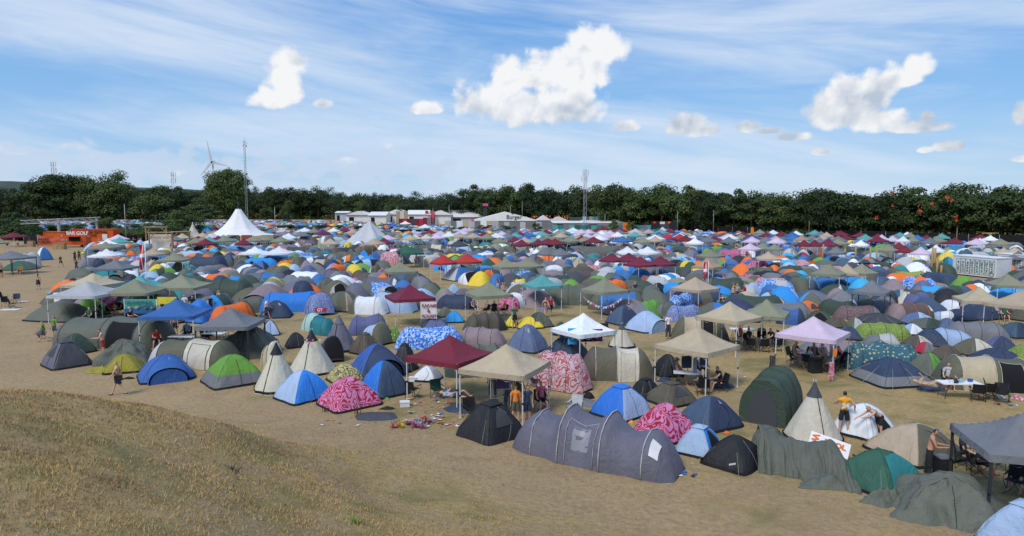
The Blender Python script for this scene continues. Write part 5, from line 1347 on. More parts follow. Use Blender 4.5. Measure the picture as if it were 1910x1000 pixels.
for k, (px, w, c) in enumerate([(436, 24, 'bn'), (500, 22, 'tn'), (462, 20, 'dr')]):
    cloth_panel('cloth_screen', 'screen', cname(c) + ' cloth side wall hanging under the big white marquee', Vector((pos(px, 151), 151, 2.3)), w * 151 / FPX, 2.2, 0, fm(c), group='cloth walls under the marquee')
def lattice(px, D, ytop, ybot, name, spoken, w, cat='mast', ant=0, m=None):
    m = m or M_steelg; x = pos(px, D); h = ZH(px, ytop, D); t = thing(name, cat, spoken, (x, D, 0)); b = MB(); c = [(-w, -w), (w, -w), (0, w)]
    for a, q in c: b.tube([(a, q, 0), (a * .8, q * .8, h)], .07 if D > 200 else .05, 4)
    n = int(h / (w * 3.2)); 
    for k in range(n):
        z0, z1 = h * k / n, h * (k + 1) / n
        for j in range(3):
            a, q = c[j], c[(j + 1) % 3]; b.tube([(a[0], a[1], z0), (q[0], q[1], z1)], .04, 3); 
    b.out('tower', m, t, False); s = MB()
    if ant:
        for k in range(6):
            a = k * 1.05; s.box((math.cos(a) * w * 1.9, math.sin(a) * w * 1.9, h - 1.2 - (k % 2) * ant * .5), (.45, .3, ant * .42)); s.tube([(0, 0, h - 2), (math.cos(a) * w * 1.9, math.sin(a) * w * 1.9, h - 2)], .06, 4)
        s.tube([(0, 0, h), (0, 0, h + 1.6)], .06, 4); s.out('antenna', M_white, t, False)
    return t
lattice(464, 300, 262, 400, 'lattice_mast', 'tallest slim lattice mast standing behind the big white marquee', .42, ant=2.2)
lattice(1090, 250, 316, 420, 'lattice_mast', 'lattice mast with a cluster of white antennas before the tree line', .62, ant=4.5)
lattice(110, 450, 303, 400, 'lattice_mast', 'antenna mast rising behind the left huge round tree', .8, ant=8)
lattice(330, 450, 322, 400, 'lattice_mast', 'small antenna mast peeking over trees left of the turbine', .8, ant=8)
M_turb = mat('turbine_paint', (.52,.53,.55), .5)
t = thing('wind_turbine', 'wind turbine', 'white three-bladed wind turbine far behind the trees', (pos(404, 1500), 1500, 0)); hz = ZH(404, 303, 1500)
MB().tube([(0, 0, 0), (0, 0, hz)], 2.6, 12, r2=1.7).out('tower', M_turb, t); MB().box((0, 2, hz + 1), (4, 11, 4)).out('nacelle', M_turb, t, False); MB().tube([(0, -6, hz), (0, -3, hz)], 2.0, 10).out('hub', M_turb, t)
for tx, ty in ((397, 264), (438, 311), (383, 327)):
    dxx = (tx - 404) * 1500 / FPX; dzz = (303 - ty) * 1500 / FPX; l = math.hypot(dxx, dzz); k = 42 / max(l, 1); k = 1.0; V = []
    for s, w in ((0, 1.4), (.18, 2.6), (.5, 1.6), (1, .4)): V.append((dxx * s, dzz * s, w))
    b = MB(); nx, nz_ = -dzz / l, dxx / l
    for i in range(3):
        a, c = V[i], V[i + 1]; P = [(a[0] + nx * a[2], -6, hz + a[1] + nz_ * a[2]), (a[0] - nx * a[2], -6, hz + a[1] - nz_ * a[2]), (c[0] - nx * c[2], -6, hz + c[1] - nz_ * c[2]), (c[0] + nx * c[2], -6, hz + c[1] + nz_ * c[2])]
        P2 = [(p[0], -5.4, p[2]) for p in P]; b.add(P + P2, [(0,1,2,3), (7,6,5,4), (0,3,7,4), (1,5,6,2)])
    b.out('blade', M_turb, t, False)
# the horizontal truss
Dt = 166; t = thing('truss_gantry', 'gantry', 'long steel lattice truss carried above the hedge on the left', (pos(117, Dt), Dt, 0)); x0, x1 = pos(44, Dt) - pos(117, Dt), pos(190, Dt) - pos(117, Dt)
z0, z1 = ZH(45, 418, Dt), ZH(188, 412, Dt); b = MB()
for s in (-.35, .35):
    for dz_ in (0, .85): b.tube([(x0, s, z0 + dz_), (x1, s, z1 + dz_)], .06, 5)
for k in range(22):
    xa, xb = x0 + (x1 - x0) * k / 22, x0 + (x1 - x0) * (k + 1) / 22; za, zb = z0 + (z1 - z0) * k / 22, z0 + (z1 - z0) * (k + 1) / 22
    for s in (-.35, .35): b.tube([(xa, s, za + (.85 if k % 2 else 0)), (xb, s, zb + (0 if k % 2 else .85))], .035, 4)
b.out('beam', M_steelg, t, False)
for x in (x0 * .05, x1 * .93): MB().box((x, 0, 2.8), (.5, .5, 5.6)).out('column', M_steelg, t, False)
# orange containers and caravan
TEXTS = []
def textobj(body, size, loc, rz, m, par, ext=.01, rx=90, align='LEFT', name='lettering', ry=0, bold=0.0):
    c = bpy.data.curves.new(name, 'FONT'); c.body = body; c.size = size; c.extrude = ext; c.offset = bold; c.align_x = align; c.materials.append(m)
    o = bpy.data.objects.new(name, c); COL.objects.link(o); o.parent = par; o.location = loc; o.rotation_euler = (R(rx), R(ry), R(rz)); TEXTS.append(o); return o
Dc = 152; s = Dc / FPX
def container(x0, x1, Dn, h, dep, m, spoken, rz=0, ribs=26, cat='container', z=0.0):
    t = thing('shipping_container', cat, spoken, ((x0 + x1) / 2, Dn, z), rz); w = x1 - x0
    def f(u, v): k = int(u * ribs * 4 + .01) % 4; return Vector((-w / 2 + w * u, .05 * (k in (1, 2)), .12 + (h - .24) * v))
    MB().grid(f, ribs * 4, 1).out('front_wall', m, t, False)
    MB().box((0, dep / 2 + .06, h / 2), (w, dep, h - .02)).out('body', m, t, False)
    q = MB(); 
    for z_ in (.06, h - .06): q.box((0, -.02, z_), (w + .04, .12, .14))
    for x in (-w / 2, w / 2): q.box((x, -.02, h / 2), (.14, .12, h - .26))
    q.out('frame', m, t, False); return t
t = container(pos(136, Dc), pos(214, Dc), Dc, 3.55, 2.4, M_orange, 'long orange container with black lettering behind the orange caravan')
w = pos(214, Dc) - pos(136, Dc); textobj('ROSKILDE FESTIVAL', .78, (-w / 2 + 1.25, -.1, 2.62), 0, M_ink, t, bold=.015); textobj('HØJSKOLE', .72, (-w / 2 + 2.2, -.1, 1.95), 0, M_ink, t, bold=.015)
MB().box((w / 2 - 1.9, -.09, 1.7), (1.1, .05, 1.5)).out('poster', M_white, t, False)
container(pos(73, Dc), pos(112, Dc), Dc + 2, 2.9, 2.4, M_orange, 'small orange container with grey flat roof behind the orange banner', ribs=12)
Db = 146; t = thing('banner', 'banner', 'orange banner with black writing hung before the small container', (pos(95, Db), Db, 0)); bw = pos(117, Db) - pos(72, Db)
MB().grid(lambda u, v: Vector(((u - .5) * bw, nz(u * 3, v * 3) * .18, .25 + 2.2 * v - .2 * math.sin(math.pi * u) * v)), 20, 8).out('cloth', mat('orange_banner_cloth', (.52,.11,.05), .7), t); textobj('KAXBES', .62, (-bw / 2 + .35, -.22, 1.45), 0, M_ink, t, bold=.012); textobj('ROMGERT', .58, (-bw / 2 + .3, -.22, .8), 0, M_ink, t, bold=.012)
for x in (-bw / 2, bw / 2): MB().tube([(x, 0, 0), (x, 0, 2.6)], .06, 6).out('post', M_steelg, t)
Dv = 145; t = thing('caravan', 'caravan', 'orange caravan bar with a raised awning and white roof lettering', (pos(143, Dv), Dv, 0)); cw = 5.6
b = MB(); prof = [(-2.8, .5), (-2.75, 1.5), (-2.3, 2.3), (-1.6, 2.55), (2.2, 2.6), (2.7, 2.2), (2.8, 1.2), (2.7, .5)]
V = [(x, y, z) for y in (-1, 1) for x, z in prof]; n = len(prof); b.add(V, [tuple(range(n))[::-1], tuple(range(n, 2 * n))] + [(i, (i + 1) % n, n + (i + 1) % n, n + i) for i in range(n)]).out('body', M_orange, t, False)
MB().box((.4, -1.03, 1.75), (2.4, .06, .85)).out('serving_hatch', M_shade_screen, t, False); MB().box((.4, -1.5, 2.35), (2.6, 1.0, .05)).out('awning', M_orange, t, False)  # hatch is a solid near-black box, the shade inside painted
for x, ww in ((-2.0, .8), (-1.25, .35)): MB().box((x, -1.03, 1.6), (ww, .05, .45)).out('window', M_window, t, False)
for y in (-.95, .95): MB().tube([(1.9, y - .08, .32), (1.9, y + .08, .32)], .32, 14).out('wheel', M_black, t)
textobj('BAR GOLF', 1.0, (-1.3, -.9, 2.68), 0, M_wsign, t, .06, bold=.02, name='roof_sign')
MB().tube([(-2.8, -.2, .5), (-3.8, -.2, .4)], .06, 5).out('drawbar', M_dmetal, t)
t = thing('timber_crate', 'crate', 'pale plywood bar counter standing before the orange banner', (pos(113, 138), 138, 0)); MB().box((0, 0, .6), (2.2, 1.0, 1.2)).out('box', M_wood, t, False); MB().box((0, 0, 1.22), (2.3, 1.1, .05)).out('lid', M_wood, t, False)
t = thing('timber_crate', 'crate', 'brown timber crate standing far left before the dark fence', (pos(60, 146), 146, 0)); MB().box((0, 0, .6), (1.3, .8, 1.2)).out('box', M_wood, t, False); MB().box((0, 0, 1.22), (1.38, .88, .05)).out('lid', M_wood, t, False)
b = MB().grid(lambda u, v: Vector(((u - .5) * 3.2, (v - .5) * 4, .04 + nz(u * 4, v * 4) * .06)), 8, 8).out('tarpaulin', fm('ye'), None, True, (pos(161, 128), 128, 0)); thing('tarpaulin', 'tarpaulin', 'yellow tarpaulin spread on the ground before the caravan', None, 0, None, b)
def fence(pa, pb, h, spoken, m, step=3.5):
    t = thing('fence', 'fence', spoken, ((pa.x + pb.x) / 2, (pa.y + pb.y) / 2, 0)); c = (pa + pb) / 2; a, b_ = pa - c, pb - c; d = b_ - a; L = d.length; n = max(1, int(L / step)); q = MB(); nrm = Vector((-d.y, d.x, 0)).normalized() * .02
    P = [a + d * (k / n) for k in range(n + 1)]
    q.grid(lambda u, v: a + d * u + Vector((0, 0, .1 + (h - .15) * v)) + nrm * (1 + 3 * nz(u * L * .3, v * 2)), n * 2, 2); q.out('screen', m, t, False)
    for p in P: MB().tube([(p.x, p.y, 0), (p.x, p.y, h)], .05, 5).out('post', M_steelg, t)
fence(G(45, 456), G(73, 457), 2.2, 'dark screen fence left of the orange banner', M_shade_screen)
fence(G(214, 457), G(258, 456), 2.2, 'dark screen fence right of the long orange container', M_shade_screen)
fence(G(1290, 431), G(1560, 445), 2.1, 'dark wire fence along the trees, middle stretch', M_shade_screen, 6); fence(G(1562, 445), G(1990, 462), 2.3, 'dark wire fence along the trees, right-hand stretch', M_shade_screen, 6)
fence(G(735, 440), G(815, 440), 1.9, 'black screen fence behind the pale pointed marquee', M_shade_screen, 5)
# hedge shrubs on the left
random.seed(33)
def shrub(px, D, h, w, spoken):
    t = thing('shrub', 'shrub', spoken, (pos(px, D), D, 0), uni(0, 6), 'shrubs of the hedge on the left'); c = link('foliage', random.choice(SHRUBS), t); c.location = (0, 0, h * .48); c.scale = (w / 2, w / 2, h / 1.7)
    MB().tube([(0, 0, 0), (.1, 0, h * .5)], .06, 5, r2=.03).out('stem', M_bark, t)
for px, D, top, w in [(-18,178,408,60),(22,174,412,50),(52,172,420,42),(86,170,424,40),(118,172,424,34),(150,176,422,40),(196,172,418,40),(212,168,410,26),(240,170,424,40),(262,170,421,44),(284,166,424,40),(314,172,396,36),(330,166,414,44),(352,178,405,34),(246,158,432,34),(272,157,433,30),(300,158,430,34),(14,190,400,46),(60,186,412,34)]:
    shrub(px, D, ZH(px, top - 4, D), w * D / FPX * 1.5, 'dense green shrub in the hedge' if w > 38 else 'small green shrub in the hedge')
for px, D, top, w in [(520,222,420,46),(560,226,421,50),(610,224,419,50),(655,220,421,40),(905,216,420,30),(945,215,421,30),(1002,214,416,14),(726,215,424,30),(860,215,423,40),(1178,235,413,16),(1143,240,409,16)]:
    shrub(px, D, ZH(px, top, D), w * D / FPX * 1.2, 'low scrubby bush between camps')
# timber frames with sail cloth
def frame(pa, pb, h, spoken, brace=True):
    c = (pa + pb) / 2; t = thing('timber_goal', 'timber frame', spoken, (c.x, c.y, 0)); a, b_ = pa - c, pb - c
    for p in (a, b_): MB().box((p.x, p.y, h / 2), (.22, .22, h)).out('post', M_wood, t, False)
    q = MB().tube([(a.x - .3, a.y, h + .1), (b_.x + .3, b_.y, h + .1)], .13, 4); q.out('crossbeam', M_wood, t, False)
    for p, s_ in ((a, 1), (b_, -1)):
        e = p + (b_ - a).normalized() * s_ * 1.0; MB().tube([(p.x, p.y, h - 1.0), (e.x, e.y, h)], .08, 4).out('brace', M_wood, t, False)
for pa, pb, yt, sp in [((274, 470), (312, 470), 425, 'tall timber goal frame left of the sail cloth'), ((280, 478), (322, 478), 435, 'timber frame holding the cream sail cloth'), ((323, 476), (355, 474), 434, 'timber frame right of the cream sail cloth')]:
    A_, B_ = G(*pa), G(*pb); frame(A_, B_, ZH(pa[0], yt, A_.y), sp)
A_ = G(302, 477); t = thing('sail_cloth', 'sail cloth', 'cream sail cloth with red writing stretched in the timber frame', (A_.x, A_.y, 0)); m = mat('sail_canvas', (.55,.49,.40), .8)
hh = ZH(302, 437, A_.y); MB().grid(lambda u, v: Vector(((u - .5) * 4.2 * (.55 + .45 * v), .25 * math.sin(u * 3) - .1, .5 + (hh - .5) * v)), 8, 8).out('cloth', m, t); textobj('SVALEN  HÅB', .55, (-1.7, -.4, hh * .8), 0, mat('red_lettering', (.35,.04,.03), .8), t)
for px, ya, yb in [(236,380,452),(514,386,440),(1263,394,430),(1128,398,428),(1783,424,461),(675,395,425),(808,388,430),(838,383,430),(952,384,425),(974,375,418),(1330,392,433),(1508,412,447),(1270,470,500),(741,385,420)]:
    p = G(px, yb + 6); h = ZH(px, ya, p.y); t = thing('lamp_pole', 'pole', 'thin tall pole standing among the tents', (p.x, p.y, 0), 0, 'thin poles across the site'); MB().tube([(0, 0, 0), (0, 0, h)], .07, 6, r2=.05).out('pole', M_wood if px > 1500 else M_steelg, t); MB().box((0, 0, h), (.4, .12, .12)).out('head', M_dmetal, t, False)
# festival halls: gabled white tents
def hall(x0, x1, yr, ye, yb, D, dep, spoken, m=None, gable='long', openf=True, nm='festival_hall', cat='hall'):
    xa, xb = pos(x0, D), pos(x1, D); w = xb - xa; zr, ze = ZH(x0, yr, D + (dep / 2 if gable == 'long' else 0)), ZH(x0, ye, D); t = thing(nm, cat, spoken, ((xa + xb) / 2, D, 0)); m = m or M_mq
    if gable == 'long':
        V = [(-w / 2, -.4, ze), (w / 2, -.4, ze), (-w / 2, dep / 2, zr), (w / 2, dep / 2, zr), (-w / 2, dep, ze), (w / 2, dep, ze)]; MB().add(V, [(0, 1, 3, 2), (2, 3, 5, 4), (0, 2, 4), (1, 5, 3)]).out('roof', m, t, False)
    else:
        V = [(-w / 2, -.4, ze), (0, -.4, zr), (w / 2, -.4, ze), (-w / 2, dep, ze), (0, dep, zr), (w / 2, dep, ze)]; MB().add(V, [(0, 1, 4, 3), (1, 2, 5, 4), (0, 2, 1), (3, 4, 5)]).out('roof', m, t, False)
    MB().box((0, dep / 2, ze / 2 - .02), (w - .3, dep - .6, ze - .06)).out('wall', M_mq2 if openf else m, t, False)
    k = max(2, int(w / 6)); 
    for i in range(k):
        if i % 2 == 0: MB().box((-w / 2 + w * (i + .5) / k, .26, ze * .45), (w / k * .4, .12, ze * .6)).out('opening', M_shade_screen, t, False)  # no real gap: near-black box on the wall, indoor shade as colour
    return t
hall(626, 652, 394, 397, 406, 330, 9, 'small white flat hall at the left end of the festival row')
for k_, (a_, b_, yr_, ye_, D_, dd_) in enumerate([(646,690,394,401,316,16),(688,722,395,402,312,14),(716,762,391,400,324,18),(758,800,392,400,318,16),(796,842,393,401,312,14)]): hall(a_, b_, yr_, ye_, 412, D_, dd_, ['white gabled hall, first of the far festival row', 'low white hall behind the pale pointed marquee', 'tallest white gabled hall in the far festival row', 'white hall behind the dark red stalls', 'white hall behind the red feather flags'][k_], gable='side' if k_ % 2 == 0 else 'long', openf=False)
hall(836, 904, 392, 405, 412, 318, 22, 'white gabled hall left of the burger hall')
t = hall(878, 1003, 396, 412, 420, 268, 24, 'large white burger hall with writing on its gable', gable='side'); textobj('Old', 2.4, (2.5, -.55, 5.1), 0, M_ink, t, .02); textobj('Burger', 2.2, (.8, -.55, 3.3), 0, M_ink, t, .02)
hall(1000, 1028, 402, 411, 418, 262, 8, 'small white pointed hall right of the burger hall', gable='side'); hall(1024, 1062, 404, 413, 418, 272, 10, 'white tent hall under the orange garlands', gable='side'); hall(1029, 1090, 412, 416, 421, 252, 10, 'low white hall before the dark green board'); hall(1086, 1164, 411, 416, 421, 250, 12, 'long low white hall below the coloured panels', openf=False)
hall(1398, 1425, 396, 402, 415, 232, 6, 'white building glimpsed between the trees', openf=False); hall(1440, 1462, 404, 408, 415, 226, 6, 'small white building glimpsed between the trees', openf=False)
random.seed(44)
def panelwall(x0, x1, yt, D, n, cols, spoken, nm='hoarding'):
    xa, xb = pos(x0, D), pos(x1, D); h = ZH(x0, yt, D); t = thing(nm, 'hoarding', spoken, ((xa + xb) / 2, D, 0)); w = (xb - xa)
    for i in range(n): MB().box((-w / 2 + w * (i + .5) / n, (i % 2) * .03, h / 2), (w / n, .15, h)).out('panel', fm(cols[i % len(cols)]), t, False)
    return t
panelwall(1030, 1215, 420, 244, 18, ['tl', 'te', 'gr', 'tl', 'fg', 'te', 'sb'], 'long teal and green painted hoarding before the low white halls'); panelwall(1086, 1136, 404, 262, 8, ['lb', 'sb', 'tn', 'tl', 'lb', 'or', 'sb', 'lb'], 'blue and orange striped panels above the long low hall')
panelwall(1061, 1086, 405, 262, 3, ['dk'], 'dark green board beside the antenna mast'); panelwall(930, 1030, 414, 247, 10, ['gr', 'lg', 'gr'], 'grey fence panels before the burger hall'); panelwall(830, 930, 412, 256, 9, ['lg', 'gr', 'wh', 'bg'], 'pale fence panels left of the burger hall')
t = panelwall(1213, 1264, 413, 225, 3, ['bk', 'dg', 'bk'], 'black stage front with round orange signs'); [MB().tube([(x, -.2, 2.9), (x, -.1, 2.9)], .5, 10).out('round_sign', M_orange, t) for x in (-3.3, 1.5)]; MB().box((-.8, -.15, 2.9), (1.6, .1, .8)).out('sign', M_white, t, False)
t = panelwall(1161, 1175, 415, 236, 1, ['or'], 'bright orange sign box before the long low hall')
panelwall(745, 790, 408, 280, 6, ['mr', 'rd', 'mr', 'dg'], 'dark red stall fronts before the wide white hall'); panelwall(740, 762, 394, 300, 3, ['tn', 'cr'], 'tan painted boards before the wide white hall'); panelwall(790, 812, 406, 275, 3, ['mr', 'mv'], 'maroon board below the red feather flags')
t = thing('sign_tower', 'tower', 'slim dark tower topped by a pink sign', (pos(906, 300), 300, 0)); h = ZH(906, 380, 300); MB().box((0, 0, h / 2 - .8), (1.4, 1.4, h - 1.6)).out('tower', M_dmetal, t, False); MB().box((0, -.3, h - .5), (2.4, 1.4, 1.1)).out('sign', fm('pk'), t, False)
t = thing('sign_board', 'sign', 'small pink sign on a post before the burger hall', (pos(882, 235), 235, 0)); MB().box((0, 0, 3.5), (1.0, .1, .8)).out('sign', fm('pk'), t, False); MB().tube([(0, .1, 0), (0, .1, 3.4)], .06, 5).out('post', M_steelg, t)
def feather(px, yt, yb, col, spoken, w=.75):
    p = G(px, yb + 8); h0, h1 = ZH(px, yb, p.y), ZH(px, yt, p.y); t = thing('feather_flag', 'flag', spoken, (p.x, p.y, 0)); MB().tube([(-w / 2, 0, 0), (-w / 2, 0, h1)], .03, 5).out('pole', M_steelg, t)
    MB().grid(lambda u, v: Vector((-w / 2 + w * u * (1 - .25 * v ** 3), .05 * math.sin(u * 4 + v * 5), h0 + (h1 - h0) * v)), 4, 8).out('flag', fm(col), t)
feather(785, 393, 408, 'rd', 'red feather flag, leftmost of three at the white halls', 1.8); feather(797, 393, 409, 'rd', 'red feather flag, middle of three at the white halls', 1.8); feather(808, 393, 410, 'rd', 'red feather flag, rightmost of three at the white halls', 1.8)
feather(1403, 424, 446, 'or', 'orange feather flag standing before the tree line'); feather(672, 379, 391, 'rd', 'red feather flag left of the wide white hall', 1.3); feather(730, 377, 386, 'wh', 'white flag on a tall pole above the white halls', 1.5)
# orange garlands and cloth in the trees
random.seed(3)
t = thing('garland_rig', 'garland', 'orange and yellow bunting rig on red arches behind the burger hall', (pos(1015, 275), 275, 0)); b = MB(); z_ = ZH(1015, 408, 275)
for k in range(5):
    x = -9 + k * 4.6; b.tube([(x - 3.2, 0, 0), (x - 2, 0, z_ * .8), (x, 0, z_ + 1.2), (x + 2, 0, z_ * .8), (x + 3.2, 0, 0)], .13, 5)
b.out('arch', fm('rd'), t)
for k in range(90): x, z = uni(-11, 10), uni(-1.6, 1.4); MB().add([(x, -.3, z_ + z), (x + .55, -.3, z_ + z), (x + .28, -.3, z_ + z - .6)], [(0, 1, 2)]).out('pennant', fm(random.choice(['or', 'ye', 'or', 'dr'])), t, False)
for px, py, w, h in [(1657,359,4,7),(1760,367,9,10),(1711,390,11,14),(1632,405,7,6),(1779,405,9,12),(1733,379,6,3),(1645,389,4,4),(1661,381,5,4),(1770,373,5,4)]:
    D = treeD(px) - 4.5; p = Vector((pos(px, D), D, ZH(px, py, D))); s_ = D / FPX; o = MB()
    for k in range(9): x, z = uni(-w, w) * .4 * s_, uni(-h, h) * .5 * s_; o.add([(x - .12, uni(-.3, .3), z), (x + .12, uni(-.3, .3), z - .1), (x + .1, uni(-.3, .3), z - .5), (x - .15, 0, z - .4)], [(0, 1, 2, 3)])
    o = o.out('orange_cloth', mat('orange_signal_cloth', (.62,.10,.03), .7), None, False, p); thing('orange_cloth', 'cloth', 'torn orange cloth in the tree tops', None, 0, 'orange cloth hung in the trees', o)
# white containers with drawings
P0, P1 = G(1776, 512), G(1857, 521); d = (P1 - P0); L = d.length; rz = math.atan2(d.y, d.x); M_cw = mat('white_container_paint', (.62,.63,.64), .5, build=varied((.62,.63,.64), .06, 1.2, 0)); M_gd = mat('green_drawing', (.03,.30,.12), .7)
def artbox(P, L, rz, h, dep, spoken, n=8):
    t = thing('shipping_container', 'container', spoken, (P.x, P.y, .15), rz)
    MB().box((L / 2, dep / 2, h / 2), (L, dep, h)).out('body', M_cw, t, False); MB().box((L / 2, dep / 2, h + .05), (L + .12, dep + .12, .1)).out('roof', M_white, t, False)
    random.seed(8)
    for i in range(n):
        x = L * (.09 + .88 * (i + .5) / n) - .05; w = L * .88 / n; q = MB()
        for a in (-.46, .46): q.box((x + a * w, -.012, h * .48), (.025, .02, h * .78))
        q.box((x, -.012, h * .87), (w * .92, .02, .025)); q.box((x, -.012, h * .09), (w * .92, .02, .025)); q.out('panel_outline', M_dmetal, t, False)
        g = MB(); g.add([(x + math.cos(a) * .13, -.03, h * .68 + math.sin(a) * .17) for a in [k * .7 for k in range(9)]], [tuple(range(9))])
        for k in range(4 + i % 3): z = h * (.18 + .085 * k); g.tube([(x - .22 + uni(0, .1), -.03, z), (x + uni(-.1, .1), -.03, z + uni(-.05, .12)), (x + .22 - uni(0, .1), -.03, z)], .022, 4)
        g.out('green_drawing', M_gd, t, False); g = MB()
        g.tube([(x - .2, -.03, h * uni(.5, .6)), (x - .02, -.03, h * .56), (x + .03, -.03, h * .4), (x + uni(-.2, .2), -.03, h * .2)], .02, 4)
        if i > 2: g.tube([(x + math.cos(a) * .22, -.03, h * .68 + math.sin(a) * .3) for a in [2.8 + k * .5 for k in range(3 + i % 4)]], .02, 4); g.tube([(x - .25, -.03, h * .8), (x, -.03, h * .74), (x + .24, -.03, h * .83)], .016, 4)
        if i == 7: g.tube([(x + math.cos(a) * .28, -.03, h * .14 + math.sin(a) * .28) for a in [k * .5 for k in range(14)]], .018, 4)
        g.out('black_drawing', M_ink, t, False)
    return t
artbox(P0, L, rz, 2.35, 2.45, 'white container with eight panels of green and black drawings'); P2 = G(1859, 508); artbox(P2, L, rz, 2.35, 2.45, 'second white container behind the one with eight drawn panels', 7)
for px, ya, yb in [(1737,461,513),(1742,463,508),(1747,480,516),(1476,462,487),(1534,456,488),(1575,464,490),(1595,458,492),(1622,460,498),(1634,466,500),(1755,495,516)]:
    p = G(px, yb); h = ZH(px, ya, p.y); t = thing('timber_post', 'post', 'raw timber post by the bar', (p.x, p.y, 0), uni(0, 1), 'timber posts near the bar'); MB().tube([(0, 0, 0), (.05, 0, h)], .13, 7).out('post', mat('yellow_timber', (.42,.27,.10), .8), t)
for a, b_, sp in (((1588, 507), (1622, 507), 'navy bar counter behind the sage gazebos, left half'), ((1623, 508), (1670, 508), 'navy bar counter behind the sage gazebos, right half')):
    A_, B_ = G(*a), G(*b_); t = thing('bar_counter', 'bar counter', sp, ((A_.x + B_.x) / 2, A_.y, 0)); w = B_.x - A_.x; MB().box((0, 0, .6), (w - .05, .7, 1.2)).out('front', fm('nv'), t, False); MB().box((0, 0, 1.23), (w, .9, .06)).out('counter_top', fm('nv'), t, False)
p = G(1480, 494); t = thing('storage_tank', 'tank', 'green round storage tank lying beside the orange cloth', (p.x, p.y, 0)); MB().tube([(-.9, 0, .7), (-.75, 0, .7), (.75, 0, .7), (.9, 0, .7)], .68, 14).out('tank', fm('fg'), t); MB().box((0, 0, .08), (1.4, .8, .16)).out('cradle', M_wood, t, False)
cloth_panel('tarpaulin', 'tarpaulin', 'orange tarpaulin slung low beside the green tank', G(1505, 502) + Vector((0, 0, 1.15)), 4.4, 1.0, R(-8), fm('or'))
# flags and banners in the camp
def flagpole(px, yb, yt, spoken, kind):
    p = G(px, yb); h = ZH(px, yt, p.y); t = thing('flag_pole', 'flag', spoken, (p.x, p.y, 0)); MB().tube([(0, 0, 0), (0, 0, h)], .035, 6).out('pole', M_white, t); c = MB()
    def f(u, v): return Vector((-.04 - u * (.5 if kind == 'dk' else .4) * (.55 + .45 * v) - (1 - v) * .2, .12 * math.sin(v * 7 + u * 3), h - 2.3 + 2.25 * v if kind == 'dk' else h - 1.9 + 1.85 * v))
    c.grid(f, 6, 14, lambda u, v: 1 if (.36 < u < .55 or .52 < v < .66) else 0).out('flag', [mat('flag_red', (.55,.03,.05), .7), M_white], t)
flagpole(276, 572, 456, 'white flagpole with a limp red and white flag before the sage gazebo', 'dk'); flagpole(1320, 560, 488, 'pole with a limp red and white flag above the beige gazebo', 'x')
p = G(264, 606); o = MB(); bw, bh = 61 * p.y / FPX, 27 * p.y / FPX; t = thing('banner', 'banner', 'green banner with blue lettering and swimming figures', (p.x, p.y, 0)); zt = ZH(264, 558, p.y)
MB().grid(lambda u, v: Vector(((u - .5) * bw, .03 * math.sin(u * 9), zt - bh * v)), 10, 3).out('cloth', mat('green_banner_cloth', (.10,.36,.24), .7), t); mb_ = mat('banner_blue', (.03,.12,.28), .7)
MB().grid(lambda u, v: Vector(((u - .5) * bw, -.05 + .03 * math.sin(u * 9), zt - bh * (.72 + .28 * v) + (1 - v) * .12 * abs(math.sin(u * 12.5)))), 24, 1).out('wave', mb_, t); textobj('GRUNDTVIGS', .33, (-bw * .46, -.09, zt - .37), 0, mb_, t, bold=.006); textobj('HØJSKOLE', .33, (-bw * .02, -.09, zt - .68), 0, mb_, t, bold=.006)
for k, x in enumerate((-.34, -.11, .14, .35)):
    MB().tube([(x * bw, -.08, zt - bh * .62), (x * bw, -.06, zt - bh * .62)], .11, 9).out('swimmer', mat('banner_face', (.45,.30,.26), .7) if k % 2 else mat('banner_pale', (.30,.45,.40), .7), t); MB().tube([(x * bw + .12, -.07, zt - bh * .75), (x * bw + .2, -.07, zt - bh * .55)], .05, 5).out('swimmer', mb_, t)
for x in (-.5, .5): MB().tube([(x * bw, 0, 0), (x * bw, 0, zt)], .03, 5).out('post', M_metal, t)
p = G(313, 600); t = thing('banner', 'banner', 'yellow banner with dark shapes beside the green banner', (p.x, p.y, 0)); zt = ZH(313, 554, p.y); MB().grid(lambda u, v: Vector(((u - .5) * 1.5, .02 * math.sin(u * 9), zt - 1.0 * v)), 8, 3).out('cloth', fm('ye'), t)
for x, r in ((-.35, .16), (.05, .13), (.42, .18)): MB().tube([(x, -.05, zt - .75), (x, -.03, zt - .55)], r, 8).out('shape', M_ink, t)
p = G(800, 612); t = thing('banner', 'banner', 'white banner with red painted writing under the maroon gazebo', (p.x, p.y, 0)); zt = ZH(800, 563, p.y); bw, bh = 30 * p.y / FPX, 32 * p.y / FPX; rp = mat('red_paint', (.35,.03,.05), .7)
MB().grid(lambda u, v: Vector(((u - .5) * bw, .03 * math.sin(u * 5), zt - bh * v)), 8, 4).out('cloth', M_white, t); textobj('KAP NO', .30, (-bw * .42, -.08, zt - bh * .30), 0, rp, t, bold=.01); textobj('&', .34, (-bw * .1, -.08, zt - bh * .6), 0, rp, t, bold=.01); textobj('ROLIGT', .30, (-bw * .42, -.08, zt - bh * .92), 0, rp, t, bold=.01)
for x in (-.5, .5): MB().tube([(x * bw, 0, 0), (x * bw, 0, zt)], .02, 5).out('post', M_metal, t)
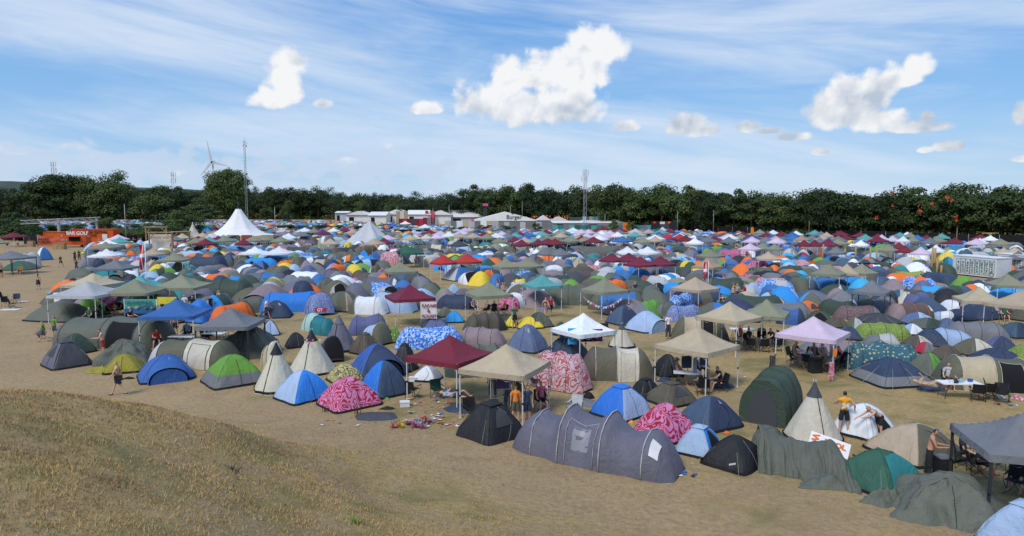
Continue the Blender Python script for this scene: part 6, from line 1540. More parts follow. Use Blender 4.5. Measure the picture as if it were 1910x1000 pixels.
# painted board near the right teepee
A_ = G(1556, 862); t = thing('painted_board', 'sign', 'white board with orange painted capitals leaning among the tarpaulins', (A_.x, A_.y, 0), R(-24)); t.rotation_euler = (R(-48), R(14), R(-26)); t.scale = (.54, .54, .54); t.location.z = .42; t.location.x -= .25; MB().box((0, 0, .45), (2.5, .03, 1.15)).out('board', M_white, t, False); op = mat('orange_brush_paint', (.70,.16,.03), .7)
textobj('WO', .62, (-1.12, -.03, .9), 0, op, t, ry=90, bold=.03); textobj('ENOL', .52, (-.35, -.03, .42), 0, op, t, bold=.03); textobj('8', .3, (.6, -.03, .0), 0, op, t, bold=.02)

# ------------------------------------------------------------------ loose things in the near camp
def gcorner(i, a, b): r, p, sd, th = GZ[i]; return p.xy.to_3d() + Vector((math.cos(th) * a * sd / 2 - math.sin(th) * b * sd / 2, math.sin(th) * a * sd / 2 + math.cos(th) * b * sd / 2, 0))
for px, yt, w, h, c, sp in [(1281,664,.52,.62,'nv','navy towel hanging from the beige gazebo'),(1297,667,.20,.8,'lb','narrow pale blue towel hanging from the beige gazebo'),(1313,664,.42,.48,'sb','teal-blue towel hanging at right of the beige gazebo')]:
    Y = GZ[3][1].y - .2; cloth_panel('towel', 'towel', sp, Vector((XA(px, yt, Y), Y, ZH(px, yt, Y))), w, h, R(8), fm(c))
Y = GZ[2][1].y - .8; cloth_panel('printed_cloth', 'cloth', 'black and pink printed cloth hanging in the white gazebo', Vector((XA(1103, 609, Y), Y, ZH(1103, 609, Y) - .15)), 44 * Y / FPX, 24 * Y / FPX, R(8), mat('black_pink_print', (.02,.01,.015), .8, build=pattern('blotch', (.015,.01,.014), (.40,.03,.12))))
cloth_panel('towel', 'towel', 'bright cyan towel hanging at left of the white gazebo', Vector((XA(1068, 604, Y), Y, ZH(1068, 604, Y) - .25)), .5, .9, 0, fm('cy'))
Y = GZ[6][1].y; cloth_panel('towel', 'towel', 'white and blue towel hanging inside the lilac gazebo', Vector((XA(1554, 640, Y), Y, ZH(1554, 640, Y))), .35, .85, 0, fm('lb')); cloth_panel('dress', 'clothing', 'checked dark shirt hanging in the front beige gazebo', Vector((XA(938, 706, GZ[1][1].y), GZ[1][1].y - .4, 1.95)), .55, .75, R(10), fm('pu'))
cloth_panel('cloth_bundle', 'cloth', 'pink patterned cloth hanging on the lilac gazebo leg', gcorner(6, 1, -1) + Vector((-.12, -.05, 1.05)), .28, .95, 0, fm('PA')); cloth_panel('cloth_bundle', 'cloth', 'orange cloth tied to the lilac gazebo leg', gcorner(6, 1, -1) + Vector((0, -.08, 1.75)), .2, .42, 0, fm('or'))
cloth_panel('rubbish_bag', 'bag', 'dark rubbish bag hanging on the left lilac gazebo leg', gcorner(6, -1, -1) + Vector((-.15, -.1, .95)), .35, .75, 0, fm('dg'), wav=.08)
random.seed(6)
t = thing('heart_bunting', 'bunting', 'string of white and red hearts hanging from the sage gazebo', tuple(gcorner([i for i, g in enumerate(GZ) if g[0]['category'] == 'gazebo'][57] if False else 0, 0, 0)) if False else (0, 0, 0)); HG = [g for g in GZ if abs(PX(Vector((g[1].x, g[1].y, 3.1)))[0] - 1128) < 3 and abs(PX(Vector((g[1].x, g[1].y, 3.1)))[1] - 519) < 4][0]
t.location = (HG[1].x, HG[1].y, 0); q = MB(); P = [Vector((-1.9 + 3.2 * k / 16, -1.75 + .4 * abs(k - 8) / 8, 1.75 - .75 * math.sin(math.pi * k / 16))) for k in range(17)]; q.tube(P, .01, 4).out('string', M_white, t)
for k, p in enumerate(P[1:-1]): MB().add([(p.x, p.y - .02, p.z - .22), (p.x - .1, p.y - .02, p.z - .06), (p.x - .05, p.y - .02, p.z), (p.x, p.y - .02, p.z - .05), (p.x + .05, p.y - .02, p.z), (p.x + .1, p.y - .02, p.z - .06)], [(0, 1, 2, 3, 4, 5)]).out('heart', fm('wh' if k % 3 else 'pk'), t, False)
t = thing('bunting', 'bunting', 'small pastel bunting round the rear black-capped teepee', (G(581, 702).x, G(581, 702).y + .9, 0))
for k in range(9):
    a = R(200 + k * 17); r = .60; z = 1.95 - .12 * (k % 2); MB().add([(math.cos(a) * r, math.sin(a) * r, z), (math.cos(a + .2) * r, math.sin(a + .2) * r, z), (math.cos(a + .1) * r * 1.06, math.sin(a + .1) * r * 1.06, z - .2)], [(0, 1, 2)]).out('pennant', fm(random.choice(['pk', 'ye', 'li', 'wh'])), t, False)
def heap(px, py, w, d, h, name, cat, spoken, m, seed, n=26, crumple=.5):
    c = G(px, py)
    def f(u, v):
        a = u * 2 * math.pi; r = v * (1 + .35 * nz(math.cos(a) * 1.4 + seed, math.sin(a) * 1.4)); x, y = math.cos(a) * r * w / 2, math.sin(a) * r * d / 2
        z = h * (1 - v ** 2.4) * (.55 + crumple * (.35 - 1.6 * abs(nz(x * 1.5 + seed, y * 1.5)))) + (.5 - abs(nz(x * 4, y * 4, seed))) * h * .55 * crumple * (1 - v ** 4); return Vector((x, y, max(.012, z)))
    o = MB().grid(f, n, max(10, n // 3), 0, True).out(name, m, None, True, (c.x, c.y, .0)); return thing(name, cat, spoken, None, 0, None, o)
heap(700, 779, 2.2, 1.6, .16, 'tarpaulin', 'tarpaulin', 'flat black sheet lying before the pink squiggle dome', fm('dg'), 3); heap(1092, 752, 1.5, 1.3, .14, 'blanket', 'blanket', 'grey blanket spread left of the blue and light blue dome', fm('gr'), 5)
heap(1098, 742, .5, .4, .35, 'black_bag', 'bag', 'slumped black bag on the grey blanket', M_black, 8); heap(240, 706, .6, .35, .12, 'dropped_clothes', 'clothing', 'black clothes dropped beside the blue dome tent', M_black, 2); heap(722, 763, .7, .35, .16, 'dropped_clothes', 'clothing', 'black clothes dropped right of the squiggle dome', M_black, 12)
heap(1600, 905, 3.9, 1.0, .42, 'crumpled_tarpaulin', 'tarpaulin', 'long crumpled grey-green tarpaulin before the dark green dome', fm('gg'), 4, 60, 1.1); heap(1668, 938, 2.1, .9, .42, 'crumpled_tarpaulin', 'tarpaulin', 'crumpled grey-green tarpaulin beside the nearest covered tent', fm('gg'), 9, 60, 1.1); heap(1545, 893, 2.0, .8, .35, 'crumpled_tarpaulin', 'tarpaulin', 'crumpled tarpaulin at the foot of the draped tents', fm('gg'), 14, 50, 1.1)
PR = [G(1408, 866), G(1450, 872), G(1500, 880), G(1545, 893), G(1596, 906)]; HR = [1.25, .95, .80, 1.12, .35]; c0_ = G(1500, 880)
def ridge(u, v):
    k = min(3, int(u * 4)); t = u * 4 - k; p = PR[k].lerp(PR[k + 1], t) + Vector((.25, .55, 0)); h = HR[k] + (HR[k + 1] - HR[k]) * (t * t * (3 - 2 * t)); s_ = v * 2 - 1; w = 1.25 + .25 * nz(u * 7, 3)
    f = abs(math.sin(u * 34 + nz(u * 5, v * 2) * 5 + s_ * 2)) * .11 * abs(s_) ** .6 + nz(u * 12, v * 3, 5) * .10; z = h * (1 - abs(s_) ** 1.5) + f * (1 if abs(s_) < .97 else 0)
    return p - c0_ + Vector((s_ * w * .35 + nz(u * 9, v * 4) * .12, s_ * w + f * s_, max(.01, z)))
o = MB().grid(ridge, 90, 26).out('tarpaulin', fm('gg'), None, True, tuple(c0_)); thing('tarpaulin', 'tarpaulin', 'long sagging grey-green tarpaulin draped over tents by the painted board', None, 0, None, o)
heap(872, 765, 2.1, 1.0, .55, 'air_lounger', 'lounger', 'dark blue air lounger under the front beige gazebo', fm('nv'), 15, crumple=.2); heap(1345, 722, 1.5, .8, .5, 'air_lounger', 'lounger', 'navy air lounger right of the table under the beige gazebo', fm('nv'), 16, crumple=.2); heap(1240, 711, .9, .6, .35, 'air_lounger', 'lounger', 'small navy air cushion left of the table', fm('nv'), 17, crumple=.2); heap(1741, 726, 1.5, .9, .4, 'air_lounger', 'lounger', 'navy air lounger beside the white table on the right', fm('nv'), 18, crumple=.2)
# the pile of garlands
c = G(768, 798); t = thing('garland_pile', 'pile of garlands', 'pile of pink, lilac and yellow plastic garlands on the ground', (c.x, c.y, 0)); random.seed(2)
for i in range(26):
    x, y, r = uni(-.75, .75), uni(-.35, .55), uni(.10, .22); m = random.choice(['pk', 'pk', 'li', 'ye', 'lg', 'li', 'or']); q = MB(); z = r * .7
    for k in range(26):
        a, b_ = uni(0, 6.28), uni(0, 1.5); dd = Vector((math.cos(a) * math.cos(b_), math.sin(a) * math.cos(b_), math.sin(b_))); s_ = Vector((-dd.y, dd.x, .1)).normalized() * .02; p = Vector((x, y, z * .6)); q.add([p - s_ + dd * r * .3, p + s_ + dd * r * .3, p + dd * r * 1.25 + s_, p + dd * r * 1.25 - s_], [(0, 1, 2, 3)])
    q.out('tassel', fm(m), t, False)
def box_thing(px, py, d, name, cat, spoken, m, rz=0, lid=None):
    p = G(px, py); t = thing(name, cat, spoken, (p.x, p.y, 0), R(rz)); MB().box((0, 0, d[2] / 2), d).out('box', m, t, False); MB().box((0, 0, d[2] + .02), (d[0] + .03, d[1] + .03, .045)).out('lid', lid or m, t, False)
box_thing(755, 758, (.42, .3, .2), 'cool_box', 'cool box', 'small white cool box by the front maroon gazebo', M_white, 10); box_thing(771, 711, (.4, .3, .18), 'cool_box', 'cool box', 'white cool box beside the small white dome', M_white, 0); box_thing(1520, 695, (.6, .45, .75), 'speaker_box', 'speaker', 'black box speaker before the seated circle', M_black, 10)
box_thing(1757, 893, (.42, .42, .75), 'rubbish_bin', 'bin', 'black bin with grey lid under the grey gazebo corner', M_black, 0, fm('gr')); box_thing(921, 762, (.4, .3, .35), 'cool_box', 'cool box', 'teal cool box under the front beige gazebo', fm('te'), 5); box_thing(1010, 585, (.5, .4, .4), 'crate', 'crate', 'grey crate beside the turquoise gazebo', M_steelg, 5)
heap(1866, 742, .4, .35, .25, 'plastic_bag', 'bag', 'white plastic bag on the grass at the right edge', M_white, 41); heap(1898, 745, .6, .5, .3, 'pink_bag', 'bag', 'pink patterned bag at the right edge', fm('PA'), 42); heap(1018, 765, .45, .3, .3, 'pink_bag', 'bag', 'magenta bag beside the seated person in pink', fm('pk'), 43); heap(722, 746, .3, .25, .15, 'green_bag', 'bag', 'bright green bag before the blue and grey-blue dome', fm('br'), 44); heap(613, 765, .25, .2, .12, 'orange_bag', 'bag', 'small orange bag left of the squiggle dome', fm('or'), 45); heap(1178, 789, .3, .25, .15, 'orange_bag', 'bag', 'small orange bag between two blue domes', fm('or'), 46); heap(1264, 880, .5, .3, .08, 'paper_bag', 'bag', 'flattened pale paper bag by the long grey tunnel tent', fm('lg'), 47); heap(1355, 808, .3, .2, .12, 'orange_bag', 'bag', 'small orange bag behind the open blue tent', fm('or'), 48)
# scattered litter
random.seed(12); q = MB(); LK = ['wh', 'lg', 'bl', 'or', 'wh', 'pk', 'ch']
def scrap(px, py):
    p = G(px, py); a, s_ = uni(0, 6.28), uni(.04, .12); z = hill(p.x, p.y) + .02; P = [(p.x + math.cos(a + k * 1.57) * s_ * uni(.7, 1.2), p.y + math.sin(a + k * 1.57) * s_ * uni(.7, 1.2), z + uni(0, .04)) for k in range(4)]; q.add(P, [(0, 1, 2, 3)], random.randrange(len(LK)))
for x0, x1, y0, y1, n in [(760,860,740,800,46),(1060,1110,745,790,10),(960,1060,770,810,10),(1050,1240,660,715,14),(560,900,580,610,20),(1380,1440,700,760,8),(1590,1600,690,700,8),(1000,1250,600,660,16),(1840,1910,740,760,8),(600,750,760,800,8),(1560,1760,840,880,14),(1150,1260,800,840,8),(20,130,560,640,6),(640,800,500,560,14),(1290,1540,480,492,20),(1250,1300,880,890,4)]:
    for _ in range(n * 2): scrap(uni(x0, x1), uni(y0, y1))
q.out('litter', [fm(k) for k in LK], None, False)['kind'] = 'stuff'
# tables and chairs
def table_at(px, py, yaw, l, w, d): p = G(px, py); return table((p.x, p.y), yaw, l, w, d)
table_at(1787, 742, -4, 1.8, .75, 'white folding table with food beside the long green tunnel'); table_at(1284, 722, -12, 1.5, .6, 'white folding table under the beige gazebo with towels'); table_at(342, 648, -4, 1.6, .7, 'white folding table under the bright blue gazebo'); table_at(400, 642, -4, 1.4, .7, 'white folding table under the grey gazebo on the left'); table_at(245, 628, -4, 1.8, .7, 'folding table below the green banner'); table_at(1385, 634, -8, 1.7, .7, 'folding table under the rear beige gazebo')
for px, py, k in [(1770,706,'wh'),(1790,704,'lb'),(1800,705,'bg'),(1778,708,'ch'),(1812,707,'bl')]:
    Y = G(1787, 742).y; p = Vector((XA(px, py, Y), Y + uni(-.2, .2), .765)); t = thing('food_box', 'box', cname(k) + ' food packet on the white table at right', tuple(p)); MB().box((0, 0, .06), (.18, .14, .11)).out('box', fm(k), t, False); MB().box((0, 0, .125), (.19, .15, .02)).out('lid', fm(k), t, False)
for px, py, yaw, col, d in [(771,742,150,'bk','black camp chair facing away under the front maroon gazebo'),(817,744,30,'fg','green camp chair under the front maroon gazebo'),(1071,776,-30,'lg','small pale grey camp chair beside the grey blanket'),(878,782,20,'bk','black camp chair behind the front black dome'),(1822,748,160,'bk','black camp chair left at the white table'),(1840,746,175,'bk','black camp chair behind the white table corner'),(1868,752,-30,'bk','black camp chair right of the white table'),(1850,742,60,'bk','black camp chair with a white towel at the table'),
    (1862,880,-20,'bk','empty black camp chair under the grey gazebo at right'),(1893,922,-50,'bk','black camp chair nearest the lower right corner'),(995,722,10,'bk','black camp chair behind the people at the beige gazebo'),(1128,628,0,'bk','black chair in shade beside the steel blue dome'),(1400,655,160,'bk','black camp chair left under the rear beige gazebo'),(1424,657,170,'bk','black camp chair at the rear beige gazebo, middle'),(1447,655,190,'bk','black camp chair at the rear beige gazebo, right'),(1460,640,90,'bk','black camp chair under the joined sage gazebo'),
    (12,572,60,'bk','black camp chair at the left edge, nearest the road'),(25,575,120,'bk','black camp chair at the left edge, right of its neighbour'),(30,566,20,'nv','navy camp chair folded beside the road at left'),(6,562,90,'bk','black camp chair cut by the left edge')]:
    chair(G(px, py), yaw, d, col)
p = G(20, 578); t = thing('floor_mat', 'mat', 'white sheet lying on the dirt road at left', (p.x, p.y, 0)); MB().box((0, 0, .03), (1.5, .7, .04), 0, .1).out('mat', M_white, t, False)
p = G(45, 563); t = thing('floor_mat', 'mat', 'small white board lying beside the camp chairs at left', (p.x, p.y, 0)); MB().box((0, 0, .03), (.8, .4, .04), 0, .1).out('mat', M_white, t, False)

# weeds on the edge of the mound
random.seed(61)
for px, py, h, n, c, sp in [(668,772,.75,14,'ob','tall dry weed stalks on the edge of the mound, tallest clump'),(606,768,.55,10,'ob','thin dry weed stalks left of the tallest clump'),(740,790,.4,8,'ob','short dry stalks near the black sheet'),(663,978,.16,26,'br','fresh green grass tuft low on the mound'),(430,878,.14,30,'ol','olive grass tuft in the middle of the mound')]:
    d = ray(px, py); tt_ = 3.0
    while CAMH + d.z * tt_ > hill(d.x * tt_, d.y * tt_) and tt_ < 60: tt_ += .05
    x, y = d.x * tt_, d.y * tt_; q = MB()
    for k in range(n): a, r = uni(0, 6.28), uni(0, .22); l = h * uni(.5, 1); q.tube([(math.cos(a) * r, math.sin(a) * r, -.03), (math.cos(a) * r * 1.2, math.sin(a) * r * 1.2, l * .6), (math.cos(a) * r * 1.7 + uni(-.03, .03), math.sin(a) * r * 1.7, l)], .010, 3, r2=.003)
    o = q.out('weed', fm(c), None, True, (x, y, hill(x, y))); thing('weed', 'weed', sp, None, 0, None, o)

# ------------------------------------------------------------------ people
t = person(222, 737, 'walk:shorts bag', 'nv nv', 'blond shirtless person in navy shorts walking with a black bag', -75, 'b', 0)
person(193, 665, 'hold:shorts', 'rd rd', 'shirtless person in red shorts looking down before the green tunnel', -60, 'd', 0)
person(82, 638, 'walk:shirt shorts:n', 'br nv', 'child in green vest carrying a rubbish bag, left one', -70, 'b', 0, .84); person(103, 632, 'stand:shirt shorts:nL', 'br sb', 'child in green vest carrying a rubbish bag, right one', -10, 'r', 0, .92)
for px, py in ((75, 632), (112, 628)): c = G(px, py); o = MB().grid(lambda u, v: Vector((math.cos(u * 6.283) * (.05 + .2 * math.sin(math.pi * min(.95, v))), math.sin(u * 6.283) * (.05 + .18 * math.sin(math.pi * min(.95, v))), .75 - .72 * v + nz(u * 4, v * 5) * .04)), 12, 8, 0, True).out('rubbish_bag', fm('gr'), None, True, (c.x, c.y, .05)); thing('rubbish_bag', 'bag', 'grey rubbish bag carried by a green-vested child', None, 0, 'rubbish bags carried by the children', o)
person(72, 540, 'stand:skirt top:L', 'cr bk', 'person in a black skirt walking up the dirt road', 185, 'd', 0); person(114, 498, 'walk:shirt shorts', 'bk bk', 'person in black walking down the dirt road', 0, 'd', 1); person(143, 508, 'walk:shirt shorts', 'bk nv', 'person in black T-shirt on the road, nearest of the trio', 180, 'd', 1); person(140, 488, 'stand:shirt trousers', 'bk bk', 'person in black on the road behind the walker', 170, 'd', 1); person(148, 486, 'stand:shirt trousers', 'bk ch', 'person in black on the road at right of the trio', 200, 'd', 0); person(158, 462, 'stand:shirt trousers', 'rd rd', 'person in red standing at the caravan bar', 180, 'd', 1)
p_ = person(1573, 812, 'hips:shirt shorts:n', 'or bk', 'person in a yellow number 24 jersey and black shorts', 172, 'd', 0, 1.04)
for ch in p_.children:
    if ch.name.startswith('shirt'): ch.material_slots[0].material = mat('yellow_jersey', (.80,.36,.02), .7)
textobj('24', .25, (.15, .178, 1.12), 180, M_wsign, p_, .012, name='jersey_number', bold=.012)
person(1640, 820, 'bend:top shorts:', 'te bk', 'person in teal top and black shorts bending over the white tent', -78, 'b', 0)
person(1731, 893, 'hold:trousers cap', 'bk bk', 'shirtless person in blue cap and black trousers looking right', 60, 'd', 1, 1.03)
for ch in [o for o in COL.objects if o.parent and o.name.startswith('cap') and o.parent.name.startswith('person')]: ch.material_slots[0].material = fm('bl')
def seated(px, py, yaw, cols, d, hair='d', skin=0, key='sit:shirt shorts', ch='bk', sc=1.0):
    p = G(px, py); chair(p, yaw, 'chair under ' + d.split(' beside')[0].split(' with back')[0], ch, sc=1.0); person(px, py, key, cols, d, yaw, hair, skin, sc)
seated(1797, 872, 55, 'bk bk', 'person in black T-shirt and straw hat seated under the grey gazebo', 'r', 0, 'sit:shirt shorts hat:'); seated(1822, 886, 70, 'bk ch', 'dark-haired person in black T-shirt seated nearest in the grey gazebo', 'd', 1, 'sit2:shirt shorts'); seated(1905, 912, -60, 'nv nv', 'seated person partly cut off by the right edge', 'd', 0)
person(919, 742, 'stand:shorts trousers', 'dg dg', 'shirtless person in grey trousers under the front beige gazebo', 175, 'd', 1); person(948, 768, 'stand:shirt trousers', 'lb sb', 'person in white T-shirt and jeans under the beige gazebo', 160, 'r', 0); person(962, 790, 'stand:shirt shorts', 'or ol', 'blond person in orange T-shirt and khaki shorts', 175, 'b', 0, .95); person(983, 793, 'stand:shirt shorts:nL', 'nv nv', 'long-haired person in a dark dress with green scarf', 20, 'r', 0)
person(967, 755, 'stand:shirt shorts', 'fg ol', 'person in a green top behind the orange T-shirt', 150, 'd', 1); seated(1010, 765, 12, 'pk bk', 'person in a bright pink shirt seated under the beige gazebo', 'r', 0)
person(880, 762, 'lie:shirt shorts', 'lb nv', 'person lying on the dark air lounger', 75, 'b', 0, z=.25)
seated(1265, 716, 70, 'or bk', 'person in straw hat seated left of the table', 'r', 0, 'sit:shorts hat:'); person(1311, 705, 'sit:shirt shorts', 'wh nv', 'person in a white shirt behind the table', 0, 'r', 0); chair(G(1311, 705), 0, 'camp chair behind the table under the beige gazebo'); seated(1309, 737, 180, 'bk bk', 'long-haired person in black seated with back to us', 'b', 0, 'sit:shirt shorts:nL'); seated(1344, 730, -80, 'bk bk', 'person with a bun seated right of the table', 'd', 0, 'sit2:shirt shorts:n')
LG = [(1484,684,60,'tn lg'),(1478,676,40,'bk bk'),(1509,688,120,'wh lb'),(1518,680,0,'mv bk'),(1541,690,250,'bg lg'),(1552,694,230,'lb wh'),(1560,690,260,'bk bk'),(1568,686,-80,'pk bk'),(1535,680,10,'lg nv')]
for i, (px, py, yaw, cl) in enumerate(LG): seated(px, py, yaw, cl, 'person in ' + cname(cl.split()[0]) + ' top, seated circle', 'brd'[i % 3], 0, ['sit:shirt shorts', 'sit2:shirt shorts', 'sit:shirt shorts:nL'][i % 3])
person(1246, 632, 'stand:shirt trousers:L', 'wh dg', 'dark-haired person in white top standing in the open', 10, 'd', 0); person(971, 567, 'walk:shirt shorts', 'pb nv', 'person in pale blue shirt and navy shorts walking', 120, 'r', 0); person(958, 553, 'walk:shirt shorts', 'wh bk', 'person in white at the orange and yellow tent', 0, 'r', 0); person(1017, 592, 'walk:top skirt:L', 'bk mv', 'person in black top and long skirt beside the one in red', 20, 'r', 0); person(1027, 590, 'walk:shirt shorts', 'rd bk', 'person in red top walking with a friend', 10, 'r', 0)
person(960, 612, 'stand:shirt shorts', 'fg bk', 'person in green partly hidden by the periwinkle dome', 0, 'd', 1); person(497, 595, 'walk:shirt skirt', 'wh nv', 'person in white top beside the navy dome', 100, 'd', 0); person(408, 578, 'stand:shirt shorts:nL', 'lg lb', 'blond person with raised arm by the dark green tunnel', 150, 'b', 0); person(393, 590, 'stand:shirt shorts:nL', 'bk bk', 'dark-haired person at the grey gazebo', 60, 'd', 0); person(470, 508, 'stand:shirt shorts', 'bk bk', 'person in black behind the navy domes', 0, 'd', 1)
for px, py, yaw, cl, k in [(293,648,30,'rd nv','sit2'),(300,640,-60,'lb bg','sit'),(327,628,0,'tn nv','stand'),(349,634,10,'lb nv','sit'),(398,632,0,'lg bk','sit'),(418,628,20,'mv bk','sit'),(386,640,90,'bk bk','sit2'),(208,590,60,'rd bk','sit'),(190,592,-60,'nv bk','sit2'),(166,604,0,'fg bk','sit'),(222,588,0,'bk nv','sit'),(242,606,60,'bk bk','sit2'),(346,588,0,'wh bk','stand'),(360,590,30,'bk bk','stand'),(375,592,-30,'lg bk','sit')]:
    (person if k == 'stand' else seated)(px, py, *((k + ':shirt shorts', cl, 'person in ' + cname(cl.split()[0]) + ' top standing, left gazebos', yaw) if k == 'stand' else (yaw, cl, 'person in ' + cname(cl.split()[0]) + ' top, seated', random.choice('bdr'), 0, k + ':shirt shorts')))
for px, py, yaw, cl in [(884,585,40,'mv bk'),(906,588,-60,'mv bk'),(922,590,0,'bk bk'),(940,588,-70,'or bk'),(1145,600,0,'bk bk'),(1768,724,-20,'lg bk')]: seated(px, py, yaw, cl, 'person in ' + cname(cl.split()[0]) + ' top seated outdoors', random.choice('bdr'), 0)
seated(1398, 648, 40, 'bk bk', 'person in black seated at the rear beige gazebo, left', 'd', 1); seated(1420, 640, 160, 'tn bk', 'person in tan seated at the rear beige gazebo, middle', 'r', 0); seated(1440, 648, -60, 'bk nv', 'person in black seated at the rear beige gazebo, right', 'd', 0, 'sit2:shirt shorts'); seated(1382, 640, 60, 'rd bk', 'person in red seated at the rear beige gazebo', 'd', 1)
person(1770, 738, 'lie:shirt shorts', 'tn bg', 'person lying on the navy lounger by the white table', 60, 'b', 0, z=.15)
# people farther off, in small groups as in the photograph
random.seed(77); TOPC = 'wh bk bk nv lg rd lb mv tn bl or bg bk ch pk wh fg te'.split(); BOT = 'bk nv dg lb bg bk'.split()
KEYS = ['stand:shirt shorts', 'walk:shirt shorts', 'stand:shirt trousers', 'stand:shirt shorts:nL', 'stand:shorts', 'hold:shirt shorts', 'stand:top shorts:L', 'up:shirt shorts']
CROWD = .5
def crowd(px, py, n, sx, sy, seat=0.0):
    for _ in range(max(1, round(n * CROWD))):
        x, y = px + uni(-sx, sx), py + uni(-sy, sy); c = random.choice(TOPC); key = random.choice(KEYS) if rnd() > seat else 'sit:shirt shorts'
        w_ = 'shirtless person in shorts' if key == 'stand:shorts' else 'person in ' + {'wh': 'a white', 'bk': 'a black', 'nv': 'a navy', 'rd': 'a red', 'or': 'an orange'}.get(c, 'a ' + cname(c)) + ' top'
        p = person(x, y, key, c + ' ' + random.choice(BOT), w_ + (' sitting' if key[:3] == 'sit' else ' standing'), uni(0, 360), random.choice('bdr'), random.choice([0, 0, 1]), uni(.93, 1.03), None, 'festival guests')
for a in [(566,462,9,14,3),(582,468,4,6,2),(597,476,4,4,2),(610,474,3,6,2),(525,455,3,6,4),(1355,548,5,14,5),(1365,560,8,12,5),(1388,566,2,5,2),(1400,520,3,6,3),(1322,560,5,20,4,.8),(1340,578,8,14,4,.8),(1545,532,10,30,4,.9),(1560,528,6,10,3,.7),(1590,530,4,8,3),(1600,550,3,6,3),(1610,562,3,10,3,.8),(1622,575,3,20,2,.9),(1722,535,3,6,3),(1720,512,2,4,2),(1800,585,6,20,4,.4),(1822,590,6,20,4,.7),(1870,596,4,12,3,.8),
    (762,498,9,18,3,.8),(820,512,4,10,3,.8),(935,545,7,12,8,.7),(948,512,6,12,4,.5),(1185,508,9,60,4,.5),(1240,508,3,8,3),(1185,560,4,4,4),(1222,560,5,8,3,.5),(1205,555,3,6,3,.7),(1130,500,3,8,2),(1285,478,3,8,2),(1345,488,4,10,2),(1400,490,3,10,2),(1420,498,4,8,3),(1463,493,3,4,2),(1365,487,2,5,2),
    (300,468,4,10,3),(330,462,9,22,4),(345,468,5,14,3),(370,464,8,14,3),(395,464,7,16,3),(425,460,7,16,3),(470,462,5,14,2),(240,455,11,24,4),(206,460,3,6,2),(190,458,3,6,2),(270,500,4,8,5),(285,506,3,6,3),(200,486,4,10,3,.5),(310,498,5,12,3,.7),(20,462,5,14,4),(10,520,5,12,5,.7),(40,515,2,6,3,.7),(480,482,4,20,3),(500,485,3,12,3),
    (640,470,4,16,3),(700,462,4,12,3),(720,478,4,8,3,.6),(860,452,5,12,2),(925,456,6,14,3),(780,444,4,10,2),(1000,462,5,20,3),(1060,456,5,20,3),(1115,455,6,22,3),(1160,460,4,12,3),(1200,455,5,16,2),(1100,448,5,30,2),(1240,440,5,20,3),(1350,462,6,16,5),(1420,470,5,14,3),(1450,470,4,10,3),(1510,465,7,26,3),(1560,474,4,14,3),(1600,465,4,8,2),(1650,462,6,24,2),(1690,475,5,14,2),(1718,482,5,14,2),(1750,474,4,10,2),(1885,475,5,14,3),
    (840,424,8,30,3),(930,428,10,30,3),(560,436,8,30,4),(650,430,8,30,4),(470,440,5,26,3)]: crowd(*a)

heap(192, 694, 1.9, .9, .42, 'mustard_sheet', 'sheet', 'mustard flysheet sagging flat left of the half collapsed tent', fm('oy'), 51, 40, .7)
def on_tent(key, px, py, fn, gap=.0):
    r = [o for o, d in THINGS if d.startswith(key)][0]; bpy.context.view_layer.update(); Y = r.location.y - gap; w = Vector((XA(px, py, Y), Y, ZH(px, py, Y))); l = Matrix.Rotation(-r.rotation_euler.z, 4, 'Z') @ (w - r.location); fn(r, l, -math.degrees(r.rotation_euler.z))
on_tent('blue and white speckled arched', 598, 578, lambda r, l, z: (MB().box(tuple(l), (1.0, .03, .36), 0, R(z)).out('tag', fm('rd'), r, False), textobj('GT', .34, tuple(l + Matrix.Rotation(R(z), 3, 'Z') @ Vector((-.28, -.03, -.12))), z, M_wsign, r, .01, bold=.01)), 1.9)
on_tent('black dome tent with pale emblem', 1366, 866, lambda r, l, z: MB().box(tuple(l), (.26, .02, .05), 0, R(z + 20)).out('emblem', M_white, r, False), 1.22)

# lettering becomes plain mesh
dg_ = bpy.context.evaluated_depsgraph_get(); MT = [(o, bpy.data.meshes.new_from_object(o.evaluated_get(dg_))) for o in TEXTS]
for o, me in MT:
    n_ = o.name; q_ = bpy.data.objects.new(n_ + '_mesh', me); COL.objects.link(q_); q_.parent = o.parent; q_.location = o.location; q_.rotation_euler = o.rotation_euler; bpy.data.objects.remove(o); q_.name = n_

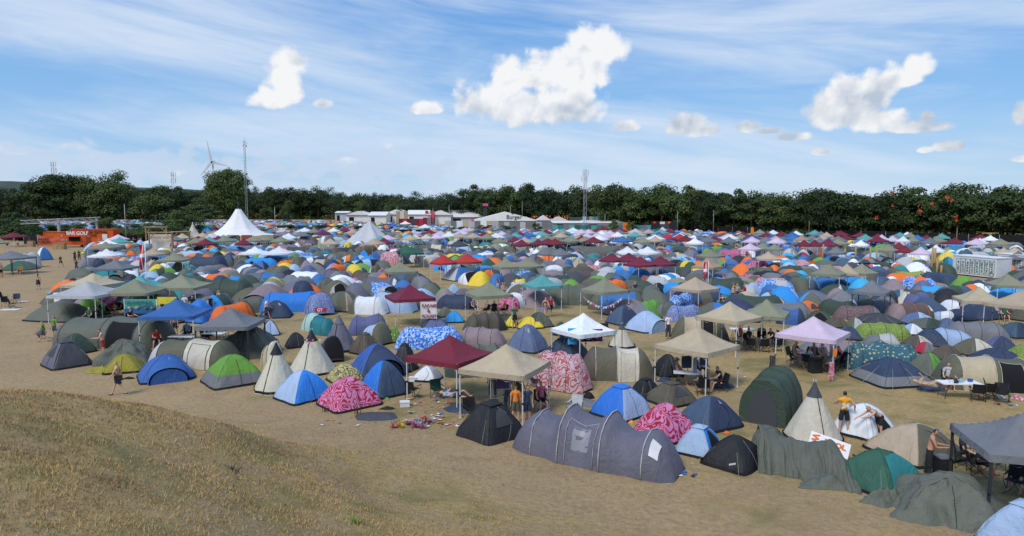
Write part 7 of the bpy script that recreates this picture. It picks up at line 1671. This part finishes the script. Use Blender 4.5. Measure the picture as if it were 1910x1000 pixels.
# ------------------------------------------------------------------ labels
LM = [('the peaked white marquee', 448, 445), ('the orange container', 150, 450), ('the pale pointed marquee', 690, 445), ('the four maroon gazebos', 1186, 492), ('the lilac gazebo', 1518, 660), ('the front maroon gazebo', 835, 740),
      ('the hanging towels', 1300, 690), ('the bright blue gazebo', 328, 600), ('the white containers', 1830, 515), ('the green banner', 262, 575), ('the tall centre mast', 1090, 425), ('the turquoise gazebo', 1010, 545),
      ('the navy tent with guy lines', 1660, 715), ('the heart bunting', 1128, 565), ('the two red gazebos', 850, 495), ('the forest green gazebos', 765, 490), ('the pink tunnel tent', 1358, 483), ('the grey pointed teepee', 634, 650),
      ('the orange flag', 1403, 450), ('the tall lattice mast', 463, 412), ('the white festival halls', 900, 412), ('the cream pyramid tent', 1078, 507), ('the printed white gazebos', 498, 480), ('the big wooden frame', 330, 460),
      ('the bright blue tent', 1738, 558), ('the far lilac gazebos', 1665, 452), ('the speckled blue tent', 594, 585), ('the brown-orange tunnel tent', 1695, 595), ('the white cloth gazebo', 1088, 620), ('the wind turbine', 404, 405)]
def pxy(o): return PX(Vector((o.location.x, o.location.y, 0)))
def near_mark(o):
    x, y = pxy(o); best = min(LM, key=lambda l: ((l[1] - x) / 1.0) ** 2 + ((l[2] - y) * 2.6) ** 2); dx_, dy_ = x - best[1], (y - best[2]) * 2.6
    if abs(dx_) > abs(dy_): rel = 'left of ' if dx_ < 0 else 'right of '
    else: rel = 'behind ' if dy_ < 0 else 'in front of '
    return rel + best[0]
from collections import defaultdict
ORD = ['first', 'second', 'third', 'fourth', 'fifth', 'sixth', 'seventh', 'eighth', 'ninth', 'tenth', 'eleventh', 'twelfth', 'thirteenth', 'fourteenth', 'fifteenth', 'sixteenth', 'seventeenth', 'eighteenth', 'nineteenth', 'twentieth']
NUMW = ['zero', 'one', 'two', 'three', 'four', 'five', 'six', 'seven', 'eight', 'nine', 'ten', 'eleven', 'twelve', 'thirteen', 'fourteen', 'fifteen', 'sixteen', 'seventeen', 'eighteen', 'nineteen', 'twenty']
cnt = defaultdict(list)
for o, d in THINGS: cnt[d].append(o)
cur = {}
for d, os_ in cnt.items():
    for o in os_: cur[o.name] = (d, o, d) if len(os_) == 1 and len(d.split()) >= 5 else (d + ' ' + near_mark(o), o, d)
g2 = defaultdict(list)
for l, o, d in cur.values(): g2[l].append(o)
for l, os_ in g2.items():
    if len(os_) == 1: os_[0]['label'] = l; continue
    os_.sort(key=lambda o: pxy(o)[0]); n = len(os_)
    for i, o in enumerate(os_): o['label'] = (l + ', ' + ('left one' if i == 0 else 'right one')) if n == 2 else l + ', ' + (ORD[i] if i < 20 else str(i + 1) + 'th') + ' of ' + (NUMW[n] if n <= 20 else str(n)) + ' from left'

for o, d in THINGS:
    w = o['label'].split()
    if len(w) > 16: w = [q for q in w if q not in ('the',)]
    if len(w) > 16: w = [q for q in w if q not in ('a', 'tent')] 
    o['label'] = ' '.join(w)
